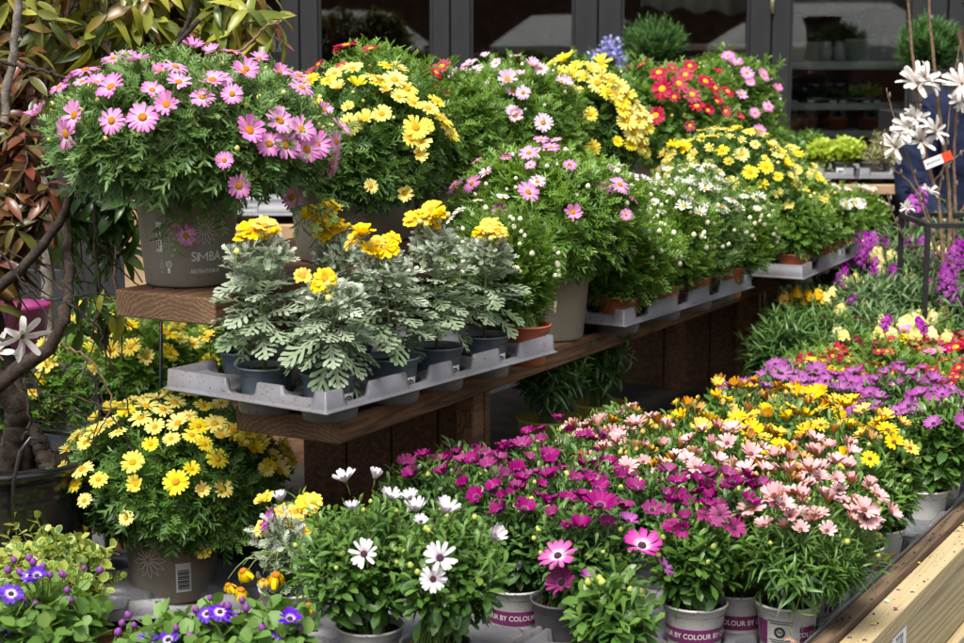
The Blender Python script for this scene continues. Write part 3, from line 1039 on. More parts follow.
# ================================================================ TIMBER
GR = R(29.4) + PI / 2   # turns object x onto the bench's run
WOOD_D = wood('weathered_brown_timber', (.05, .024, .011), (.2, .105, .05), -(PI / 2 - R(29.4)))
WOOD_D2 = wood('dark_stained_boards', (.05, .023, .011), (.15, .075, .036), 0, stretchx=1)
WOOD_END, _nt, _b, _o = mat_new('end_grain_timber')
_tc = _nt.nodes.new('ShaderNodeTexCoord'); _m1 = _nt.nodes.new('ShaderNodeMapping'); _m1.inputs['Rotation'].default_value = (0, 0, -(PI / 2 - R(29.4)))
_m2 = _nt.nodes.new('ShaderNodeMapping'); _m2.inputs['Location'].default_value = (0, .03, .13); _m2.inputs['Scale'].default_value = (0, 1, 1.15)
_nt.links.new(_tc.outputs['Object'], _m1.inputs[0]); _nt.links.new(_m1.outputs[0], _m2.inputs[0])
_vl = _nt.nodes.new('ShaderNodeVectorMath'); _vl.operation = 'LENGTH'; _nt.links.new(_m2.outputs[0], _vl.inputs[0])
_ns = noise(_nt, 9, 3, .5); _nf = noise(_nt, 160, 3, .6); _nb = noise(_nt, 12, 4, .6)
_d = mathn(_nt, 'ADD', mathn(_nt, 'MULTIPLY', _vl.outputs['Value'], 620), mathn(_nt, 'MULTIPLY', _ns, 40))
_f = mathn(_nt, 'ADD', mathn(_nt, 'MULTIPLY', mathn(_nt, 'SINE', _d, 0), .08), mathn(_nt, 'ADD', mathn(_nt, 'MULTIPLY', _nf, .5), mathn(_nt, 'MULTIPLY', _nb, .5)))
_nt.links.new(ramp(_nt, [(.2, (.04, .02, .01)), (.5, (.13, .072, .036)), (.8, (.26, .16, .085))], _f), _b.inputs['Base Color'])
_b.inputs['Roughness'].default_value = .85; bump(_nt, _b, _f, .7, .002)
WOOD_P = wood('pale_pine', (.36, .27, .14), (.5, .4, .23), -(PI / 2 - R(29.4)), .65, 9, .045, .1, 160)
WOOD_PF = wood('pale_pine_face', (.33, .26, .13), (.47, .39, .22), -(PI / 2 - R(29.4)), .65, 6, .07, .2, 170)
WOOD_B = wood('brown_sawn_strip', (.05, .032, .02), (.2, .13, .08), -(PI / 2 - R(29.4)))
WOOD_Y = simple('sandy_board', (.32, .2, .11), (.5, .34, .2), 9, .8, .3, .3)
AX = np.array([U, V, Z3])
AXP = np.array([V, U, Z3])

bench = empty('plant_bench', tuple(ben(2.6, -1.9, 0)), 'two tier brown timber bench carrying the trays and big pots', 'bench')


def plank(name, a0, a1, v0, v1, z0, z1, mat, parent, end=None, bw=.004):
    mb = MB()
    c = ben((a0 + a1) / 2, (v0 + v1) / 2, (z0 + z1) / 2)
    mb.box(c, (a1 - a0, v1 - v0, z1 - z0), 0, AX)
    if end is not None: mb.m[-1] = np.array([0, 0, 0, 0, 1, 1])
    o = mb.build(name, [mat] + ([end] if end else []), parent, c if parent is None else c)
    return bevel(o, bw, 2)


Z_T1 = CAMZ - .69      # lower tier top
Z_T2 = CAMZ - .4815      # upper tier top
V1F = -1.764           # front edge of the lower tier
plank('shelf_plank', 2.587, 6.25, V1F - .245, V1F, Z_T1 - .05, Z_T1, WOOD_D, bench, WOOD_END)
plank('shelf_plank', 2.95, 6.25, V1F - .50, V1F - .255, Z_T1 - .043, Z_T1 - .002, WOOD_D, bench, WOOD_END)
plank('shelf_plank', 2.584, 6.2, -2.303, -2.05, Z_T2 - .055, Z_T2, WOOD_D, bench, WOOD_END)
plank('shelf_plank', 3.3, 6.2, -2.56, -2.31, Z_T2 - .055, Z_T2 - .003, WOOD_D, bench, WOOD_END)
plank('back_riser', 2.95, 6.1, -2.2, -2.165, Z_T1 + .001, Z_T2 - .057, WOOD_D2, bench)


def panel(a, v0, v1, n):
    w = (v1 - v0) / n
    for i in range(n):
        plank('support_board', a - .012, a + .012, v0 + i * w + .002, v0 + (i + 1) * w - .002, .0, Z_T1 - .047, WOOD_D2, bench, None, .002)
    plank('bench_post', a - .062, a - .014, v1 - .048, v1 - .003, 0, Z_T1 - .047, WOOD_D, bench, None)


def a_on_front(px):   # a where the front edge of the lower tier appears at picture column px
    k = (px - 482) / 1722.
    Y = V1F / (.8712 * k - .4909)
    return .4909 * k * Y + .8712 * Y


panel(a_on_front(493), V1F - .5, V1F - .01, 4)
panel(a_on_front(769), V1F - .62, V1F - .01, 4)

# bed: a raised table with timber edging
bed = empty('plant_table', tuple(ben(3.5, -1.5, 0)), 'low planted out display table with brown and pale timber edging', 'table')
ZB = CAMZ - 1.055
VF = float(onz(812, 643, CAMZ - 1.0) @ V)
WD = float(onz(832, 643, CAMZ - 1.0) @ V) - VF
WP = float(onz(866, 643, CAMZ - 1.0) @ V) - VF
BOARD_D = simple('dark_table_board', (.03, .026, .022), (.06, .05, .042), 12, .9, .3, .2)
plank('table_board', 2.15, 6.6, -1.75, VF - .004, ZB - .03, ZB, BOARD_D, bed)
plank('table_board', 2.93, 6.6, -2.5, -1.753, ZB - .03, ZB - .002, BOARD_D, bed)
for (a_, v_) in ((2.3, -1.0), (2.3, -1.7), (4.4, -1.0), (6.4, -1.0), (6.4, -2.3), (4.4, -2.3)):
    plank('table_leg', a_ - .035, a_ + .035, v_ - .035, v_ + .035, 0, ZB - .032, WOOD_D, bed)
ZE = CAMZ - 1.0
plank('inner_edging_strip', 2.12, 6.62, VF + .001, VF + WD, ZB - .03, ZE + .006, WOOD_B, bed, None, .002)
plank('pale_edging_rail', 2.12, 6.62, VF + WD + .002, VF + WP, ZE - .046, ZE - .008, WOOD_P, bed, None, .003)
plank('pale_side_board', 2.12, 6.62, VF + WP - .022, VF + WP - .003, ZE - .178, ZE - .0475, WOOD_PF, bed, None, .002)
plank('pale_side_board', 2.12, 6.62, VF + WP - .022, VF + WP + .016, ZE - .31, ZE - .183, WOOD_P, bed, None, .004)
plank('pale_side_board', 2.12, 6.62, VF + WP - .022, VF + WP - .003, ZE - .45, ZE - .314, WOOD_PF, bed, None, .003)
mbm = MB(); mbm.box(ben(4.4, VF - .003, ZE + .004), (4.4, .003, .012), 0, AX)
mbm.build('rim_highlight_strip', simple('rim_highlight_metal', (.5, .5, .5), (.65, .65, .65), 40, .35, 0, .5, metal=.9), bed)  # bright strip standing in for the highlight along the tray rim
# price label fixed to the side board
lab = onz(874, 634, ZE - .05)
lb = MB(); c = ben(2.86, VF + WP - .002, ZE - .085)
# find a so that the label appears near column 872
k = (893 - 482) / 1722.; Yl = (VF + WP - .002) / (.8712 * k - .4909); aL = .4909 * k * Yl + .8712 * Yl
c = ben(2.945, VF + WP - .0022, ZE - .078)
lb.box(c, (.09, .0012, .06), 0, AX)
lo = lb.build('price_label', LABEL_W, None, c)
tag(lo, 'white paper price label with black print on the pale side board', 'label')
pts, fs = text2('2220', .03)
tb = MB(); tb.add([c + U * (p[0] * .8) + V * .0009 + Z3 * (p[1] + .012) for p in pts], fs)
pts, fs = text2('CAPE DAISY', .009)
tb.add([c + U * (p[0] * .8) + V * .0009 + Z3 * (p[1] - .016) for p in pts], fs)
tb.build('printed_text', PRINT_K, lo)

# lower deck on the left
deck = MB(); ZD = CAMZ - 1.19
for i in range(9):
    deck.box(ben(2.47, -1.83 - i * .15, ZD - .015) + U * .05, (.86, .145, .03), 0, AX)
o = bevel(deck.build('timber_deck', WOOD_D2, None, ben(2.4, -2.2, ZD)), .003)
tag(o, 'low dark timber deck under the yellow marguerite on the left', 'deck')
for (a_, v_) in ((2.12, -1.86), (2.12, -2.9), (2.82, -1.86), (2.82, -2.9)):
    plank('deck_leg', a_ - .03, a_ + .03, v_ - .03, v_ + .03, 0, ZD - .031, WOOD_D2, o)

# ================================================================ TRAYS
TRAYM = simple('grey_tray_plastic', (.105, .105, .12), (.16, .16, .18), 9, .42, .15, .4, bscale=90)
# specks of soil on the plastic
nt = TRAYM.node_tree; bb = nt.nodes['Principled BSDF']
cl = bb.inputs['Base Color'].links[0].from_socket
n_ = noise(nt, 160, 2, .5); n2_ = noise(nt, 14, 3, .6)
f_ = mathn(nt, 'MULTIPLY', mathn(nt, 'GREATER_THAN', n_, .65), mathn(nt, 'GREATER_THAN', n2_, .5))
c2_ = mixc(nt, f_, cl, (.05, .035, .025))
c3_ = mixc(nt, mathn(nt, 'MULTIPLY', ramp(nt, [(.45, (0, 0, 0)), (.7, (1, 1, 1))], n2_), .5), c2_, (.13, .11, .09))
nt.links.new(c3_, bb.inputs['Base Color'])
CUP = .034


def tray(label, group, O, e, L, W, cells, rc=.05, z=0, side=1, kind_name='plant_tray', step=.0035, notch=.45, pitch=.14, rim=.036):
    """O world point of the front corner at flange height; e unit run; cells local (x,y)"""
    e = np.array([e[0], e[1], 0.]); e /= np.linalg.norm(e)
    w = np.array([-e[1], e[0], 0]) * side
    nx, ny = int(L / step) + 1, int(W / step) + 1
    xs = np.linspace(0, L, nx); ys = np.linspace(0, W, ny)
    X, Y = np.meshgrid(xs, ys, indexing='ij')
    sm = lambda q: np.clip(q, 0, 1) ** 2 * (3 - 2 * np.clip(q, 0, 1))
    H = np.full(X.shape, .008)
    cells = np.array(cells)
    D = np.full(X.shape, 9.)
    for cx, cy in cells: D = np.minimum(D, np.hypot(X - cx, Y - cy))
    # raised pads between the cups, each with a flat top
    pad = sm((D - rc - .014) / .012)
    H = H + .012 * pad
    # rim with crenels
    de = np.minimum(np.minimum(X, L - X), np.minimum(Y, W - Y))
    onx = np.minimum(Y, W - Y) < np.minimum(X, L - X)
    tpos = np.where(onx, X, Y)
    near = np.full(X.shape, 9.)
    for cx, cy in cells:
        q = np.where(onx, np.abs(X - cx) + 9 * (np.minimum(abs(Y - cy), 9) > pitch * .75), np.abs(Y - cy) + 9 * (abs(X - cx) > pitch * .75))
        near = np.minimum(near, q)
    rh = .007 + (rim - .007) * sm((near - pitch * .5 * notch) / .009)
    rimw = sm((.014 - de) / .006)
    H = np.maximum(H, rimw * rh)
    H = np.where(D < rc + .012, H * sm((D - rc + .004) / .009) - (CUP - .001) * (1 - sm((D - rc + .006) / .007)), H)
    # rounded corners
    P = O[None, None] + X[..., None] * e + Y[..., None] * w + (z + H)[..., None] * Z3
    vs = P.reshape(-1, 3)
    idx = np.arange(nx * ny).reshape(nx, ny)
    q = np.stack([idx[:-1, :-1], idx[1:, :-1], idx[1:, 1:], idx[:-1, 1:]], -1).reshape(-1, 4)
    if side < 0: q = q[:, ::-1]
    mb = MB()
    mb.v.append(vs); mb.l.append(q.ravel()); mb.n.append(np.full(len(q), 4)); mb.m.append(np.zeros(len(q), int)); mb.sm.append(np.full(len(q), True)); mb.c.append(np.zeros((len(vs), 4))); mb.nv = len(vs)
    # skirt: wall down to the flange, flange out, small lip
    ring = list(idx[:, 0]) + list(idx[-1, 1:]) + list(idx[::-1, -1][1:]) + list(idx[0, ::-1][1:-1])
    rp = vs[ring]; cen = O + e * L / 2 + w * W / 2
    lx = (rp - O) @ e; ly = (rp - O) @ w
    ox = np.where(lx < 1e-6, -1, np.where(lx > L - 1e-6, 1, 0)); oy = np.where(ly < 1e-6, -1, np.where(ly > W - 1e-6, 1, 0))
    outd = ox[:, None] * e + oy[:, None] * w
    lay = [rp]
    for (off, hz) in ((.0015, .004), (.004, .0), (.008, -.001), (.0085, -.004)):
        p = rp + outd * off; p[:, 2] = O[2] + z + hz if False else z + O[2] + hz; lay.append(p)
    n = len(rp)
    vv = np.concatenate(lay)
    f = [(k * n + i, k * n + (i + 1) % n, (k + 1) * n + (i + 1) % n, (k + 1) * n + i)[::-1 if side > 0 else 1] for k in range(4) for i in range(n)]
    mb.add(vv, f, 0, None, True)
    o = mb.build(kind_name, TRAYM, None, O + np.array([0, 0, z]))
    s = o.modifiers.new('thickness', 'SOLIDIFY'); s.thickness = .0012; s.offset = -1
    tag(o, label, 'tray', group)
    return o, e, w


def loc2(O, e, w, P):
    d = np.array(P) - O
    return (d @ e, d @ w)


def fill_cells(given, L, W, pitch, m=.075, mind=.118):
    out = [tuple(g) for g in given if .03 < g[0] < L - .03 and .03 < g[1] < W - .03]
    nx = int((L - 2 * m) / pitch) + 1; ny = int((W - 2 * m) / pitch) + 1
    for i in range(nx):
        for j in range(ny):
            p = (m + i * (L - 2 * m) / max(1, nx - 1), m + j * (W - 2 * m) / max(1, ny - 1))
            if all(math.hypot(p[0] - q[0], p[1] - q[1]) > mind for q in out): out.append(p)
    return out


# ================================================================ SHOP FRONT
SHOPY = 7.5
PAINT = simple('charcoal_paint', (.016, .017, .018), (.027, .028, .03), 7, .5, .15, .35, (1, 1, .2), bscale=60)
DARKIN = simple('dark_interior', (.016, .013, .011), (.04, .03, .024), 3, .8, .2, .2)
BRICK = simple('dim_brick', (.03, .017, .012), (.07, .035, .025), 14, .9, .4, .1)
gm, gnt, gb, gout = mat_new('window_glass')
gl = gnt.nodes.new('ShaderNodeBsdfGlossy'); gl.inputs['Roughness'].default_value = .015
tpn = gnt.nodes.new('ShaderNodeBsdfTransparent'); tpn.inputs[0].default_value = (.82, .85, .84, 1)
mx_ = gnt.nodes.new('ShaderNodeMixShader')
lw_ = gnt.nodes.new('ShaderNodeFresnel'); lw_.inputs[0].default_value = 1.62
gnt.links.new(lw_.outputs[0], mx_.inputs[0]); gnt.links.new(tpn.outputs[0], mx_.inputs[1]); gnt.links.new(gl.outputs[0], mx_.inputs[2])
nz = noise(gnt, 1.3, 2, .5)
bpn = gnt.nodes.new('ShaderNodeBump'); bpn.inputs['Strength'].default_value = .05; bpn.inputs['Distance'].default_value = .02
gnt.links.new(nz, bpn.inputs['Height']); gnt.links.new(bpn.outputs[0], gl.inputs['Normal'])
gnt.links.new(mx_.outputs[0], gout.inputs[0])
GLASS = gm

shop = empty('shop_front', (1.0, SHOPY, 0), 'charcoal painted shop front with tall glazed doors behind the flowers', 'shop front')
PX = lambda px: (px - 482) / 1722. * SHOPY * 1.0


def sbox(name, x0, x1, y0, y1, z0, z1, mat, parent=shop, bv=.004):
    mb = MB(); c = ((x0 + x1) / 2, (y0 + y1) / 2, (z0 + z1) / 2)
    mb.box(c, (x1 - x0, y1 - y0, z1 - z0))
    return bevel(mb.build(name, mat, parent, c), bv, 2)


stiles = [(-140, -105), (-100, -66), (55, 88), (92, 128), (284, 299), (300.5, 318), (433, 449.5), (451, 470), (575, 597), (598.5, 621), (750, 770.5), (772, 790), (911, 946), (948, 985), (1110, 1130), (1132, 1150)]
for x0, x1 in stiles:
    sbox('door_stile', PX(x0), PX(x1), SHOPY, SHOPY + .06, .12, 2.35, PAINT)
sbox('top_rail', PX(-300), PX(1300), SHOPY - .01, SHOPY + .07, 2.352, 2.9, PAINT)
sbox('sill', PX(-300), PX(1300), SHOPY - .03, SHOPY + .08, 0, .118, PAINT)
wins = [(-66, 55), (128, 284), (318, 433), (470, 575), (621, 750), (790, 911), (985, 1110)]
for x0, x1 in wins:
    sbox('door_bottom_panel', PX(x0) + .002, PX(x1) - .002, SHOPY + .01, SHOPY + .05, .122, .62, PAINT)
    sbox('window_pane', PX(x0) + .001, PX(x1) - .001, SHOPY + .028, SHOPY + .034, .622, 2.35, GLASS, bv=.0005)
# beading round the panes
for x0, x1 in wins:
    for xx in (x0, x1):
        s = 1 if xx == x0 else -1
        a, b_ = sorted((PX(xx) + s * .001, PX(xx) + s * .014))
        sbox('glazing_bead', a, b_, SHOPY + .012, SHOPY + .026, .63, 2.34, PAINT, bv=.002)
# brass hinges and the dangling cord on the stiles
BRASS = simple('aged_brass', (.35, .28, .16), (.5, .42, .28), 60, .4, 0, .5, metal=.7)
for px_, z0, z1 in ((771, CAMZ + .14, CAMZ + .23), (450, 1.95, 2.03)):
    m_ = MB(); m_.lathe([(.001, 0), (.009, .002), (.009, z1 - z0), (.001, z1 - z0 + .004)], (PX(px_), SHOPY - .006, z0), 12)
    m_.build('hinge', BRASS, shop, (PX(px_), SHOPY, z0))
# room behind the glass
room = empty('shop_interior', (1.0, SHOPY + 1, 0)); tag(room, kind='structure')
def rb(name, x0, x1, y0, y1, z0, z1, mat, label=None, cat=None, group=None):
    mb = MB(); c = ((x0 + x1) / 2, (y0 + y1) / 2, (z0 + z1) / 2); mb.box(c, (x1 - x0, y1 - y0, z1 - z0))
    o = bevel(mb.build(name, mat, None, c), .003, 2)
    return o
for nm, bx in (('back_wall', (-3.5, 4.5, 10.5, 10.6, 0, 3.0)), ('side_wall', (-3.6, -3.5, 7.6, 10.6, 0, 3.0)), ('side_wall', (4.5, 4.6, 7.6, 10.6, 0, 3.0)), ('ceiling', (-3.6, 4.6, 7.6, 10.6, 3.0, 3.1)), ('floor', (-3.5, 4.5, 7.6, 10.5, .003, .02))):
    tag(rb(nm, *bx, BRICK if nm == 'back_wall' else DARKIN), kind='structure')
bpy.data.objects.remove(room)
# pale shop shelves seen through the right hand door
SHELFM = simple('chalky_green_shelf', (.5, .56, .5), (.72, .75, .7), 12, .8, .1, .3)
def shelf(y, px0, px1, Y, th, label, dep=.28, mat=SHELFM):
    z = at(800, y, Y)[2]
    o = rb('shelf', (px0 - 482) / 1722 * Y, (px1 - 482) / 1722 * Y, Y, Y + dep, z - th, z, mat)
    tag(o, label, 'shelf', 'shelves inside the shop window'); return z
ZS1 = shelf(61.5, 786, 925, 7.75, .036, 'upper pale green shelf seen through the right hand window')
ZS2 = shelf(103.5, 786, 925, 7.75, .03, 'middle pale green shelf seen through the right hand window')
ZS3 = shelf(131, 786, 925, 7.75, .03, 'low shelf holding the terracotta pots inside the right hand window')
shelf(44, 640, 750, 8.4, .03, 'dusky pink shelf seen deep inside the fourth window', mat=simple('dusky_shelf', (.3, .2, .16), (.42, .3, .25), 10, .8))

STEEL = simple('screw_steel', (.12, .11, .1), (.25, .23, .2), 200, .45, 0, .5, metal=.8)
for a_ in (2.75, 3.05, 3.5, 4.1, 4.9, 5.7):
    for par, v_, z_ in ((bed, VF + WD + .012, ZE - .0078), (bed, VF + WP - .012, ZE - .0078), (bench, V1F - .03, Z_T1 + .0003)):
        p = ben(a_ + .01 * (v_ > VF + .04), v_, z_); mb = MB(); mb.lathe([(.0042, 0), (.0038, .0009), (.0012, .0006), (.0005, .0001)], p, 12); mb.build('screw', STEEL, par, p)

# ================================================================ BENCH TRAYS AND THEIR PLANTS
ZF1 = Z_T1 + .0355                     # flange height of trays standing on the lower tier
SILVER_POTS = [  # pot centre pixel at the rim, crown box, flowers [(px,py)], label
    ((265, 356), (213, 238, 303, 372), [(252, 232), (265, 228), (258, 240), (272, 238), (246, 240)], 'silver leaved plant at the left tray corner, crowned by one tight yellow bunch'),
    ((329, 377), (292, 285, 378, 400), [(325, 281), (318, 288), (303, 279)], 'nearest silver leaved plant with drooping leaves and a low yellow flower'),
    ((392, 357), (345, 258, 425, 372), [(378, 244), (385, 250), (370, 252), (352, 243), (392, 240), (362, 236)], 'silver leaved plant third along the tray front under a broad yellow bunch'),
    ((437, 345), (398, 232, 470, 362), [(432, 212), (425, 220), (440, 217), (416, 222), (430, 226)], 'silver leaved plant fourth along the tray front with tall yellow flowers'),
    ((484, 334), (450, 240, 522, 350), [(490, 228), (484, 234), (497, 233)], 'silver leaved plant fifth along the tray front next to the terracotta pot'),
    ((247, 343), (228, 262, 292, 352), [], 'silver leaved plant half hidden behind the left corner one, without flowers'),
    ((345, 338), (303, 240, 372, 330), [(326, 218), (318, 226), (335, 224), (310, 215), (342, 232), (328, 232), (330, 212), (320, 236)], 'silver leaved plant in the back row under a big yellow bunch'),
]
O1 = onz(326, 412, ZF1); E1 = onz(553, 351, ZF1) - O1
L1 = float(np.linalg.norm(E1)); e1 = E1 / L1; w1 = np.array([-e1[1], e1[0], 0])
pot_r, pot_h = .055, .088
zr = ZF1 - CUP + pot_h


def proj(p):
    d = np.array(p) - CAM
    f = d[1] * math.cos(PITCH) - d[2] * math.sin(PITCH)
    u = d[2] * math.cos(PITCH) + d[1] * math.sin(PITCH)
    return 482 + FPX * d[0] / f, 321.5 - FPX * u / f


def in_tray(O, e, w, px, y):
    '''the cup centre y behind the front edge that stands at picture column px'''
    lo, hi = -.3, 1.6
    for _ in range(40):
        m_ = (lo + hi) / 2
        if proj(O + e * m_ + w * y + Z3 * .07)[0] < px: lo = m_
        else: hi = m_
    return O + e * max(lo, .062) + w * y


YR = [.207, .066, .066, .066, .066, .347, .207]
spts = [in_tray(O1, e1, w1, p[0][0], YR[i]) for i, p in enumerate(SILVER_POTS)]
terra1 = in_tray(O1, e1, w1, 526, .066)
cells = [loc2(O1, e1, w1, p) for p in spts] + [loc2(O1, e1, w1, terra1)]
W1 = .40
tray('grey plastic tray at the near end of the bench holding silver plants', 'grey trays on the bench', O1, e1, L1, W1, fill_cells(cells, L1, W1, .14), .055, ZF1 - O1[2] if False else 0)

for i, (pp, b, fl, lab_) in enumerate(SILVER_POTS):
    P = spts[i]; base = np.array([P[0], P[1], ZF1 - CUP])
    rg = np.random.default_rng(100 + i)
    root = empty('silver_leaf_plant', tuple(base), lab_, 'potted plant', 'silver leaved plants in slate blue pots')
    pot = make_pot(root, base, pot_r, pot_h, 'blue')
    # crown: lower leaves large and hanging, upper ones small and upright round a woolly head
    x0, y0, x1, y1 = b
    Yd = P[1]
    ztop = at(482, y0 + 6, Yd)[2]; zb = zr + .0
    hgt = ztop - zb
    Rw = (x1 - x0) / 2 * Yd / FPX
    cx = at((x0 + x1) / 2, y0, Yd)[0]; ax = np.array([cx - base[0], 0, 0])
    mb = MB()
    n = 0
    tips, sds, szs = [], [], []
    nleaf = 74
    for k_ in range(nleaf):
        q = k_ / nleaf
        az = k_ * 2.399 + rg.normal(0, .15)
        zz = zb + .012 + hgt * (.17 + .74 * q ** 1.05)
        stem = base * np.array([1, 1, 0]) + ax * (q) * .9 + Z3 * zz
        out = np.array([math.cos(az), math.sin(az), 0])
        low = i == 1
        el = (-.35 if low else -.1) + 1.15 * q ** 1.1 + rg.normal(0, .22)
        size = (Rw * 1.24) * (1 - .6 * q ** 1.6) * rg.uniform(.75, 1.15)
        d = out * math.cos(el) + Z3 * math.sin(el)
        nn = -out * math.sin(el) + Z3 * math.cos(el) + rg.normal(0, .25, 3)
        M = frames(d[None], nn[None]) * size
        M[:, :, 0] *= .95
        mb.inst(LEAF['silver'][rg.integers(0, 3)], M, (stem + d * .008)[None], 0, np.array([[rg.random(), rg.random(), q]]))
    # woolly young leaves near the top
    k2 = 60
    d = sphere_dirs(k2, rg, -.1, .2)
    tp = base * np.array([1, 1, 0]) + ax * .9 + Z3 * (zb + hgt * .88) + d * np.array([Rw * .62, Rw * .62, hgt * .17])
    whorls(mb, tp, d + Z3 * .7, 'silver', .026, rg, 4, .014, (15, 60), 1, jit=.4, tipsize=.7)
    st = base + Z3 * pot_h * .85
    mb.tube([st, st + ax * .4 + Z3 * hgt * .4, st + ax + Z3 * hgt * .95], [.004, .0035, .0025], 6, 1, (.6, .6, .3, 0))
    mb.build('foliage', [L_SILVER, G_STEM], root)
    for (fx, fy) in fl:
        p = at(fx, fy - 2, Yd + rg.uniform(-.045, .01))
        nn = nrm(np.array([rg.normal(0, .35), -.45 + rg.normal(0, .2), .9]))
        if i == 1: nn = nrm(np.array([.1, -.95, .4]))
        f_ = put_flower(root, 'gold', p, nn, .0262 * rg.uniform(.7, 1.2) * (1.05 if i != 1 else .95), rg)
    if fl:
        for k_ in range(4):
            p = at(fl[0][0] + rg.uniform(-16, 16), fl[0][1] + rg.uniform(2, 22), Yd - rg.uniform(.0, .05))
            put_bud(root, 'y', p, nrm(np.array([rg.normal(0, .4), rg.normal(0, .4), 1])), .006, rg)
    # small white tag stuck on the pot
    if i in (1, 2, 3, 4):
        tm = MB(); rf = lambda z: prof_r(pot_r, pot_h, z)
        rect2(tm, .005, .018, .036, .052, rf, cam_angle(base, 24), 0, 0, .0012)
        to = tm.mesh('pot_tag', LABEL_W); tg = link('pot_tag', to, pot)
        tm = MB(); strip2(tm, [(.02 + .009 * math.cos(t_), .037 + .009 * math.sin(t_)) for t_ in np.linspace(0, 6.28, 17)[:-1]], .0035, rf, cam_angle(base, 24), 0, 0, .0016, True)
        rect2(tm, .0165, .032, .0235, .042, rf, cam_angle(base, 24), 0, 0, .0016)
        link('printed_badge', tm.mesh('printed_badge', PRINT_K), pot)


# ------------------------------------------------ big taupe pots
def big_pot_print(pot, base, r, h, turn, full=True, only=None):
    rf = lambda z: prof_r(r, h, z)
    ang = cam_angle(base, turn)
    mb, mbf, mbn, mbc = MB(), MB(), MB(), MB()
    # daisy with a small face, outlined
    if only in (None, 'daisy'):
        cx, cz = .034, h * .58
        for k_ in range(15):
            a = 2 * PI * k_ / 15; L = .022
            pts_ = []
            for t_ in np.linspace(0, 1, 8):
                pts_.append((.009 + L * t_, .0033 * math.sin(PI * min(1, t_ * .85 + .12))))
            for t_ in np.linspace(1, 0, 8):
                pts_.append((.009 + L * t_, -.0033 * math.sin(PI * min(1, t_ * .85 + .12))))
            pts_ = [(cx + x * math.cos(a) - y * math.sin(a), cz + x * math.sin(a) + y * math.cos(a)) for x, y in pts_]
            strip2(mbf, pts_, .0007, rf, ang, 0, closed=True)
        strip2(mbf, [(cx + .0075 * math.cos(t_), cz + .0075 * math.sin(t_)) for t_ in np.linspace(0, 6.28, 20)[:-1]], .0007, rf, ang, 0, closed=True)
        for s in (-1, 1):
            strip2(mbf, [(cx + s * .0022, cz + .002), (cx + s * .0038, cz + .0023)], .0008, rf, ang, 0)
            strip2(mbf, [(cx, cz - .001), (cx + s * .0014, cz - .0032), (cx + s * .0036, cz - .0028)], .0007, rf, ang, 0)
        write2(mbn, 'Si', .027, cx - .0215, h * .31, rf, ang, 0, sx=.82); letter_m(mbn, .0245, cx - .0045, h * .31, rf, ang, 0, 0, .12); write2(mbn, 'BA', .027, cx + .021, h * .31, rf, ang, 0, sx=.82)
        write2(mbn, 'ARGYRANTHEMUM', .0125, cx, h * .165, rf, ang, 0, sx=.56)
    if only in (None, 'code'):
        x0 = -.064
        rect2(mbc, x0 - .004, h * .36, x0 + .009, h * .655, rf, ang, 0)
        for k_ in range(13):
            z_ = h * (.37 + .021 * k_); rect2(mbc, x0 - .003, z_, x0 + .004, z_ + [.0012, .0022, .0016][k_ % 3], rf, ang, 0, 1, .0013)
        strip2(mbc, [(x0 + .01, h * .36), (x0 + .025, h * .36), (x0 + .025, h * .655), (x0 + .01, h * .655)], .0006, rf, ang, 0, closed=True)
        strip2(mbc, [(x0 + .01, h * .5), (x0 + .025, h * .5)], .0006, rf, ang, 0)
        strip2(mbc, [(x0 + .017 + .004 * math.cos(t_), h * .43 + .004 * math.sin(t_)) for t_ in np.linspace(0, 6.28, 13)[:-1]], .0006, rf, ang, 0, closed=True)
        for k_ in range(7):
            zc = h * (.66 - .055 * k_); cxx = x0 + .031 + .0055 * ((k_ * 7) % 2)
            strip2(mbc, [(cxx + .0026 * math.cos(t_), zc + .0026 * math.sin(t_)) for t_ in np.linspace(0, 6.28, 11)[:-1]], .0009, rf, ang, 0, closed=True)
        strip2(mbc, [(x0 + .003, h * .2), (x0 + .0075, h * .28), (x0 + .012, h * .2)], .0013, rf, ang, 0, closed=True)
        write2(mbc, '05', .005, x0 + .0075, h * .16, rf, ang, 0)
        for rr_ in (.0065, .0048):
            strip2(mbc, [(x0 + .0235 + rr_ * math.cos(t_), h * .24 + rr_ * math.sin(t_)) for t_ in np.linspace(0, 6.28, 15)[:-1]], .0011, rf, ang, 0, closed=True)
        rect2(mbc, x0 + .0205, h * .15, x0 + .0265, h * .2, rf, ang, 0)
        write2(mbc, 'R', .007, x0 + .0235, h * .24, rf, ang, 0)
    if only == 'text':
        for k_, t_ in enumerate(['Argyranthemum', 'Sunny position, water', 'regularly and keep', 'the soil moist', 'Simply the best']):
            write2(mb, t_, .011, 0, h * (.56 - .08 * k_), rf, ang, 0, sx=.8)
    for nm_, m_ in (('printed_flower', mbf), ('printed_name', mbn), ('printed_code', mbc), ('printed_text', mb)):
        if m_.nv: link(nm_, m_.mesh(nm_, [PRINT_W, PRINT_K]), pot)


BR, BH = .1135, .205
TAUPE = (BR, BH, 'taupe')
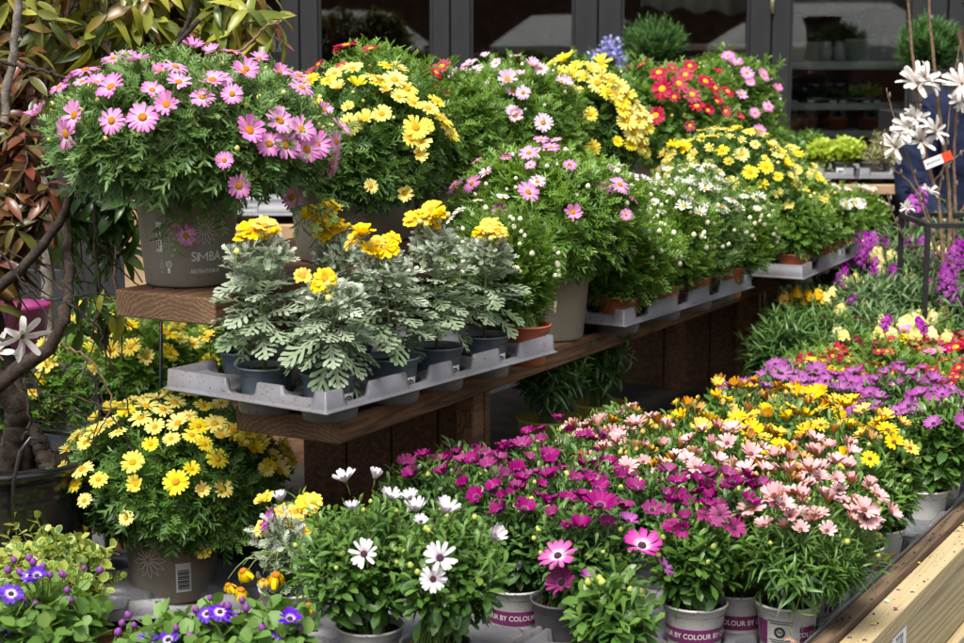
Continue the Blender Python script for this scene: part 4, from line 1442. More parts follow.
# 1 the large pink marguerite on the end of the upper plank
b1 = onz(183, 288, Z_T2); b1 = b1 + np.array([0.0, .075, 0]); b1[2] = Z_T2 + .001
pk = [(85, 70), (143, 69), (85, 117), (77, 134), (147, 119), (119, 122), (119, 92), (169, 108), (201, 101), (163, 78, .8), (177, 75, .8), (180, 88, .8), (240, 76), (210, 86, .9), (237, 79, .9), (244, 131), (272, 122), (277, 144), (234, 181, .8), (221, 158, .7), (229, 58), (193, 56, .8), (209, 62, .8), (106, 88, .8), (41, 114, .9), (50, 84, .8), (72, 79, .8), (116, 62, .8), (133, 62, .8), (255, 63, .7), (292, 92), (271, 78, .9), (297, 148), (292, 130, .9), (306, 144), (322, 160), (262, 143, .8), (219, 84, .9), (301, 75, .8), (92, 87, .7), (335, 168, .9), (325, 141, .8), (302, 204, .9), (314, 112, .8), (330, 128, .8), (156, 95, .7), (228, 98, .7)]
root, pot, C, Rd = plant('potted_marguerite', 'huge pink marguerite in a printed taupe pot on the end of the upper plank', 'potted plant', (46, 58, 332, 211), 3.40, b1, TAUPE, L_MARG_B, 'div', .062, 'marguerites in big taupe pots',
      fl=[('pink', .031, pk)], buds=('y', .005, 34, -.1), seed=11, ry=.8, spacing=.022, per=9, zmin=-.5, lump=.09, shoot=.06)
big_pot_print(pot, b1, BR, BH, 0)
hp = at(186, 236, b1[1] - .115); put_flower(root, 'pink', hp, nrm(np.array([.15, -1, .25])), .024, rng)
put_flower(root, 'pink', at(176, 228, b1[1] - .11), nrm(np.array([-.4, -.6, .7])), .014, rng)
# shoots hanging over the pot's rim
mb = MB()
hang = [at(x, y, b1[1] - .135 - .015 * (i % 2)) for i, (x, y) in enumerate([(165, 232), (176, 246), (205, 215), (222, 222), (212, 205), (152, 205), (232, 208), (198, 200), (168, 214), (320, 222), (300, 226), (335, 215), (190, 205), (182, 215), (215, 200), (225, 196), (240, 200), (158, 196), (172, 202)])]
hang = np.array(hang); top_ = np.tile(b1 + Z3 * (BH + .03), (len(hang), 1)) + (hang - b1) * np.array([.7, .7, 0])
whorls(mb, hang, np.tile([0.05, -.25, -.9], (len(hang), 1)) + rng.normal(0, .3, (len(hang), 3)), 'div', .05, rng, 7, .05, (20, 75))
tubes3(mb, top_, (top_ + hang) / 2 + np.array([0, -.03, .02]), hang, .0014, 1)
mb.build('hanging_shoots', [L_MARG_B, G_STEM], root)


def onshelf(px, Y, z):
    p = at(px, 100, Y); return np.array([p[0], p[1], z + .001])


# 2 yellow behind it
b2 = onshelf(334, 3.87, Z_T2)
y2 = [(372, 85), (341, 95), (338, 82, .8), (380, 118), (365, 123), (352, 127, .9), (312, 82), (308, 93, .9), (391, 88), (402, 96), (377, 90, .8), (408, 108), (421, 113), (433, 122), (437, 128), (428, 107, .9), (410, 130), (414, 142), (405, 140, .8), (413, 154), (400, 188, .8), (370, 182, .75), (398, 72, .9), (386, 74, .9), (354, 78), (321, 108, .8), (320, 120, .8), (420, 128, .9), (440, 138, .8), (358, 92, .8), (350, 112, .7), (395, 103, .8), (384, 97, .8), (332, 88, .8)]
root, pot, C, Rd = plant('potted_marguerite', 'lemon yellow marguerite in a taupe pot close behind the huge pink one', 'potted plant', (283, 72, 447, 225), 3.87, b2, TAUPE, L_MARG_D, 'div', .058, 'marguerites in big taupe pots',
      fl=[('lemon', .0285, y2)], buds=('y', .005, 16), seed=12, ry=1.0, spacing=.025, lump=.06)
big_pot_print(pot, b2, BR, BH, 10, only='daisy')
# 3 red and violet behind
b3 = onshelf(390, 4.28, Z_T2) + V * -.04
plant('potted_marguerite', 'crimson marguerite standing behind the lemon yellow one beside the leafy shrub', 'potted plant', (305, 48, 455, 190), 4.28, b3, TAUPE, L_MARG, 'div', .058, 'marguerites in big taupe pots',
      fl=[('red', .034, [(350, 54), (372, 57, .7), (342, 53, .5), (430, 78, .7), (384, 100, .6), (320, 66, .7), (312, 74, .6), (346, 72, .5)])], buds=('r', .005, 12), seed=13, spacing=.026, lump=.1)
# 4 second red, in front of pink
b4 = onshelf(455, 4.42, Z_T2)
plant('potted_marguerite', 'crimson marguerite with three open flowers between lemon yellow and pale pink ones', 'potted plant', (398, 68, 505, 205), 4.4, b4, TAUPE, L_LIME, 'div', .06, 'marguerites in big taupe pots',
      fl=[('red', .033, [(424, 85), (443, 75), (445, 100, .5), (438, 93, .5), (405, 68, .6)])], buds=('r', .005, 14), seed=14, spacing=.028, lump=.1)
b5 = onshelf(505, 4.76, Z_T2)
plant('potted_marguerite', 'pale pink marguerite between the crimson and the yellow ones on the upper plank', 'potted plant', (440, 60, 585, 190), 4.76, b5, TAUPE, L_MARG, 'div', .058, 'marguerites in big taupe pots',
      fl=[('palepink', .031, [(462, 60), (478, 77), (450, 72, .8), (487, 92, .9), (508, 85), (540, 123), (515, 117, .8), (512, 112, .6), (530, 72, .9), (538, 75, .7), (470, 64, .8), (443, 64, .8), (522, 96, .8), (556, 86, .7), (486, 58, .7), (462, 82, .6), (498, 70, .6)])], rnd=[('palepink', .026, 7, .2, .07)], buds=('w', .005, 22), seed=15, spacing=.026, lump=.08)
b6 = onshelf(596, 5.05, Z_T2)
y6 = [(545, 62), (555, 66), (566, 68), (578, 72), (590, 76), (600, 80), (563, 78, .8), (548, 70, .8), (608, 86), (616, 92), (622, 98), (628, 104), (634, 112), (638, 120), (640, 128), (632, 122), (626, 114), (618, 104), (612, 98), (636, 136), (628, 132), (574, 80), (584, 84), (596, 88), (606, 96), (590, 116), (578, 124), (567, 131), (592, 146, .8), (572, 96, .8), (580, 96, .7), (618, 112), (635, 144, .9), (626, 142, .9), (552, 78, .7), (638, 150, .8), (622, 122), (600, 70), (570, 62), (614, 140, .7)]
plant('potted_marguerite', 'domed lemon yellow marguerite thick with flowers left of the crimson and pink pair', 'potted plant', (525, 60, 648, 195), 5.05, b6, TAUPE, L_MARG_D, 'div', .058, 'marguerites in big taupe pots',
      fl=[('lemon2', .031, y6)], buds=('y', .005, 10), seed=16, spacing=.028, lump=.04)
b7 = onshelf(668, 5.6, Z_T2)
plant('potted_marguerite', 'crimson marguerite with a cluster of flowers at its heart below the pillar', 'potted plant', (604, 62, 735, 190), 5.6, b7, TAUPE, L_LIME, 'div', .06, 'marguerites in big taupe pots',
      fl=[('red', .034, [(663, 93), (678, 88), (690, 98), (702, 86), (657, 117), (694, 108, .8), (711, 92, .8), (722, 95, .8), (712, 104, .8), (672, 74, .8), (645, 70, .8), (635, 68, .7), (688, 72, .7), (684, 80, .9), (720, 113, .8), (704, 112, .7), (688, 126, .7), (660, 78, .9), (732, 118, .7), (674, 100, .7), (716, 74, .6), (625, 68, .6)])], buds=('r', .005, 14), seed=17, spacing=.03, lump=.08)
b8 = onshelf(735, 5.9, Z_T2)
plant('potted_marguerite', 'bright green marguerite with a few pink flowers at the far end of the top row', 'potted plant', (672, 54, 783, 190), 5.9, b8, TAUPE, L_LIME, 'div', .06, 'marguerites in big taupe pots',
      fl=[('pink2', .032, [(735, 70), (745, 78, .9), (760, 80, .8), (740, 98, .8), (756, 130), (752, 114, .7), (764, 108, .8), (728, 62, .8), (748, 86, .7), (772, 92, .6)])], buds=('w', .005, 10), seed=18, spacing=.03, lump=.09)
# big pot on the lower tier between the trays
b9 = onz(556, 342, Z_T1); b9 = b9 + np.array([-.02, .07, 0]); b9[2] = Z_T1 + .001
root, pot, C, Rd = plant('potted_marguerite', 'leafy marguerite with few pink flowers in the taupe pot standing between two trays', 'potted plant', (452, 148, 640, 285), b9[1], b9, TAUPE, L_MARG, 'div', .066, 'marguerites in big taupe pots',
      fl=[('pink2', .03, [(531, 161), (464, 190), (530, 195), (570, 213), (540, 123, .9), (478, 162, .5), (612, 188, .9), (618, 215, .5), (532, 171, .6), (450, 184, .6), (556, 138, .5)])], rnd=[('pink2', .024, 7, .1, .08), ('palepink', .022, 4, .3, .08)], buds=('w', .0055, 30), seed=19, ry=.85, spacing=.023, lump=.08)
big_pot_print(pot, b9, BR, BH, -22, only='text')
# 10 yellow dense dome far along
b10 = onshelf(738, 5.05, Z_T1)
plant('potted_marguerite', 'widest lemon yellow dome thick with small flowers on the far lower tier', 'potted plant', (655, 130, 800, 258), 5.05, b10 + V * -.1, TAUPE, L_MARG_D, 'div', .054, 'marguerites in big taupe pots',
      fl=[('yellow2', .0245, [(660, 152), (672, 143), (684, 150)])], rnd=[('lemon2', .0235, 78, .05, .036)], buds=('y', .005, 16), seed=20, spacing=.03, lump=.04, zmin=-.4)
b11 = onshelf(775, 5.3, Z_T1)
plant('potted_marguerite', 'yellow marguerite flopping forward at the right edge of the lemon dome', 'potted plant', (728, 150, 828, 262), 5.2, b11 + V * -.06, (.085, .15, 'taupe'), L_MARG, 'div', .054, 'marguerites in big taupe pots',
      fl=[('yellow2', .024, [(763, 187), (777, 199), (769, 208), (789, 213), (757, 215), (755, 224, .8), (790, 222, .9), (790, 232, .7), (757, 200, .8)])], rnd=[('lemon2', .0225, 34, .1, .036)], buds=('y', .005, 12), seed=21, spacing=.03, lump=.05)

# ------------------------------------------------ second and third trays with terracotta pots
TP = (.055, .088, 'terra')


def terra_print(pot, base, word=True, turn=0):
    rf = lambda z: prof_r(.055, .088, z)
    mb = MB()
    if word == 'label':
        rect2(mb, -.02, .022, .026, .058, rf, cam_angle(base, turn), 0, 1)
        for k_ in range(12):
            rect2(mb, -.015 + .003 * k_, .028, -.0135 + .003 * k_ + .0006 * (k_ % 3), .04, rf, cam_angle(base, turn), 0, 2, .0014)
        rect2(mb, -.015, .046, .015, .048, rf, cam_angle(base, turn), 0, 2, .0014); rect2(mb, -.015, .051, .008, .053, rf, cam_angle(base, turn), 0, 2, .0014)
    elif word == 'icons':
        for k_ in range(3):
            x = -.03 + .019 * k_
            strip2(mb, [(x, .03), (x + .013, .03), (x + .013, .052), (x, .052)], .0011, rf, cam_angle(base, turn), 0, closed=True)
            strip2(mb, [(x + .0065 + .003 * math.cos(t_), .041 + .003 * math.sin(t_)) for t_ in np.linspace(0, 6.28, 9)[:-1]], .001, rf, cam_angle(base, turn), 0, closed=True)
    else:
        write2(mb, 'Argyranthemum', .019, -.012, .045, rf, cam_angle(base, turn), 0, sx=.8)
    link('printed_text', mb.mesh('printed_text', [PRINT_W, LABEL_W, PRINT_K]), pot)


tb_ = np.array([terra1[0], terra1[1], ZF1 - CUP])
root, pot, C, Rd = plant('potted_marguerite', 'small white marguerite in a terracotta pot at the far end of the silver plants tray', 'potted plant', (440, 205, 560, 328), terra1[1] + .02, tb_, TP, L_MARG, 'fine', .048, 'marguerites in terracotta pots',
      fl=[('white', .02, [(445, 214), (462, 213), (448, 198, .8), (480, 205, .7), (503, 192, .7), (560, 310, .7)])], buds=('w', .0062, 32, -.2), seed=31, ry=.6, spacing=.022, lump=.1, zmin=-.7)
terra_print(pot, tb_, 'icons', -2)
mb = MB()
O2 = onz(624, 325, ZF1); e2 = onz(748, 287, ZF1) - O2
# run the second tray
L2 = float(np.linalg.norm(e2)) + .02
e2 = e2 / np.linalg.norm(e2); w2 = np.array([-e2[1], e2[0], 0])
T2P = [((618, 298), (552, 205, 682, 305), 'nearest fine leaved marguerite on the second tray, its flowers not yet open', 0, 'text'),
       ((660, 290), (610, 190, 716, 292), 'second fine leaved marguerite along the second tray with tiny white flowers', 5, 'icons'),
       ((692, 283), (650, 182, 745, 284), 'third fine leaved marguerite along the second tray dotted with cream buds', 8, None),
       ((726, 273), (690, 190, 778, 276), 'last fine leaved marguerite on the second tray beside the yellow dome', 4, None)]
tp = [in_tray(O2, e2, w2, p[0][0], .066) for p in T2P]
cells2 = [loc2(O2, e2, w2, p) for p in tp]
tray('grey plastic tray in the middle of the bench holding terracotta pots', 'grey trays on the bench', O2, e2, L2, .31, fill_cells(cells2, L2, .31, .14), .055)
for i, (pp, b, lab_, nw, pr) in enumerate(T2P):
    base = np.array([tp[i][0], tp[i][1], ZF1 - CUP])
    root, pot, C, Rd = plant('potted_marguerite', lab_, 'potted plant', b, tp[i][1] + .02, base, TP, [L_MARG, L_MARG, L_MARG_B, L_MARG][i], 'fine', .05, 'marguerites in terracotta pots',
          rnd=[('white', .0205, nw * 3, .45, .03, .8, .1)] if nw else (), buds=('w', .0065, 44, -.25), seed=41 + i, ry=.7, spacing=.021, lump=.1, zmin=-.75, tipsize=.7)
    if pr: terra_print(pot, base, 'icons' if pr == 'icons' else True, 12)
# more of the same behind them, their tops a band of small white flowers
for i, (b, Y, lab_) in enumerate([((560, 170, 660, 260), 4.35, 'fine leaved marguerite with open white flowers behind the nearest terracotta pot'), ((640, 165, 735, 250), 4.75, 'fine leaved marguerite in the back row of the second tray under white blooms'), ((690, 180, 765, 250), 5.0, 'fine leaved marguerite at the far back of the second tray near the dome')]):
    c = at((b[0] + b[2]) / 2, 250, Y); base = np.array([c[0], c[1], ZF1 - CUP])
    plant('potted_marguerite', lab_, 'potted plant', b, Y, base, TP, L_MARG, 'fine', .05, 'marguerites in terracotta pots',
          rnd=[('white', .022, 17, .5, .032, .8, .15)], buds=('w', .0065, 24, .0), seed=51 + i, ry=.8, spacing=.024, lump=.08)

O3 = onz(802, 278, ZF1); e3 = onz(866, 250, ZF1) - O3
L3 = float(np.linalg.norm(e3)) + .02
e3 = e3 / np.linalg.norm(e3); w3 = np.array([-e3[1], e3[0], 0])
T3P = [((794, 249), (748, 190, 838, 256), 'yellow flecked marguerite in the labelled terracotta pot on the far tray', 'lemon2', 9, 'label'),
       ((828, 239), (790, 186, 862, 246), 'cream flowered marguerite second along the far tray', 'white', 10, None),
       ((852, 231), (822, 188, 886, 240), 'marguerite with cream flowers at the very end of the bench', 'white', 7, None)]
tp3 = [in_tray(O3, e3, w3, p[0][0], .066) for p in T3P]
tray('grey plastic tray at the far end of the bench', 'grey trays on the bench', O3, e3, L3, .31, fill_cells([loc2(O3, e3, w3, p) for p in tp3], L3, .31, .14), .055)
for i, (pp, b, lab_, fk, nf, pr) in enumerate(T3P):
    base = np.array([tp3[i][0], tp3[i][1], ZF1 - CUP])
    root, pot, C, Rd = plant('potted_marguerite', lab_, 'potted plant', b, tp3[i][1] + .02, base, TP, L_LIME if i else L_MARG, 'div', .05, 'marguerites in terracotta pots',
          rnd=[(fk, .022, nf, .2, .04, .6, .2)], buds=('y', .0055, 14), seed=61 + i, ry=.8, spacing=.026)
    if pr: terra_print(pot, base, 'label', 2)

# ================================================================ YELLOW MARGUERITE ON THE LEFT DECK
b12 = onz(178, 612, ZD); b12 = b12 + np.array([.0, .085, 0]); b12[2] = ZD + .014
b12[0] = at(174, 600, b12[1])[0]
yl = [(133, 420), (150, 415), (139, 407), (165, 418), (178, 430), (187, 424), (196, 432), (117, 428), (125, 437), (105, 436), (95, 446), (84, 440), (92, 470), (85, 483), (107, 479), (138, 464), (141, 483, .9), (176, 481), (199, 488, .9), (218, 488), (213, 461), (217, 441), (234, 447), (246, 453), (201, 448), (190, 440), (172, 443, .9), (158, 433, .8), (264, 459), (276, 452), (281, 461), (270, 471), (260, 466, .9), (257, 470, .8), (272, 448, .8), (132, 513, .85), (200, 541, .85), (94, 498, .8, ), (96, 523, .7), (72, 430, .8), (70, 450, .8), (74, 470, .8), (68, 443, .7), (145, 425), (160, 408), (175, 412), (128, 412), (146, 400), (210, 430), (228, 436), (188, 405), (200, 415), (115, 414), (104, 424), (215, 412, .9), (240, 438, .9), (252, 446), (154, 448, .8), (168, 401, .9), (122, 402, .8), (190, 470, .7)]
root, pot, C, Rd = plant('potted_marguerite', 'yellow marguerite in a taupe pot on the low deck below the bench end', 'potted plant', (68, 402, 288, 548), b12[1] - .02, b12, TAUPE, L_MARG_D, 'div', .062, 'marguerites in big taupe pots',
      fl=[('lemon', .0258, yl)], buds=('r', .005, 22, -.4), seed=71, ry=.8, spacing=.0225, lump=.07, zmin=-.75)
rf = lambda z: prof_r(BR, BH, z)
pm = MB(); A = cam_angle(b12, -4)
for k_ in range(13):
    a = 2 * PI * k_ / 13
    pts_ = [(.006 + .034 * t_, .0052 * math.sin(PI * min(1, t_ * .85 + .1))) for t_ in np.linspace(0, 1, 8)] + [(.006 + .034 * t_, -.0052 * math.sin(PI * min(1, t_ * .85 + .1))) for t_ in np.linspace(1, 0, 8)]
    pts_ = [(-.048 + x * math.cos(a) - y * math.sin(a), BH * .5 + x * math.sin(a) + y * math.cos(a)) for x, y in pts_]
    strip2(pm, pts_, .001, rf, A, 0, closed=True)
link('printed_flower', pm.mesh('printed_flower', [PRINT_W, PRINT_K]), pot); pm = MB()
rect2(pm, .012, .03, .045, .095, rf, A, 0)
for k_ in range(14): rect2(pm, .016, .036 + .0032 * k_, .041, .0375 + .0032 * k_ + .0006 * (k_ % 3), rf, A, 0, 1, .0014)
link('printed_code', pm.mesh('printed_code', [PRINT_W, PRINT_K]), pot)
Od = b12 + np.array([-.17, -.22, -.014 + .025]); Od[2] = ZD + .026
tray('grey plastic tray on the low deck under the yellow marguerite', 'grey trays at bed level', Od, np.array([.98, .2, 0]), .62, .42, fill_cells([], .62, .42, .15), .05, 0)

# ================================================================ THE BED
def proj(p):
    d = np.array(p) - CAM
    f = d[1] * math.cos(PITCH) - d[2] * math.sin(PITCH)
    u = d[2] * math.cos(PITCH) + d[1] * math.sin(PITCH)
    return 482 + FPX * d[0] / f, 321.5 - FPX * u / f


WPOT_R, WPOT_H = .057, .096
Z_BB = ZB + .005                # where pots stand in the bed trays
Z_BR = Z_BB + WPOT_H
hand_cells = []


def pot_band(pot, base, turn, kind='purple'):
    rf = lambda z: prof_r(WPOT_R, WPOT_H, z)
    A = cam_angle(base, turn)
    mb = MB()
    if kind == 'purple':
        rect2(mb, -.085, .034, .085, .06, rf, A, 0, 0, .0008)
        write2(mb, 'COLOUR BY COLOUR BY COLOUR', .0135, 0, .047, rf, A, 0, 1, .0014, sx=.9)
    elif kind == 'badge':
        rect2(mb, -.062, .026, -.036, .07, rf, A, 0, 0, .0008); rect2(mb, .024, .032, .062, .062, rf, A, 0, 0, .0008)
        write2(mb, 'COLOUR', .012, .044, .047, rf, A, 0, 1, .0014)
        strip2(mb, [(-.012 + .008 * math.cos(t_), .052 + .008 * math.sin(t_)) for t_ in np.linspace(0, 6.28, 17)[:-1]], .0045, rf, A, 0, 2, closed=True)
        letter_m(mb, .0075, -.012, .052, rf, A, 0, 2, .2)
        for z_, w_ in ((.071, .024), (.067, .018), (.037, .02), (.033, .015)): rect2(mb, -.012 - w_, z_, -.012 + w_, z_ + .0014, rf, A, 0, 2)
    elif kind == 'yellow':
        rect2(mb, -.05, .02, .05, .052, rf, A, 0, 3, .0008); write2(mb, 'COLOUR', .012, 0, .036, rf, A, 0, 1, .0014)
    link('printed_band', mb.mesh('printed_band', [BAND_P, PRINT_W, PRINT_K, BAND_Y]), pot)


def bedplant(label, rim, b, leaf, fl, potcol='white', band=None, size=.036, spacing=.02, seed=1, kind='spoon', name='cape_daisy', group='cape daisies in the display bed', buds=('g', .0048, 10), turn=0, rnd=(), per=8, ry=.9, up=.7, zmin=-.6, big=False, **ck):
    P = onz(rim[0], rim[1], Z_BR); P = P + V * min(0, VF - .068 - float(P @ V)); base = np.array([P[0], P[1], Z_BB])
    hand_cells.append(base)
    root, pot, C, Rd = plant(name, label, 'potted plant', b, P[1], base, (WPOT_R, WPOT_H, potcol), leaf, kind, size, group, fl=fl, rnd=rnd, buds=buds, seed=seed, ry=ry, spacing=spacing, per=per, up=up, zmin=zmin, **ck)
    if band: pot_band(pot, base, turn, band)
    return root, pot, base


def faced(root, kind, px, py, Y, n, s, seed=0):
    rg = np.random.default_rng(int(px * 7 + py))
    return put_flower(root, kind, at(px, py, Y - .075), nrm(np.array(n, float)), s, rg)


# the two white cape daisies in front
r_, p_, bs = bedplant('white cape daisy in a white pot left of its twin at the front', (370, 624), (292, 498, 428, 612), L_OSTEO, [], seed=201, spacing=.021)
Y = bs[1] - .05
for (x, y, k, n, s) in [(364, 554, 'owhite_open', (-.15, -.85, .5), .026), (345, 480, 'owhite_cup', (-.3, -.1, 1), .0245), (375, 477, 'owhite_cup', (.2, .0, 1), .019), (352, 509, 'owhite_cup', (0, -.15, 1), .018), (391, 498, 'owhite_cup', (.25, -.1, 1), .024), (416, 510, 'owhite_cup', (0, -.2, 1), .026), (281, 500, 'owhite_cup', (-.2, -.2, 1), .019)]:
    faced(r_, k, x, y, Y + (.04 if y < 520 else -.03), n, s)
r_, p_, bs = bedplant('white cape daisy in a grey rimmed pot with two open purple eyed flowers', (435, 641), (392, 505, 512, 622), L_OSTEO, [], potcol='grey', seed=202, spacing=.021)
Y = bs[1] - .05
for (x, y, k, n, s) in [(440, 558, 'owhite_open', (.1, -.8, .6), .028), (433, 579, 'owhite_open', (0, -.95, .3), .0225), (445, 511, 'owhite_cup', (.35, -.3, 1), .027), (494, 537, 'owhite_cup', (.6, -.45, .7), .025), (421, 522, 'owhite_cup', (0, -.5, .8), .015), (410, 498, 'owhite_cup', (-.1, -.1, 1), .019)]:
    faced(r_, k, x, y, Y + (.02 if y < 540 else -.03), n, s)
# front magenta group
r_, p_, bs = bedplant('magenta cape daisy with three large white centred flowers in a dark grey pot', (563, 598), (528, 500, 640, 600), L_OSTEO_D, [], potcol='grey', seed=203, rnd=[('mag_cup', .024, 7, .55, .045, .9, .1)])
Y = bs[1]
for (x, y, k, n, s) in [(600, 506, 'mag_cup', (0, -.35, 1), .034), (558, 556, 'mag_open', (-.3, -.45, .9), .034), (570, 527, 'mag_cup', (-.2, -.2, 1), .0185), (628, 521, 'mauve_cup', (.3, -.3, .9), .02), (562, 583, 'mag_cup', (-.5, -.6, .6), .03), (589, 578, 'mauve_cup', (0, -.2, 1), .019)]:
    faced(r_, k, x, y, Y - (.05 if y > 540 else -.02), n, s)
r_, p_, bs = bedplant('leafy cape daisy rosette at the very front with pale green buds', (610, 634), (566, 575, 656, 650), L_OSTEO, [], potcol='grey', seed=204, size=.052, spacing=.026, per=7, buds=('g', .0065, 6, .5))
faced(r_, 'mag_open', 642, 546, bs[1] + .02, (.1, -.45, .95), .035); faced(r_, 'mauve_cup', 664, 567, bs[1] + .05, (.7, -.2, .6), .02)
r_, p_, bs = bedplant('wine flowered cape daisy in a white pot with a purple lettered band', (695, 601), (642, 508, 745, 590), L_OSTEO, [], band='purple', seed=205, turn=6, rnd=[('mag_cup', .022, 6, .5, .04, .9, .1), ('wine', .02, 3, .2, .05, .6, .3)])
Y = bs[1]
for (x, y, k, n, s) in [(652, 510, 'mag_cup', (0, -.6, .8), .021), (720, 514, 'wine', (-.1, -.6, .7), .02), (734, 528, 'wine', (.2, -.5, .5), .022), (682, 529, 'wine', (-.2, -.9, .1), .017), (672, 523, 'wine', (-.5, -.2, .8), .012), (678, 483, 'mag_cup', (0, -.2, 1), .0215), (706, 474, 'mag_cup', (.1, -.2, 1), .022), (727, 476, 'mag_cup', (.2, -.2, 1), .022), (708, 488, 'mag_cup', (0, -.2, 1), .018)]:
    faced(r_, k, x, y, Y - (.03 if y > 505 else -.08), n, s)
r_, p_, bs = bedplant('salmon pink cape daisy in the white badge printed pot beside the timber edge', (789, 600), (728, 498, 888, 592), L_OSTEO, [], band='badge', seed=206, size=.042, spacing=.021, turn=0, kind='lance', rnd=[('salmon_open', .025, 14, .45, .04, .9, .25), ('salmon_cup', .024, 12, .55, .04, .9, .1)])
Y = bs[1]
for (x, y, k, n, s) in [(774, 496, 'salmon_cup', (-.3, -.3, .9), .026), (783, 505, 'salmon_open', (.2, -.4, .8), .021), (810, 470, 'salmon_cup', (0, -.2, 1), .024), (818, 478, 'salmon_open', (.3, -.2, .9), .022), (864, 510, 'salmon_open', (.2, -.5, .8), .025), (866, 518, 'salmon_open', (.1, -.85, .4), .022), (891, 512, 'salmon_open', (.7, -.4, .6), .02), (878, 496, 'salmon_open', (.5, -.3, .8), .02), (852, 482, 'salmon_cup', (0, -.2, 1), .02), (870, 486, 'salmon_cup', (.1, -.2, 1), .019), (790, 516, 'salmon_open', (0, -.6, .5), .015), (803, 496, 'salmon_cup', (0, -.2, 1), .018), (836, 462, 'salmon_cup', (.1, 0, 1), .02), (790, 472, 'salmon_cup', (-.1, 0, 1), .021)]:
    faced(r_, k, x, y, Y - (.015 if y > 490 else -.03), n, s * 1.1)
# dangling spent shoot on that pot
mb = MB(); q0 = at(812, 560, Y - .06); q1 = at(797, 600, Y - .09); q2 = at(790, 634, Y - .08)
tubes3(mb, q0[None], q1[None], q2[None], .0018, 0, 6)
whorls(mb, np.array([at(806, 622, Y - .085)]), np.array([[.6, -.2, -.7]]), 'lance', .04, rng, 3, .03, (10, 50))
o = mb.build('hanging_shoot', [G_STEM], r_)
faced(r_, 'salmon_open', 790, 638, Y - .08, (-.2, -.3, -1), .014)
bedplant('magenta cape daisy in a second band printed pot tucked behind the wine one', (737, 588), (700, 486, 770, 566), L_OSTEO_D, [('mag_cup', .022, [(745, 484), (760, 486), (733, 494)])], rnd=[('mag_cup', .023, 9, .5, .035, .9, .1)], band='purple', seed=207, turn=-10)
bedplant('dark magenta cape daisy in a band printed pot behind the white pair', (516, 584), (478, 492, 560, 574), L_OSTEO_D, [('mag_cup', .021, [(498, 492), (520, 486), (535, 497), (507, 506, .8)])], rnd=[('mag_cup', .023, 9, .5, .035, .9, .1)], band='purple', seed=208, turn=14)
bedplant('salmon cape daisy in a pot pressed against the salmon one at the timber edge', (836, 573), (806, 470, 880, 560), L_OSTEO, [('salmon_open', .021, [(846, 476), (838, 488), (862, 492)])], rnd=[('salmon_open', .024, 9, .5, .035, .9, .15)], band='badge', seed=209, turn=-20)
bedplant('salmon and amber cape daisy in a white pot near the timber trim', (872, 546), (836, 450, 905, 535), L_OSTEO, [('sun_open', .022, [(850, 466), (870, 467)])], band='badge', seed=210, turn=20)
bedplant('yellow cape daisy in the yellow banded white pot beside the timber edge', (896, 528), (858, 430, 922, 520), L_OSTEO, [('sun_open', .024, [(852, 466), (873, 467), (893, 450), (888, 440), (905, 455, .8)]), ('sun_cup', .023, [(866, 440), (880, 428), (900, 434)])], band='yellow', seed=211, turn=5, size=.045)
bedplant('mauve cape daisy in a white pot at the right picture edge', (948, 490), (905, 398, 975, 485), L_OSTEO, [('mauve_cup', .025, [(935, 428), (957, 428), (962, 450), (942, 404), (922, 398), (958, 405), (912, 410)])], seed=212, size=.045)
for bb_, lab_ in (((918, 420), 'yellow cape daisy with one stray mauve bloom beside the timber trim'),):
    pass

# the packed rows behind: shared crown meshes, each plant an object of its own
VAR = {}
def variety(key, leaf, kind, size, spacing, n=4, R_=(.088, .088, .075), per=7, up=.8):
    out = []
    for i in range(n):
        rg = np.random.default_rng(900 + i + len(VAR) * 10)
        mb = MB()
        canopy(mb, (0, 0, .165), R_, (0, 0, .08), kind, size, rg, spacing=spacing, per=per, zmin=-.5, lump=.08, up=up)
        out.append(mb.mesh('foliage', [leaf, G_STEM]))
    VAR[key] = out
variety('osteo', L_OSTEO, 'spoon', .034, .021)
variety('osteo_d', L_OSTEO_D, 'spoon', .034, .021, 3)
variety('lance', L_OSTEO, 'lance', .042, .021, 3)
variety('marg', L_MARG, 'div', .045, .024, 3, (.09, .09, .08))
variety('wall', L_WALL, 'lance', .06, .024, 4, (.11, .11, .12), 8)
variety('walld', L_OSTEO_D, 'lance', .06, .026, 2, (.11, .11, .12), 8)

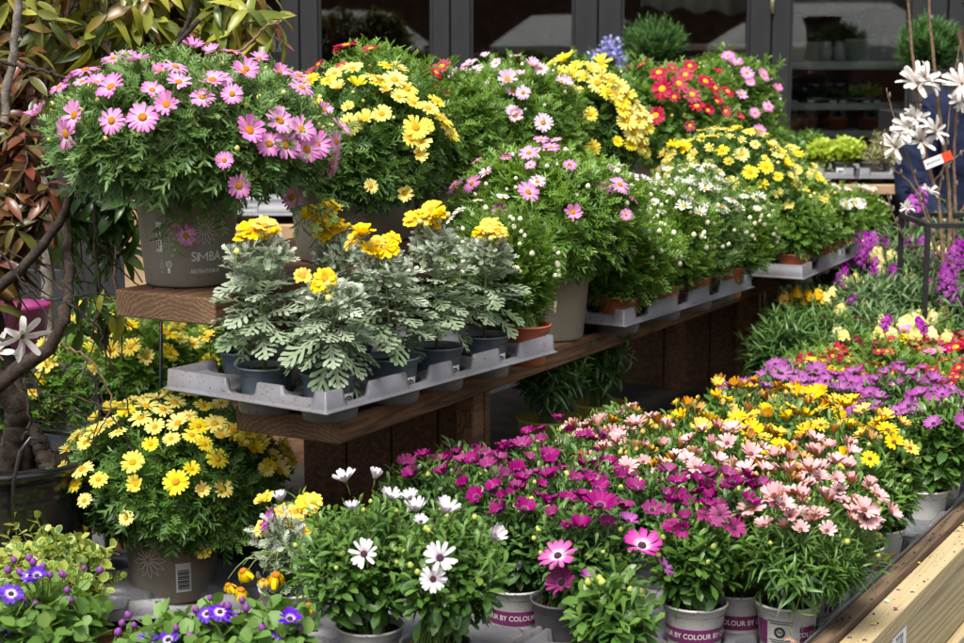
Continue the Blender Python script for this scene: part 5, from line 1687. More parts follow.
KINDS_ = {
    'magenta': ('osteo_d', ['mag_cup'], .0245, 8, 'magenta cape daisy', 'g'),
    'salmon': ('osteo', ['salmon_cup', 'salmon_cup', 'salmon_open', 'salmon_open', 'bronze_cup'], .0245, 11, 'salmon pink cape daisy', 'r'),
    'yellow': ('osteo', ['sun_cup', 'sun_cup', 'sun_open', 'bronze_cup'], .0275, 8, 'golden yellow cape daisy', 'r'),
    'mauve': ('osteo_d', ['mauve_cup'], .0265, 8, 'mauve cape daisy', 'g'),
    'orange': ('marg', ['red'], .022, 10, 'small crimson marguerite', 'r'),
    'red': ('marg', ['red', 'red', 'red', 'red', 'yellow2', 'pink2'], .032, 19, 'crimson marguerite', 'g'),
}
SEEDS = [(x, y, 'magenta') for x, y in [(430, 490), (440, 470), (480, 450), (540, 445), (590, 455), (615, 470), (520, 480), (690, 480), (725, 480), (560, 500), (640, 490)]] + \
        [(x, y, 'salmon') for x, y in [(565, 420), (600, 428), (640, 440), (680, 445), (720, 440), (700, 460), (740, 455), (780, 440), (800, 460), (760, 470), (830, 480), (780, 490), (850, 500), (620, 430), (650, 455), (820, 450)]] + \
        [(x, y, 'yellow') for x, y in [(640, 405), (670, 415), (700, 420), (740, 425), (760, 405), (800, 420), (830, 430), (870, 430), (900, 445), (880, 455), (850, 412), (800, 405)]] + \
        [(x, y, 'mauve') for x, y in [(730, 388), (760, 378), (800, 372), (850, 370), (700, 388), (880, 382), (900, 398), (930, 400), (940, 420), (955, 445), (960, 400), (830, 388), (790, 390)]] + \
        [(x, y, 'orange') for x, y in [(900, 366), (950, 376)]] + \
        [(x, y, 'red') for x, y in [(830, 350), (870, 340), (920, 345), (960, 338)]]
FEWER = {}
count = {}
rgb_ = np.random.default_rng(77)
rows_done = []
ORD = ['first', 'second', 'third', 'fourth', 'fifth', 'sixth', 'seventh', 'eighth', 'ninth', 'tenth', 'eleventh', 'twelfth', 'thirteenth', 'fourteenth', 'fifteenth', 'sixteenth', 'seventeenth', 'eighteenth', 'nineteenth', 'twentieth']
PITB = .15
bedlist = []
for ia in range(19):
    a = 2.62 + ia * PITB
    for iv in range(9):
        v = VF - .085 - iv * .147
        if v < -1.73 and (a < 3.16 or a > 4.3): continue
        if v < -2.05: continue
        base = ben(a + rgb_.uniform(-.01, .01), v + rgb_.uniform(-.008, .008), Z_BB)
        if any(np.linalg.norm((base - h)[:2]) < .128 for h in hand_cells): continue
        px, py = proj(base + Z3 * .235)
        if px < 415 or px > 1010: continue
        if px < 775 and py < 440 - .19 * (px - 490): continue
        # the row of hand placed pots in front stays open
        if proj(base + Z3 * WPOT_H)[1] > 560 and px < 640: continue
        best = min(SEEDS, key=lambda s: (s[0] - px) ** 2 + (2.2 * (s[1] - py)) ** 2)
        bedlist.append((a, v, ia, iv, base, best[2], px, py))
# cluster by variety to word the labels
for (a, v, ia, iv, base, var, px, py) in bedlist:
    vk, fk, fs, nf, nm, bd = KINDS_[var]
    if a > 5.0 and var != 'red': var = 'red'; vk, fk, fs, nf, nm, bd = KINDS_[var]
    col_same = [q for q in bedlist if q[3] == iv and q[5] == var and q[2] < ia]
    row_txt = 'beside the timber edge' if iv == 0 else (ORD[iv] + ' from the timber edge')
    lab_ = '%s in the %s row from the front, %s' % (nm, ORD[ia], row_txt)
    root = empty('cape_daisy' if 'cape' in nm else 'crimson_marguerite', tuple(base), lab_, 'potted plant', nm.replace('daisy', 'daisies').replace('marguerite', 'marguerites') + ' packed in the bed')
    rg = np.random.default_rng(int(ia * 31 + iv))
    make_pot(root, base, WPOT_R, WPOT_H, 'white' if rg.random() < .8 else 'grey', soil=iv < 2)
    f = link('foliage', VAR[vk][rg.integers(0, len(VAR[vk]))], root, (0, 0, 0)); f.rotation_euler = (0, 0, rg.random() * 6.28)
    s = rg.uniform(.92, 1.1); f.scale = (s, s, s * rg.uniform(.95, 1.12))
    got = []; tr = 0
    nn_ = nf + 2 + rg.integers(-1, 4)
    while len(got) < nn_ and tr < 300:
        tr += 1
        q = rg.uniform(-1, 1, 2) * .085
        if np.hypot(*q) > .09: continue
        if any(np.hypot(*(q - g_)) < .026 for g_ in got): continue
        got.append(q)
        zt = .165 + .075 * math.sqrt(max(0, 1 - (np.hypot(*q) / .1) ** 2)) + rg.uniform(.0, .022)
        n_ = nrm(np.array([q[0] * 5 + rg.normal(0, .2), q[1] * 5 - .18 + rg.normal(0, .2), 1]))
        put_flower(root, fk[rg.integers(0, len(fk))], base + np.array([q[0], q[1], zt * s]), n_, fs * rg.uniform(.66, 1.15), rg)
    for k_ in range(5):
        q = rg.normal(0, .045, 2)
        put_bud(root, bd, base + np.array([q[0], q[1], (.165 + .08 * math.sqrt(max(0, 1 - (np.hypot(*q) / .1) ** 2))) * s]), nrm(np.array([q[0] * 4, q[1] * 4, 1])), rg.uniform(.0045, .007), rg)

# trays in the bed
allc = list(hand_cells) + [q[4] for q in bedlist]
k_ = 0
place = {0: 'beside the timber edge', 1: 'towards its middle', 2: 'at the back of the bed'}
for it in range(5):
    for jt in range(2):
        a0 = 2.2 + it * .58; vv0 = VF - .006 - jt * .42
        O = ben(a0, vv0, ZB + .028)
        wv = -V
        cl_ = [((np.array(c) - O) @ U, (np.array(c) - O) @ wv) for c in allc]
        L_, W_ = .565, .41
        cc = fill_cells([c for c in cl_ if -.06 < c[0] < L_ + .06 and -.06 < c[1] < W_ + .06], L_, W_, .14)
        near = [c for c in cl_ if -.06 < c[0] < L_ + .06 and -.06 < c[1] < W_ + .06]
        cc = cc + [c for c in near if c not in cc]
        tray('grey tray under the %s stretch of the bed, %s' % (ORD[it], place[jt]), 'grey trays at bed level', O, U, L_, W_, cc, .052, 0, step=.004)

# ------------------------------------------------ wallflowers and marguerites beyond
def tuft(label, name, cx, cy, Y, var, spikes, group, sc=1.0, cat='plant', leafscale=1.0, potcol='grey'):
    """cx,cy pixel of the crown's middle"""
    c = at(cx, cy, Y)
    zc = c[2] - .165 * sc
    zb = max(zc, ZB + .004)
    base = np.array([c[0], c[1], ZB + .004])
    root = empty(name, tuple(base), label, cat, group)
    rg = np.random.default_rng(int(cx * 3 + cy))
    make_pot(root, base, WPOT_R * 1.1, WPOT_H * 1.1, potcol, soil=False)
    hz = c[2] - base[2]
    f = link('foliage', VAR[var][rg.integers(0, len(VAR[var]))], root, (0, 0, hz - .165 * sc)); f.rotation_euler = (0, 0, rg.random() * 6.28); f.scale = (sc, sc, sc)
    mb = MB()
    g0 = np.tile(base + Z3 * .09, (8, 1)); g1 = c + rg.normal(0, .03, (8, 3)); tubes3(mb, g0, (g0 + g1) / 2, g1, .003, 0)
    mb.build('stem', [G_STEM], root)
    for (k, x, y, h) in spikes:
        p = at(x, y, Y - .04)
        o = bpy.data.objects.new('flower_spike', SPIKE[k][rg.integers(0, 3)]); COL.objects.link(o); o.parent = root
        o.location = tuple(p - base); o.scale = (h,) * 3; o.rotation_euler = (rg.normal(0, .15), rg.normal(0, .15), rg.random() * 6)
    return root, c


GW = 'wallflowers beyond the bench'
tuft('amber flowered wallflower in dark leaves beside the bench end', 'wallflower', 798, 325, 4.95, 'walld', [('orange', 783, 300, .06), ('orange', 796, 296, .06), ('orange', 808, 300, .06), ('orange', 818, 298, .055), ('orange', 790, 308, .05), ('orange', 804, 305, .05), ('orange', 822, 302, .05)], GW)
tuft('cream flowered wallflower just right of the amber one', 'wallflower', 832, 335, 4.95, 'walld', [('cream', 826, 303, .06), ('cream', 832, 296, .055), ('cream', 824, 315, .055), ('cream', 838, 308, .05)], GW)
tuft('pale leaved wallflower with one cream cluster in front of the purple spikes', 'wallflower', 866, 318, 4.9, 'wall', [('cream', 862, 325, .055), ('cream', 858, 330, .05)], GW, 1.05)
tuft('purple flowered wallflower behind the cream ones', 'wallflower', 850, 290, 5.5, 'wall', [('purple', 845, 286, .11), ('purple', 852, 278, .08), ('purple', 866, 264, .1), ('purple', 880, 282, .08), ('purple', 858, 292, .07), ('purple', 842, 270, .07), ('cream', 848, 275, .05), ('purple', 876, 272, .08), ('purple', 888, 250, .06)], GW, 1.1)
tuft('silvery wallflower whose cream clusters stand left of the black frame', 'wallflower', 905, 320, 4.9, 'wall', [('cream', 902, 320, .06), ('cream', 908, 328, .055), ('cream', 898, 330, .05)], GW, 1.1)
tuft('tall purple wallflower rising under the black frame rail', 'wallflower', 950, 325, 4.85, 'wall', [('purple', 948, 300, .11), ('purple', 960, 318, .08), ('purple', 952, 272, .09), ('purple', 946, 285, .08), ('cream', 943, 325, .055), ('cream', 955, 333, .05), ('purple', 953, 310, .1)], GW, 1.1)
tuft('green wallflower without open flowers beneath the magnolia', 'wallflower', 898, 270, 5.5, 'wall', [('purple', 895, 262, .05)], GW, 1.2)
tuft('grey green wallflower with lilac tips behind the bench corner', 'wallflower', 868, 285, 5.7, 'wall', [('purple', 872, 268, .06), ('purple', 882, 262, .05)], GW, 1.15)
tuft('grey green wallflower filling the gap left of the black frame', 'wallflower', 915, 295, 5.2, 'wall', [('purple', 906, 285, .05)], GW, 1.15)
tuft('lush dark leaved wallflower in the shade at the bench corner', 'wallflower', 792, 358, 4.6, 'walld', [], GW, 1.15)
tuft('dark leaved wallflower low in front of the cream one', 'wallflower', 828, 352, 4.65, 'walld', [], GW, 1.0)
tuft('broad leaved wallflower low at the right picture edge', 'wallflower', 940, 352, 4.8, 'wall', [('cream', 930, 342, .045)], GW, 1.1)
tuft('pale wallflower behind the crimson marguerites', 'wallflower', 880, 345, 4.75, 'wall', [('cream', 884, 340, .04)], GW, 1.0)
tuft('tall leafy wallflower at the far right under the navy coat', 'wallflower', 950, 262, 5.6, 'wall', [('purple', 917, 225, .12), ('purple', 919, 208, .09), ('purple', 950, 262, .06)], GW, 1.3)

# small loose flower heads scattered through the wallflowers
rw_ = np.random.default_rng(88)
wf = [o for o in COL.objects if o.name.startswith('wallflower') and o.parent is None]
for i in range(90):
    x = rw_.uniform(835, 975); y = rw_.uniform(248, 348)
    Yp = 5.55 - (y - 248) / 100 * 1.02
    p = at(x, y, Yp) + Z3 * .02
    best = min(wf, key=lambda o: (o.location.x - p[0]) ** 2 + (o.location.y - p[1]) ** 2)
    k = ['cream', 'purple', 'cream', 'cream', 'orange', 'cream'][rw_.integers(0, 6)] if y > 290 else ['purple', 'purple', 'cream'][rw_.integers(0, 3)]
    o = bpy.data.objects.new('flower_spike', SPIKE[k][rw_.integers(0, 3)]); COL.objects.link(o); o.parent = best
    o.location = tuple(p - np.array(best.location)); o.scale = (rw_.uniform(.045, .075),) * 3; o.rotation_euler = (rw_.normal(0, .2), rw_.normal(0, .2), rw_.random() * 6)

# spilt compost and fallen petals
ico = _T([(1, 0, 0), (-1, 0, 0), (0, 1, 0), (0, -1, 0), (0, 0, 1), (0, 0, -1)], [(0, 2, 4), (2, 1, 4), (1, 3, 4), (3, 0, 4), (2, 0, 5), (1, 2, 5), (3, 1, 5), (0, 3, 5)], [0] * 6)
mb = MB()
def crumbs(n, a0, a1, v0, v1, z, s0=.0008, s1=.003):
    P = np.array([ben(rw_.uniform(a0, a1), rw_.uniform(v0, v1), z + .001) for _ in range(n)])
    Q = np.linalg.qr(rw_.normal(size=(n, 3, 3)))[0] * (s0 + (s1 - s0) * rw_.random((n, 1, 1)) ** 3)
    mb.inst(ico, Q, P, 0, smooth=False)
crumbs(90, 2.4, 4.5, VF + WD + .004, VF + WP - .002, ZE - .008)
crumbs(120, 2.4, 4.5, VF + .003, VF + WD - .001, ZE + .006)
crumbs(260, 2.6, 4.4, V1F - .1, V1F - .002, Z_T1)
crumbs(60, 2.6, 3.0, -2.28, -2.06, Z_T2)
crumbs(260, 2.2, 3.6, -1.75, VF - .01, ZB + .037, .0008, .0025)
tag(mb.build('spilt_compost', SOIL, None, ben(3, -1.4, ZB)), kind='stuff')
for mt, nm in ((P_YELLOW, 'yellow'), (P_MAG, 'magenta'), (P_WHITE, 'white')):
    mb = MB()
    T = t_blade([.2, .35, .4, .2], .1, .2)
    n = 8
    P = np.array([ben(*( (rw_.uniform(2.5, 4.2), rw_.uniform(VF, VF + WP), ZE + .008 if False else ZE - .004) if i % 3 else (rw_.uniform(2.6, 3.9), rw_.uniform(V1F - .06, V1F - .01), Z_T1 + .003))) for i in range(n)])
    a = rw_.random(n) * 6.28
    mb.inst(T, frames(np.stack([np.cos(a), np.sin(a), rw_.normal(0, .05, n)], 1), np.tile([0, 0, 1.], (n, 1))) * .011, P, 0, rw_.random((n, 3)))
    tag(mb.build('fallen_petals', mt, None, ben(3, -1.4, ZB)), kind='stuff')

# ================================================================ TALL SHRUB IN THE RIBBED POT, LEFT
cpx = onz(-2, 452, CAMZ - .85)
sb_ = np.array([cpx[0], cpx[1], CAMZ - 1.16])
shr = empty('tall_shrub', tuple(sb_), 'tall shrub with drooping olive and bronze leaves in a ribbed black pot', 'shrub')
mb = MB(); RB, HB = .215, .31
prof = [(.0, 0), (RB * .78, 0)]
for i in range(60):
    q = i / 59; prof.append((RB * (.8 + .17 * q) + .0028 * (abs(math.sin(q * 22)) ** .5), .004 + q * HB * .93))
prof += [(RB * 1.03, HB * .94), (RB * 1.05, HB), (RB * .99, HB + .002), (RB * .96, HB - .01), (RB * .93, HB * .6)]
mb.lathe(prof, sb_, 72)
mb.build('ribbed_pot', simple('glossy_black_plastic', (.006, .006, .007), (.014, .014, .016), 20, .16, .05, .6), shr)
mb = MB(); seg = 36
mb.lathe([(RB * .95, HB * .86), (RB * .5, HB * .88), (.001, HB * .87)], sb_, 36); mb.build('soil', SOIL, shr)
ds = MB()
Yb = sb_[1]
pts_ = [at(45, 440, Yb - .21), at(30, 438, Yb - .22), at(20, 452, Yb - .235), at(14, 480, Yb - .235), at(12, 530, Yb - .22)]
ds.tube(pts_, .004, 8); tag(ds.build('drip_hose', POTM['black'], None, pts_[0]), 'black drip hose hooked over the ribbed pot rim', 'hose')


def curve(pts, n=24):
    pts = [np.array(p, float) for p in pts]
    P = [2 * pts[0] - pts[1]] + pts + [2 * pts[-1] - pts[-2]]
    out = []
    m = len(pts) - 1
    for i in range(m):
        p0, p1, p2, p3 = P[i:i + 4]
        k = max(2, n // m)
        for j in range(k):
            t = j / k
            out.append(.5 * ((2 * p1) + (-p0 + p2) * t + (2 * p0 - 5 * p1 + 4 * p2 - p3) * t * t + (-p0 + 3 * p1 - 3 * p2 + p3) * t ** 3))
    out.append(pts[-1])
    return np.array(out)


def limb(pxs, Ys, r0, r1, parent, name, mat, seg=8, n=28, wob=.004):
    rg = np.random.default_rng(int(abs(pxs[0][0] * 13 + pxs[0][1])))
    P = curve([at(x, y, Y) for (x, y), Y in zip(pxs, Ys)], n)
    P += rg.normal(0, wob, P.shape) * .5
    m = MB(); m.tube(P, np.linspace(r0, r1, len(P)) * (1 + rg.normal(0, .05, len(P))), seg)
    return m.build(name, mat, parent), P


Y0 = Yb
limb([(5, 470), (18, 430), (12, 400), (-20, 360)], [Y0, Y0, Y0 - .02, Y0 - .05], .034, .02, shr, 'trunk', BARK)
limb([(24, 476), (26, 440), (20, 405), (10, 370), (-10, 300)], [Y0 + .02, Y0, Y0, Y0 + .05, Y0 + .05], .022, .014, shr, 'trunk', BARK)
limb([(50, 470), (38, 440), (28, 425)], [Y0 - .04, Y0 - .02, Y0], .02, .015, shr, 'trunk', BARK)
limb([(-30, 410), (10, 375), (48, 347), (64, 320), (69, 285), (66, 240), (52, 180), (40, 110)], [Y0 - .1] * 4 + [Y0, Y0 + .05, Y0 + .1, Y0 + .1], .016, .0085, shr, 'branch', BARK)
limb([(-20, 300), (20, 270), (50, 235), (80, 180), (110, 120), (160, 60), (200, 20)], [Y0] * 7, .012, .005, shr, 'branch', BARK)
limb([(-10, 290), (8, 190), (5, 110), (14, 50), (20, -30)], [Y0 + .1] * 5, .011, .008, shr, 'branch', BARK_PALE)
limb([(-10, 60), (20, 66), (50, 72), (70, 80)], [Y0] * 4, .0045, .003, shr, 'branch', BARK)
limb([(60, 345), (90, 360), (110, 400), (95, 440)], [Y0 - .1] * 4, .003, .0015, shr, 'branch', TWIG)
limb([(20, 350), (40, 392), (80, 398), (110, 415), (140, 460)], [Y0 - .1] * 5, .003, .0015, shr, 'branch', BARK)
limb([(66, 300), (100, 330), (104, 350), (125, 395), (130, 440)], [Y0 - .08] * 5, .0028, .0012, shr, 'branch', BARK)
limb([(30, 355), (24, 380), (30, 420), (22, 440)], [Y0 - .1] * 4, .004, .003, shr, 'branch', BARK)
limb([(95, 200), (96, 250), (100, 300), (90, 340)], [Y0 - .03] * 4, .004, .002, shr, 'branch', BARK)
limb([(0, 250), (30, 290), (55, 300), (90, 292), (120, 300)], [Y0 - .05] * 5, .003, .0015, shr, 'branch', BARK)
limb([(160, 60), (230, 55), (262, 30), (283, 22)], [Y0] * 4, .004, .002, shr, 'branch', TWIG)
limb([(180, 40), (200, -10), (215, -40)], [Y0] * 3, .006, .004, shr, 'branch', BARK)
rgl = np.random.default_rng(5)
for i in range(14):
    x, y = rgl.uniform(0, 110), rgl.uniform(240, 400)
    limb([(x, y), (x + rgl.uniform(-30, 40), y + rgl.uniform(15, 45)), (x + rgl.uniform(-30, 70), y + rgl.uniform(30, 90))], [Y0 - .05 + rgl.uniform(-.08, .08)] * 3, .0022, .001, shr, 'twig', BARK, 5, 12)


def shrub_blob(b, Y, mat, n, seed, size=.095, ry=.5, per=8, fill=.5, name='foliage', spread=(70, 118)):
    rg = np.random.default_rng(seed)
    C, Rd = bbox_ell(b, Y, ry)
    d = nrm(rg.normal(size=(n, 3)))
    r = rg.uniform(fill, 1, n) ** .7
    tips = C + d * Rd * r[:, None]
    sd = nrm(d * .6 + np.array([0, -.35, .75]) + rg.normal(0, .25, (n, 3)))
    mb = MB()
    whorls(mb, tips, sd, 'shrub', size, rg, per, .035, spread, 1, jit=.35, upbias=-.25, tipsize=.75, lay=.35)
    tubes3(mb, tips - sd * .16 - Z3 * .03, tips - sd * .08, tips, .0022, 1, col=(.5, .5, .9))
    return mb.build(name, [mat, TWIG], shr)


shrub_blob((-70, -75, 170, 70), 3.85, L_SHRUB, 64, 1, .08)
shrub_blob((100, -70, 285, 75), 3.95, L_SHRUB, 62, 2, .082)
shrub_blob((200, -30, 292, 62), 3.8, L_SHRUB, 9, 8, .085)
shrub_blob((-60, 40, 75, 170), 3.7, L_BRONZE, 46, 3, .075)
shrub_blob((-70, 95, 62, 290), 3.6, L_BRONZE, 58, 4, .075)
shrub_blob((-80, 230, 12, 330), 3.5, L_BRONZE, 10, 5, .1)
shrub_blob((40, 170, 150, 262), 3.95, L_DGREEN, 22, 6, .075)
shrub_blob((55, 260, 150, 345), 3.9, L_DGREEN, 8, 7, .07, per=4)
shrub_blob((-20, 340, 30, 420), 3.7, L_DGREEN, 8, 9, .085, per=5)
shrub_blob((95, 290, 130, 320), 3.5, L_SHRUB, 2, 10, .07, per=2)

# ------------------------------------------------ magnolia bloom on the left and things behind the shrub
def magnolia_flower_mesh(seed):
    rg = np.random.default_rng(seed); mb = MB()
    for i in range(14):
        T = petal_T(1.0, .27, .08, R(rg.uniform(5, 60)), R(rg.uniform(-10, 90)), .8, 0, .35)
        a = 2 * PI * i / 11 + rg.normal(0, .12)
        M = np.array(Matrix.Rotation(a, 3, 'Z') @ Matrix.Rotation(rg.normal(0, .3), 3, 'Y'))[None] * rg.uniform(.8, 1.1)
        mb.inst(T, M, np.zeros((1, 3)), 0, np.array([[rg.random(), .5, 0]]))
    mb.lathe([(.02, -.2), (.09, -.1), (.1, 0), (.06, .12), (.001, .16)], (0, 0, 0), 10, 1, (.5, .5, .5, 0))
    return mb.mesh('magnolia_bloom', [P_MAGNOLIA, TWIG])


MAGF = [magnolia_flower_mesh(i) for i in range(4)]


def bloom(parent, x, y, Y, s, n, seed):
    o = bpy.data.objects.new('bloom', MAGF[seed % 4]); COL.objects.link(o); o.parent = parent
    o.location = tuple(at(x, y, Y) - np.array(parent.location)); o.rotation_mode = 'QUATERNION'
    o.rotation_quaternion = Vector(n).to_track_quat('Z', 'Y'); o.scale = (s,) * 3


mp_ = at(-40, 470, 3.25)
lm = empty('magnolia_branch', tuple(mp_), 'white magnolia bloom on a dark branch in front of the ribbed pot shrub', 'branch')
limb([(-60, 480), (-40, 400), (-15, 345), (18, 338)], [3.25] * 4, .006, .003, lm, 'twig', BARK)
bloom(lm, 22, 336, 3.25, .05, (.5, -.6, -.3), 1)
bloom(lm, -4, 352, 3.26, .045, (-.3, -.8, .1), 2)

mgp = at(22, 352, 4.6)
root = empty('magenta_pot', (mgp[0], mgp[1], mgp[2]), 'bright magenta pot glimpsed behind the dark shrub branches', 'pot')
mb = MB(); mb.lathe([(.001, 0), (.06, 0), (.078, .12), (.084, .122), (.084, .135), (.076, .135), (.07, .11), (.001, .1)], mgp, 36)
mb.build('pot', simple('magenta_glaze', (.16, .005, .08), (.22, .008, .11), 10, .35, .02), root)
sp = MB(); sp.box(mgp + np.array([0, .02, -.3]), (.5, .4, .6)); so = sp.build('plinth', simple('grey_plinth', (.12, .12, .12), (.2, .2, .2), 9, .8), None, mgp + np.array([0, 0, -.3]))
tag(bevel(so, .004), 'dull grey plinth carrying the magenta pot behind the shrub', 'plinth')
ptr = empty('birch_stem', tuple(at(47, 330, 4.9)), 'pale slender stem standing behind the shrub branches on the left', 'tree')
limb([(50, 400), (47, 300), (46, 200), (40, 60)], [4.9] * 4, .02, .014, ptr, 'trunk', BARK_PALE)

# ------------------------------------------------ yellow marguerites in the back left
stand = MB(); stand.box(at(150, 470, 4.9) * np.array([1, 1, 0]) + np.array([.0, .1, .22]), (1.9, 1.1, .44))
o = bevel(stand.build('low_staging', WOOD_D2, None, at(150, 470, 4.9) * np.array([1, 1, 0])), .005); tag(o, 'low wooden staging behind the bench holding yellow marguerites', 'staging')
BL = 'bright marguerites behind the shrub'
for i, (b, Y, n, lab_) in enumerate([((95, 318, 190, 400), 4.45, 12, 'bright green marguerite with yellow blooms behind the thin black cane'), ((160, 330, 245, 405), 4.6, 8, 'bright green marguerite half hidden by the tray corner'),
                                 ((30, 335, 120, 425), 4.5, 9, 'bright green marguerite with lemon blooms behind the ribbed pot'), ((60, 300, 150, 372), 4.95, 9, 'bright green marguerite behind the curved branch'), ((130, 296, 225, 368), 5.0, 7, 'bright green marguerite below the upper plank end'),
                                 ((-20, 372, 55, 445), 4.4, 6, 'bright green marguerite at the left picture edge')]):
    c, Rd = bbox_ell(b, Y); base = np.array([c[0], Y, .4405])
    plant('potted_marguerite', lab_, 'potted plant', b, Y, base, (.09, .15, 'grey'), L_LIME, 'div', .06, BL, rnd=[('yellow2', .03, n, .1, .05)], seed=301 + i, spacing=.032, lump=.1, zmin=-.7)
cane = MB(); cane.tube([at(161, 470, 3.75), at(161, 322, 3.75)], .004, 8)
tag(cane.build('cane', POTM['black'], None, at(161, 470, 3.75)), 'thin black cane standing upright below the upper plank', 'cane')
pst = MB(); c = at(139, 250, 4.7); pst.box((c[0], 4.7, (c[2] + .2) / 2 + .2), (.07, .07, c[2] + .2 - .0))
tag(bevel(pst.build('timber_post', WOOD_Y, None, (c[0], 4.7, 0)), .004), 'pale sandy timber post behind the huge pink plant', 'post')
shb = MB(); c0 = at(195, 226, 5.0); c1 = at(330, 226, 5.0)
shb.box(((c0[0] + c1[0]) / 2, 5.15, c0[2] - .02), (c1[0] - c0[0] + .3, .35, .05))
tag(bevel(shb.build('back_shelf', WOOD_Y, None, (c0[0], 5.15, c0[2])), .004), 'sandy coloured shelf glimpsed between the printed pots', 'shelf')
tray('grey tray lying on the sandy shelf behind the printed pots', 'grey trays on the bench', np.array([c0[0] - .1, 5.0, c0[2] + .034]), np.array([1, 0, 0]), .5, .28, fill_cells([], .5, .28, .14))

# ------------------------------------------------ left foreground: golden plant, violet cinerarias, drooping silver plant
gb_ = onz(92, 592, ZD + .12); base = np.array([gb_[0] - .09, gb_[1] + .03, ZD + .001])
root = empty('variegated_plant', tuple(base), 'yellow and green variegated trailing plant in a terracotta bowl', 'potted plant')
mb = MB(); mb.lathe([(.001, 0), (.07, 0), (.095, .09), (.105, .092), (.105, .105), (.095, .105), (.09, .08), (.001, .075)], base, 40); mb.build('bowl', simple('brown_terracotta', (.1, .03, .018), (.15, .05, .03), 14, .6, .1), root)
mb = MB()
C, Rd = bbox_ell((-20, 526, 122, 618), base[1], .8)
canopy(mb, C, Rd, base + Z3 * .1, 'round', .032, np.random.default_rng(8), spacing=.026, per=7, shoot=.07, lump=.15, zmin=-.5, spread=(40, 95))
mb.build('foliage', [L_GOLD, G_STEM], root)


def cineraria(label, b, Y, fl, budpx, seed, potpx=None):
    c, Rd = bbox_ell(b, Y, .9); base = np.array([c[0], Y, max(c[2] - .26, ZD + .002)])
    rg = np.random.default_rng(seed)
    root = empty('cineraria', tuple(base), label, 'potted plant', 'violet cinerarias along the front left')
    make_pot(root, base, .07, .11, 'grey')
    mb = MB()
    canopy(mb, c, Rd, base + Z3 * .09, 'round', .042, rg, spacing=.034, per=5, shoot=.06, lump=.2, zmin=-.6, spread=(35, 100))
    for (x, y) in budpx:
        p = at(x, y, Y - .03); tubes3(mb, (c + (p - c) * .3)[None], ((c + p) / 2)[None], p[None], .0014, 1)
    mb.build('foliage', [L_SENE, G_STEM], root)
    for (x, y, s) in fl: put_flower(root, 'violet', at(x, y, Y - .04), nrm(np.array([rg.normal(0, .2), -.5, .85])), s, rg)
    for (x, y) in budpx: put_bud(root, 'p', at(x, y, Y - .03), nrm(np.array([rg.normal(0, .3), -.2, 1])), rg.uniform(.0045, .007), rg)
    return root


cineraria('violet cineraria with white ringed flowers at the bottom left corner', (-25, 580, 112, 665), 2.75, [(11, 594, .022), (37, 576, .02), (13, 630, .023), (30, 576, .016)],
          [(14, 560), (29, 558), (33, 562), (43, 566), (62, 574), (67, 590), (64, 575), (84, 568), (100, 570), (40, 620), (24, 600), (20, 572), (50, 575), (8, 570), (36, 604), (70, 600)], 401)
cineraria('violet cineraria with many purple buds in front of the white daisies', (118, 606, 255, 690), 2.62, [(148, 641, .02), (168, 640, .02)],
          [(122, 623), (134, 625), (128, 615), (118, 632), (176, 628), (190, 636)], 402)
cineraria('violet cineraria with half opened blooms between the silver plant and the buds', (190, 602, 325, 680), 2.66, [(207, 614, .018), (220, 612, .02), (290, 619, .022), (228, 618, .014), (272, 640, .016)],
          [(210, 598), (246, 608), (236, 618), (196, 610), (253, 622), (262, 628), (210, 625), (280, 632), (222, 605), (200, 620), (228, 606), (190, 624), (300, 628), (242, 600)], 403)
# drooping silver plant
base = onz(291, 588, CAMZ - .955 - .0); base[2] = ZB + .005; P = base
r0 = empty('silver_leaf_plant', tuple(base), 'wilting silver leaved plant with hanging yellow flowers in a white pot', 'potted plant')
make_pot(r0, base, .057, .096, 'white')
mb = MB(); C, Rd = bbox_ell((258, 505, 312, 592), base[1] - .02, .9)
canopy(mb, C, Rd, base + Z3 * .08, 'silver', .04, np.random.default_rng(9), spacing=.024, per=5, zmin=-.6, lump=.15)
Yq = base[1] - .06
DR = [(243, 571, .026), (276, 575, .03), (263, 580, .016), (241, 590, .026), (228, 585, .02), (308, 605, .02), (265, 500, .022)]
for (x, y, s) in DR:
    a = at(285, 560, Yq + .02); m_ = at((x + 285) / 2 - 4, min(y, 550) - 10, Yq); e_ = at(x, y - 6, Yq - .01)
    tubes3(mb, a[None], m_[None] * 1.0, e_[None], .0016, 1, 6, col=(.7, .9, .9))
mb.build('foliage', [L_SILVER, G_STEM], r0)
rg = np.random.default_rng(10)
for (x, y, s) in DR: put_flower(r0, 'golddroop' if y > 520 else 'gold', at(x, y, Yq - .01), nrm(np.array([rg.normal(0, .3), -.35, .9])), s, rg)
r1 = empty('yellow_daisy', tuple(base + np.array([.05, .12, 0])), 'loose yellow daisy plant behind the white cape daisies', 'potted plant')
make_pot(r1, np.array(r1.location), .057, .096, 'white')
mb = MB(); C, Rd = bbox_ell((268, 492, 325, 580), base[1] + .12, .9)
canopy(mb, C, Rd, np.array(r1.location) + Z3 * .08, 'lance', .045, rg, spacing=.03, per=6, zmin=-.6, lump=.15); mb.build('foliage', [L_LIME, G_STEM], r1)
for (x, y, s) in [(291, 520, .025), (300, 531, .025), (303, 545, .022), (308, 503, .024), (314, 502, .018), (286, 528, .02), (303, 556, .016), (282, 512, .018), (262, 528, .02), (296, 512, .022)]:
    put_flower(r1, 'gold', at(x, y, base[1] + .03), nrm(np.array([rg.normal(0, .5), -.6, .6])), s, rg)
put_flower(r1, 'mauve_cup', at(270, 522, base[1]), nrm(np.array([-.9, -.4, .4])), .028, rg)

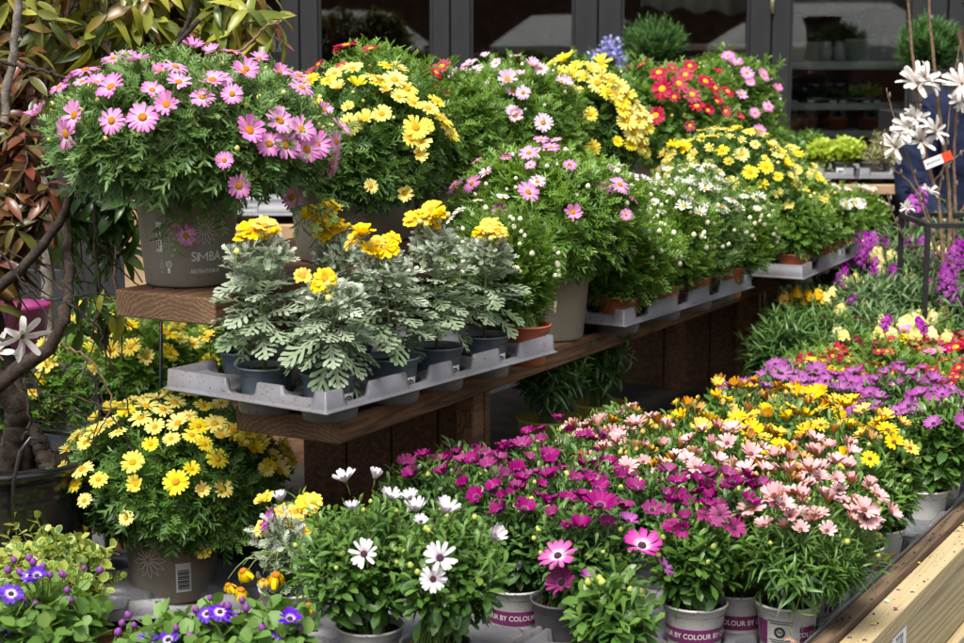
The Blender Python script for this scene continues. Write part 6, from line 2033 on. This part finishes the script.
# ------------------------------------------------ mustard bowls with dark plants below the bench
for (x, y, hw, lab_, sd) in [(549, 417, 33, 'mustard bowl with a dark leafy plant under the bench, left of its twin', 501), (599, 402, 27, 'mustard bowl with a dark leafy plant under the bench beside the boards', 502)]:
    P = onz(x, y, CAMZ - .895); rr = hw * P[1] / FPX
    base = np.array([P[0], P[1], ZB + .0])
    root = empty('potted_shrub', tuple(base), lab_, 'potted plant', 'mustard bowls under the bench')
    h = CAMZ - .895 - ZB
    mb = MB(); mb.lathe([(.001, 0), (rr * .75, 0), (rr * .97, h * .95), (rr * 1.02, h), (rr * .95, h), (rr * .9, h * .8), (.001, h * .75)], base, 40); mb.build('bowl', POTM['olive'], root)
    mb = MB(); C = base + Z3 * (h + .14); canopy(mb, C, np.array([rr * 1.25, rr * 1.1, .13]), base + Z3 * h * .8, 'lance', .05, np.random.default_rng(sd), spacing=.03, per=7, lump=.12); mb.build('foliage', [L_DGREEN, G_STEM], root)

# ================================================================ SHOP WINDOW THINGS
def rosemary(label, b, Y, grp, leafk=L_ROSE, flowers=False, size=.055, n=150, pot=True, name='rosemary_bush'):
    rg = np.random.default_rng(int(b[0]))
    C, Rd = bbox_ell(b, Y, .9)
    base = C - Z3 * (Rd[2] + .1)
    root = empty(name, tuple(base), label, 'potted plant', grp)
    if pot:
        make_pot(root, base, .08, .13, 'grey')
    d = sphere_dirs(n, rg, -.3, .2); tips = C + d * Rd * rg.uniform(.55, 1.05, n)[:, None]
    mb = MB()
    bb2 = base + Z3 * .1
    b0 = np.tile(bb2, (n, 1)) + rg.normal(0, .02, (n, 3)) * np.array([1, 1, 0])
    mid = b0 + (tips - b0) * .5 + Z3 * .02
    sd = nrm(tips - b0 + Z3 * .05)
    for q in (.5, .64, .78, .9, 1.0):
        pp = (1 - q) ** 2 * b0 + 2 * q * (1 - q) * mid + q * q * tips
        whorls(mb, pp, sd, 'needle', size * .55, rg, 9, .035, (18, 50), 1 if q == 1 else .3, jit=.2)
    tubes3(mb, b0, mid, tips, .0018, 1)
    mb.build('foliage', [leafk, G_STEM], root)
    return root, C, Rd, tips


rosemary('dark green rosemary bush in front of the fourth shop window', (618, 14, 690, 70), 7.0, 'rosemary bushes by the shop', size=.08)
root, C, Rd, tips = rosemary('lavender blue flowering rosemary left of the greener bush', (584, 40, 636, 74), 6.9, 'rosemary bushes by the shop', n=40)
mb = MB()
for i in range(16):
    p = at(rgl.uniform(590, 634), rgl.uniform(42, 66), 6.8)
    T = t_blade([.1, .4, .45, .2], .3, .1, [.05, .4, .75, 1.0])
    d = nrm(rgl.normal(size=(14, 3))); mb.inst(T, frames(d, nrm(rgl.normal(size=(14, 3)))) * .016, p + rgl.normal(0, .012, (14, 3)), 0, rgl.random((14, 3)))
mb.build('blossom', P_LAV, root)
# low wall ledge that carries them
lg = MB(); lg.box(((636 - 482) / 1722 * 7, 7.05, .6), (1.1, .3, 1.2 - .02)); 
tag(bevel(lg.build('dark_planter_stand', PAINT, None, ((636 - 482) / 1722 * 7, 7.05, .6)), .005), 'dark stand carrying the two rosemary bushes by the shop', 'stand')
rosemary('round bright green rosemary hanging before the right shop post', (893, 14, 966, 78), 6.7, 'rosemary bushes by the shop', size=.09, n=230, pot=True)
hk = MB(); pz = at(930, 80, 6.7); hk.box((pz[0], 6.75, (pz[2] - .12) / 2), (.3, .3, pz[2] - .12)); tag(bevel(hk.build('dark_planter_stand', PAINT, None, (pz[0], 6.75, 0)), .004), 'dark stand under the round rosemary at the right shop post', 'stand')

def on_shelf(px, Y, z): return np.array([(px - 482) / 1722 * Y, Y, z])
# orchid in a pale pot
p = on_shelf(858, 7.86, ZS1 + .0005)
root = empty('potted_orchid', tuple(p), 'pale pot with a lime flower spathe on the upper window shelf', 'potted plant')
mb = MB(); mb.lathe([(.001, 0), (.05, 0), (.062, .085), (.066, .088), (.066, .1), (.058, .1), (.055, .08), (.001, .078)], p, 32); mb.build('pot', simple('pale_celadon', (.38, .42, .36), (.5, .52, .46), 30, .4), root)
mb = MB(); T = t_blade([.02, .1, .13, .1, .0], .2, .4)
d = nrm(np.array([[.7, -.1, .6], [-.7, -.1, .6], [.3, -.4, .8], [-.4, .2, .9], [.9, .1, .25], [-.9, 0, .3]])); mb.inst(T, frames(d, np.tile([0, -.3, 1.], (6, 1))) * .15, np.tile(p + Z3 * .08, (6, 1)), 0, rgl.random((6, 3)))
mb.build('foliage', [L_DGREEN], root)
mb = MB(); mb.tube([p + Z3 * .08, p + np.array([0, -.01, .16]), p + np.array([.002, -.01, .2])], .004, 6, 0)
T = t_blade([.05, .22, .26, .16, 0], -.1, .5); mb.inst(T, frames(np.array([[0, 0, 1.], [.15, -.1, 1], [-.15, 0, 1]]), np.array([[0, -1., 0], [.5, -1, 0], [-.5, -1, 0]])) * .1, np.tile(p + Z3 * .19, (3, 1)), 1, rgl.random((3, 3)))
mb.build('spathe', [G_STEM, L_CHART], root)
# grey metal can with handle and spout
p = on_shelf(884, 7.88, ZS1 + .0005)
root = empty('metal_can', tuple(p), 'small grey metal can with a looped handle on the upper window shelf', 'can')
PEW = simple('pewter', (.12, .12, .13), (.2, .2, .21), 20, .35, .1, .5, metal=.8)
mb = MB(); mb.lathe([(.001, 0), (.036, 0), (.04, .05), (.03, .072), (.014, .085), (.014, .11), (.02, .115), (.001, .118)], p, 28); mb.build('body', PEW, root)
mb = MB(); mb.tube(curve([p + np.array([.015, 0, .1]), p + np.array([.05, 0, .11]), p + np.array([.055, 0, .07]), p + np.array([.037, 0, .05])], 16), .003, 6); mb.build('handle', PEW, root)
mb = MB(); mb.tube(curve([p + np.array([-.01, 0, .1]), p + np.array([-.045, 0, .12]), p + np.array([-.06, 0, .112])], 10), .0035, 6); mb.build('spout', PEW, root)
# glass jars
for px_, lab_ in ((826, 'clear glass jar on the upper window shelf left of the pale pot'), (840, 'clear glass jar squeezed against the pale pot on the window shelf')):
    p = on_shelf(px_, 7.87, ZS1 + .0005)
    gl2 = bpy.data.materials.get('jar_glass')
    if not gl2:
        gl2, n2, b2_, o2_ = mat_new('jar_glass'); b2_.inputs['Base Color'].default_value = (.8, .8, .78, 1); b2_.inputs['Alpha'].default_value = .3; b2_.inputs['Roughness'].default_value = .08
    mb = MB(); mb.lathe([(.001, .001), (.03, 0), (.032, .06), (.024, .075), (.026, .09), (.022, .09), (.02, .075), (.028, .06), (.026, .004), (.001, .005)], p, 24)
    tag(mb.build('glass_jar', gl2, None, p), lab_, 'jar', 'glass jars in the window')
# pale box, pale blind
bx = MB(); c = on_shelf(808, 8.0, ZS1); bx.box(c + Z3 * .045, (.2, .14, .085)); tag(bevel(bx.build('cardboard_box', simple('buff_card', (.36, .31, .25), (.45, .4, .33), 15, .8), None, c), .004), 'buff cardboard box at the left of the upper window shelf', 'box')
FAB = simple('cream_blind_fabric', (.5, .48, .45), (.62, .6, .57), 5, .9, .3, .1, (3, 3, .5))
def blind(px0, px1, y0, y1, Y, sag, label):
    mb = MB(); n = 24; vs = []
    for i in range(n + 1):
        q = i / n; x = (px0 + (px1 - px0) * q - 482) / 1722 * Y
        zt = at(482, y0, Y)[2]; zb = at(482, y1, Y)[2] + sag * (q - .5) * 2 + .012 * math.sin(q * 22)
        yy = Y + .02 * math.sin(q * 40)
        vs += [(x, yy, zt + .3), (x, yy + .01, zb + .01), (x, yy + .05, zb)]
    fs = []
    for i in range(n):
        for j in range(2): a = i * 3 + j; fs.append((a, a + 3, a + 4, a + 1))
    mb.add(vs, fs, 0, None, True)
    o = mb.build('window_blind', FAB, None, ((px0 - 482) / 1722 * Y, Y, 1.9)); s_ = o.modifiers.new('thickness', 'SOLIDIFY'); s_.thickness = .004
    tag(o, label, 'blind', 'cream cloth blinds')
blind(786, 920, -10, 12, 7.7, .02, 'cream cloth blind across the top of the right hand shop window')
blind(640, 755, -12, 12, 7.75, -.015, 'cream cloth blind across the top of the fourth shop window')
# pots on the low window shelf, with white tags
for i, px_ in enumerate((795, 812, 838, 872)):
    p = on_shelf(px_, 7.86, ZS3 + .0005)
    w_ = ['first', 'second', 'third', 'fourth'][i]
    root = empty('tagged_seedling_pot', tuple(p), '%s terracotta pot with white tags from the left on the low window shelf' % w_, 'potted plant', 'tagged pots in the window')
    rr = .042 if i < 2 else .06
    mb = MB(); mb.lathe([(.001, 0), (rr * .75, 0), (rr * .92, .045), (rr, .046), (rr, .06), (rr * .92, .06), (rr * .85, .05), (.001, .045)], p, 24); mb.build('pot', POTM['terra'], root)
    for k_ in range(1 if i < 2 else 2):
        tm = MB(); tm.box(p + np.array([(k_ - .4) * .045 * (i > 1), -.02, .095]), (.03, .0015, .08)); to_ = bevel(tm.build('tag', LABEL_W, root), .0005, 1); 
    mb = MB(); canopy(mb, p + Z3 * .1, np.array([rr * 1.1, rr, .04]), p + Z3 * .05, 'lance', .035, rgl, spacing=.03, per=5); mb.build('foliage', [L_OSTEO_D, G_STEM], root)
for i, (px_, lf, lab_) in enumerate(((818, L_DGREEN, 'low plant with pink flowers on the middle window shelf'), (868, L_CHART, 'low lime green plant on the middle window shelf'))):
    p = on_shelf(px_, 7.9, ZS2 + .0005)
    root = empty('shelf_plant', tuple(p), lab_, 'potted plant')
    mb = MB(); mb.lathe([(.001, 0), (.05, 0), (.06, .03), (.001, .03)], p, 20); mb.build('pot', POTM['black'], root)
    mb = MB(); canopy(mb, p + Z3 * .05, np.array([.15 if i == 0 else .08, .07, .03]), p + Z3 * .02, 'round', .03, rgl, spacing=.03, per=5); mb.build('foliage', [lf, G_STEM], root)
    if i == 0:
        for k_ in range(14): put_flower(root, 'pink2', p + np.array([rgl.uniform(-.15, .13), rgl.uniform(-.06, 0), .075 + rgl.uniform(0, .01)]), (0, -.3, 1), .016, rgl)

# display table in front of the right hand window
ZT = onz(860, 186, 0)[2]
Yt = 6.45; zt = at(860, 184, Yt)[2]
tbl = empty('display_table', (1.5, Yt, 0), 'pale timber display table under the right hand window', 'table')
mb = MB(); c = np.array([(850 - 482) / 1722 * Yt, Yt + .2, zt - .018]); mb.box(c, (.62, .5, .036)); bevel(mb.build('table_top', WOOD_Y, tbl, c), .003)
for dx in (-.27, .27):
    for dy in (-.2, .2):
        mb = MB(); cc = np.array([c[0] + dx, c[1] + dy, (zt - .037) / 2]); mb.box(cc, (.05, .05, zt - .037)); bevel(mb.build('leg', WOOD_D2, tbl, cc), .003)
GT = 'seedling trays on the display table'
trO = np.array([(775 - 482) / 1722 * (Yt - .02), Yt - .02, zt + .026])
tray('dark grey seedling tray at the left of the display table', GT, trO, np.array([1, 0, 0]), .31, .26, fill_cells([], .31, .26, .1), .036)
tray('dark grey seedling tray at the right of the display table', GT, trO + np.array([.335, 0, 0]), np.array([1, 0, 0]), .27, .26, fill_cells([], .27, .26, .1), .036)
for i, (px_, pyc, lf, kd, lab_) in enumerate([(787, 148, L_OSTEO_D, 'round', 'dark green seedling at the left end of the display table'), (821, 152, L_CHART, 'round', 'lime green seedling in a grey pot left of its labelled twin'), (846, 150, L_CHART, 'round', 'lime green seedling in the grey pot with a white label'), (874, 155, L_DRY, 'lance', 'straw coloured seedling right of the lime green pair'), (898, 156, L_DRY, 'lance', 'straw coloured seedling at the right end of the display table'), (808, 143, L_OSTEO, 'round', 'mid green seedling behind the lime green pair'), (885, 143, L_DRY, 'lance', 'straw coloured seedling in the back row of the display table')]):
    back = .14 if i > 4 else 0
    Yp = Yt + .07 + back
    p = np.array([(px_ - 482) / 1722 * Yp, Yp, zt + .004])
    root = empty('seedling_pot', tuple(p), lab_, 'potted plant', 'seedlings on the display table')
    pot = make_pot(root, p, .042, .075, 'grey', soil=False)
    C = at(px_, pyc, Yp); mb = MB()
    canopy(mb, C, np.array([.062, .055, .045]), p + Z3 * .06, kd, .035, np.random.default_rng(600 + i), spacing=.024, per=6, lump=.12, zmin=-.6); mb.build('foliage', [lf, G_STEM], root)
    if i == 2:
        tm = MB(); rect2(tm, -.022, .03, .022, .055, lambda z: prof_r(.042, .075, z), cam_angle(p, 0), 0, 0, .0012); rect2(tm, -.014, .036, .014, .044, lambda z: prof_r(.042, .075, z), cam_angle(p, 0), 0, 1, .002)
        link('pot_label', tm.mesh('pot_label', [LABEL_W, PRINT_K]), pot)

# ================================================================ MAGNOLIA, FRAME, PERSON
Ym = 5.0
mb0 = at(945, 300, Ym); base = np.array([mb0[0], Ym, ZB + .002])
mg = empty('magnolia', tuple(base), 'star magnolia with bare twigs and white blooms in front of the navy coat', 'shrub')
make_pot(mg, base, .13, .22, 'black')
TWM = [([(944, 290), (942, 240), (938, 200), (925, 150), (915, 80), (908, 0), (903, -40)], .007, .0035), ([(946, 290), (950, 230), (948, 180), (940, 120), (934, 60), (930, 20), (928, -40)], .007, .0035),
       ([(948, 290), (955, 220), (954, 160), (958, 100), (966, 50)], .006, .003), ([(940, 260), (925, 215), (912, 185), (890, 165), (874, 130)], .004, .0015), ([(938, 240), (925, 205), (905, 150), (892, 110), (886, 88)], .004, .0015),
       ([(948, 240), (970, 190), (985, 120)], .004, .002), ([(938, 200), (946, 150), (952, 90), (961, 40)], .003, .0015), ([(905, 240), (893, 215), (887, 192)], .003, .0015), ([(945, 280), (925, 262), (905, 240)], .003, .002), ([(935, 180), (948, 165), (964, 150)], .003, .0015)]
for i, (p_, a_, b_) in enumerate(TWM):
    o, P = limb(p_, [Ym + .02 * ((i * 7) % 3 - 1)] * len(p_), a_, b_, mg, 'branch', TWIG, 6, 30, .0015)
    for j in range(4, len(P), 7):
        bm_ = MB(); bm_.lathe([(.001, -.006), (.0045, -.002), (.0035, .007), (.001, .012)], P[j] + np.array([.004, -.004, .003]), 6)
        bm_.build('twig_bud', BARK_PALE, mg)
for i, (x, y, s, n) in enumerate([(918, 84, .062, (-.1, -.6, .6)), (927, 80, .055, (.4, -.5, .6)), (910, 128, .05, (-.4, -.7, .4)), (896, 147, .05, (-.6, -.6, .2)), (935, 132, .046, (.5, -.7, .4)), (921, 141, .05, (.2, -.8, .2)), (962, 84, .055, (-.2, -.8, .5)), (929, 192, .028, (.3, -.5, .8)), (908, 208, .024, (-.6, -.4, .4)), (915, 118, .04, (0, -.8, .5)), (960, 100, .035, (0, -.8, 0)), (900, 135, .035, (-.3, -.7, .6))]):
    bloom(mg, x, y, Ym - .03, s, n, i)
tg = MB(); c = at(938, 160, Ym - .05)
ax = np.array([nrm(np.array([.93, 0, .38])), np.array([0, 1, 0]), nrm(np.array([-.38, 0, .93]))])
tg.box(c, (.085, .001, .028), 0, ax)
to_ = tg.build('paper_tag', simple('red_label', (.65, .06, .02), None, rough=.5), mg)
tg = MB(); tg.box(c + ax[0] * -.014 + np.array([0, -.0012, 0]), (.055, .001, .0275), 0, ax); t2 = tg.build('tag_panel', LABEL_W, mg)
tg = MB(); pts, fs = text2('MAGNOLIA', .0095)
tg.add([c + ax[0] * (-.014 + q[0] * .85) + ax[2] * q[1] + np.array([0, -.0021, 0]) for q in pts], fs); tg.build('printed_text', PRINT_K, mg)

# black metal frame
BLK = simple('black_metal', (.012, .012, .013), (.02, .02, .022), 30, .4, .05)
Yf = 4.72
f0 = at(928, 228, Yf); f1 = at(1010, 228, Yf)
fr = empty('plant_stand', (f0[0], Yf, ZB), 'square black metal plant stand frame cut by the right picture edge', 'stand')
t_ = .014
for (x, dy) in ((f0[0], 0), (f1[0], 0), (f0[0], .3), (f1[0], .3)):
    mb = MB(); mb.box((x, Yf + dy, (f0[2] + ZB) / 2), (t_, t_, f0[2] - ZB)); bevel(mb.build('leg', BLK, fr), .001)
for dy in (0, .3):
    mb = MB(); mb.box(((f0[0] + f1[0]) / 2, Yf + dy, f0[2] + t_ / 2), (f1[0] - f0[0] + t_, t_, t_)); bevel(mb.build('top_rail', BLK, fr), .001)
for x in (f0[0], f1[0]):
    mb = MB(); mb.box((x, Yf + .15, f0[2] + t_ / 2), (t_, .3 - t_ - .002, t_)); bevel(mb.build('side_rail', BLK, fr), .001)


# the person: one skinned body, clothed
def skin_body(name, nodes, edges, mat, parent, root_i=0, sub=2):
    me = bpy.data.meshes.new(name)
    me.from_pydata([n[:3] for n in nodes], edges, [])
    o = bpy.data.objects.new(name, me); COL.objects.link(o)
    sk = o.modifiers.new('skin', 'SKIN'); sk.use_smooth_shade = True
    for i, n in enumerate(nodes):
        sv = me.skin_vertices[0].data[i]; sv.radius = (n[3], n[4] if len(n) > 4 else n[3]); sv.use_root = i == root_i
    ss = o.modifiers.new('smooth', 'SUBSURF'); ss.levels = sub; ss.render_levels = sub
    dg = bpy.context.evaluated_depsgraph_get(); dg.update()
    m2 = bpy.data.meshes.new_from_object(o.evaluated_get(dg)); m2.name = name
    m2.materials.clear(); m2.materials.append(mat)
    for p_ in m2.polygons: p_.use_smooth = True
    bpy.data.objects.remove(o); bpy.data.meshes.remove(me)
    return link(name, m2, parent)


SKINM = simple('skin', (.5, .3, .22), (.58, .36, .27), 20, .5)
NAVY = simple('navy_cloth', (.006, .01, .028), (.011, .017, .045), 30, .85, .8, .2, bscale=90)
DENIM = simple('dark_trousers', (.02, .022, .03), (.035, .037, .05), 60, .9, .4, .2)
HAIR = simple('brown_hair', (.05, .03, .018), (.1, .06, .035), 90, .6, .8, .3, (1, 1, .2))
pc = at(980, 200, 6.05); hx, hy = pc[0], 6.05
per = empty('person', (hx, hy, 0), 'person in a navy coat working with bent arm at the right picture edge', 'person')
B_ = lambda x, y, z, r, r2=None: (x, y, z, r, r2 or r)
# body: pelvis, spine, neck, head, arms, hands, legs
nodes = [B_(0, 0, .93, .14, .11), B_(0, .0, 1.12, .12, .1), B_(0, -.02, 1.3, .15, .105), B_(0, -.03, 1.42, .09, .07), B_(0, -.05, 1.5, .045), B_(.005, -.06, 1.58, .07, .075), B_(.005, -.065, 1.68, .08, .085),
         B_(-.17, -.03, 1.38, .055), B_(-.26, -.05, 1.1, .043), B_(-.2, -.3, .99, .032), B_(-.17, -.37, 1.0, .02, .03),
         B_(.17, -.03, 1.38, .055), B_(.27, -.08, 1.12, .043), B_(.2, -.3, 1.02, .032), B_(.17, -.37, 1.0, .02, .03),
         B_(-.1, 0, .84, .085), B_(-.11, -.01, .48, .058), B_(-.11, .02, .09, .04), B_(-.11, -.11, .035, .03),
         B_(.1, 0, .84, .085), B_(.11, .01, .48, .058), B_(.11, .04, .09, .04), B_(.11, -.09, .035, .03)]
edges = [(0, 1), (1, 2), (2, 3), (3, 4), (4, 5), (5, 6), (2, 7), (7, 8), (8, 9), (9, 10), (2, 11), (11, 12), (12, 13), (13, 14), (0, 15), (15, 16), (16, 17), (17, 18), (0, 19), (19, 20), (20, 21), (21, 22)]
for s in (-1, 1):
    bi = 10 if s < 0 else 14
    hx0 = -.17 * -s if False else (-.17 if s < 0 else .17)
    for k_ in range(4):
        i0 = len(nodes)
        nodes.append(B_(hx0 + (k_ - 1.5) * .018, -.415, 1.0, .009)); nodes.append(B_(hx0 + (k_ - 1.5) * .019, -.445 - (.008 if k_ in (1, 2) else 0), .985, .008)); nodes.append(B_(hx0 + (k_ - 1.5) * .018, -.46 - (.008 if k_ in (1, 2) else 0), .96, .007))
        edges += [(bi, i0), (i0, i0 + 1), (i0 + 1, i0 + 2)]
    i0 = len(nodes)
    nodes.append(B_(hx0 - s * .04, -.39, .985, .01)); nodes.append(B_(hx0 - s * .05, -.42, .97, .008)); edges += [(bi, i0), (i0, i0 + 1)]
body = skin_body('body', nodes, edges, SKINM, per)
# coat: torso and sleeves following the body, trousers, shoes
cn = [B_(0, 0, .82, .22, .16), B_(0, .0, .95, .21, .15), B_(0, 0, 1.12, .2, .14), B_(0, -.02, 1.3, .2, .14), B_(0, -.03, 1.41, .11, .09), B_(0, -.04, 1.46, .065, .06),
      B_(-.18, -.03, 1.37, .078), B_(-.26, -.05, 1.1, .075), B_(-.22, -.25, 1.0, .055), B_(-.205, -.31, .985, .048),
      B_(.18, -.03, 1.37, .078), B_(.28, -.08, 1.11, .066), B_(.21, -.27, 1.03, .05), B_(.2, -.31, 1.015, .046)]
skin_body('coat', cn, [(0, 1), (1, 2), (2, 3), (3, 4), (4, 5), (3, 6), (6, 7), (7, 8), (8, 9), (3, 10), (10, 11), (11, 12), (12, 13)], NAVY, per, 0, 4)
from mathutils import noise as mnoise
for _v in per.children[-1].data.vertices:
    _q = _v.co; _d = mnoise.noise(Vector((_q.x * 9, _q.y * 9, _q.z * 5))) * .02 + (1 - abs(mnoise.noise(Vector((_q.x * 5 + 3, _q.y * 5, _q.z * 13 + _q.x * 14))))) ** 6 * .014
    _v.co = _q + _v.normal * _d
tn = [B_(0, 0, .9, .16, .13), B_(-.1, 0, .8, .105), B_(-.11, -.01, .48, .078), B_(-.11, .02, .1, .06), B_(.1, 0, .8, .105), B_(.11, .01, .48, .078), B_(.11, .04, .1, .06)]
skin_body('trousers', tn, [(0, 1), (1, 2), (2, 3), (0, 4), (4, 5), (5, 6)], DENIM, per)
for s, y_ in ((-1, 0), (1, .02)):
    skin_body('shoe', [B_(s * .11, .05 + y_, .045, .042), B_(s * .11, -.06 + y_, .035, .036), B_(s * .11, -.16 + y_, .028, .026)], [(0, 1), (1, 2)], POTM['black'], per)
hm = skin_body('hair', [B_(.005, -.03, 1.66, .088, .09), B_(.005, -.035, 1.74, .075, .085), B_(.005, .02, 1.6, .07, .05)], [(0, 1), (0, 2)], HAIR, per)
for s in (-1, 1):
    mb = MB(); mb.lathe([(.001, -.011), (.009, -.006), (.011, 0), (.009, .006), (.001, .011)], (hx + .005 + s * .032, hy - .138, 1.665), 12); mb.build('eye', simple('eye_white', (.7, .7, .7)), per)
mb = MB(); mb.add([(hx - .012, hy - .14, 1.63), (hx + .02, hy - .14, 1.63), (hx + .004, hy - .165, 1.632), (hx + .004, hy - .145, 1.675)], [(0, 1, 2), (0, 2, 3), (1, 3, 2), (0, 3, 1)]); mb.build('nose', SKINM, per)
mb = MB(); mb.tube([(hx - .022, hy - .137, 1.605), (hx + .004, hy - .146, 1.602), (hx + .03, hy - .137, 1.605)], .005, 6); mb.build('mouth', simple('lips', (.4, .13, .11)), per)

# ================================================================ WORLD BEHIND THE CAMERA (seen in the window panes)
BRICK2 = simple('sky_blocker_brick', (.1, .05, .035), (.2, .11, .08), 8, .9, .5, .2)
mb = MB(); mb.box((0, -13, 3.2), (40, .5, 6.4)); tag(mb.build('sky_blocker', BRICK2, None, (0, -13, 0)), 'unseen brick building added behind the camera to block the sky', 'building')  # unseen building, added to cut sky light and keep sky out of the panes
CANV = simple('white_canvas', (.72, .72, .7), (.8, .8, .78), 3, .8, .2, .2)
for i, (cx_, w_, h_, zb_) in enumerate([(-1.9, 2.6, .5, 1.55), (1.2, 2.2, .4, 1.6), (4.6, 3.0, .55, 1.6)]):
    root = empty('market_parasol', (cx_, -7.5, 0), '%s white canvas stall roof across the yard from the shop' % ['left', 'middle', 'right'][i], 'stall roof', 'white stall roofs across the yard')
    mb = MB(); n = 12
    vs = [(cx_ - w_ / 2, -8.6, zb_), (cx_ + w_ / 2, -8.6, zb_), (cx_ + w_ / 2, -6.4, zb_), (cx_ - w_ / 2, -6.4, zb_), (cx_ - w_ / 4, -7.5, zb_ + h_), (cx_ + w_ / 4, -7.5, zb_ + h_)]
    vs += [(x, y, z - .22) for x, y, z in vs[:4]]
    mb.add(vs, [(3, 2, 5, 4), (1, 0, 4, 5), (0, 3, 4), (2, 1, 5), (0, 1, 7, 6), (1, 2, 8, 7), (2, 3, 9, 8), (3, 0, 6, 9)]); mb.build('canopy', CANV, root)
    for sx in (-1, 1):
        for y_ in (-8.55, -6.45):
            mb = MB(); mb.tube([(cx_ + sx * (w_ / 2 - .05), y_, 0), (cx_ + sx * (w_ / 2 - .05), y_, zb_)], .025, 8); mb.build('pole', BLK, root)
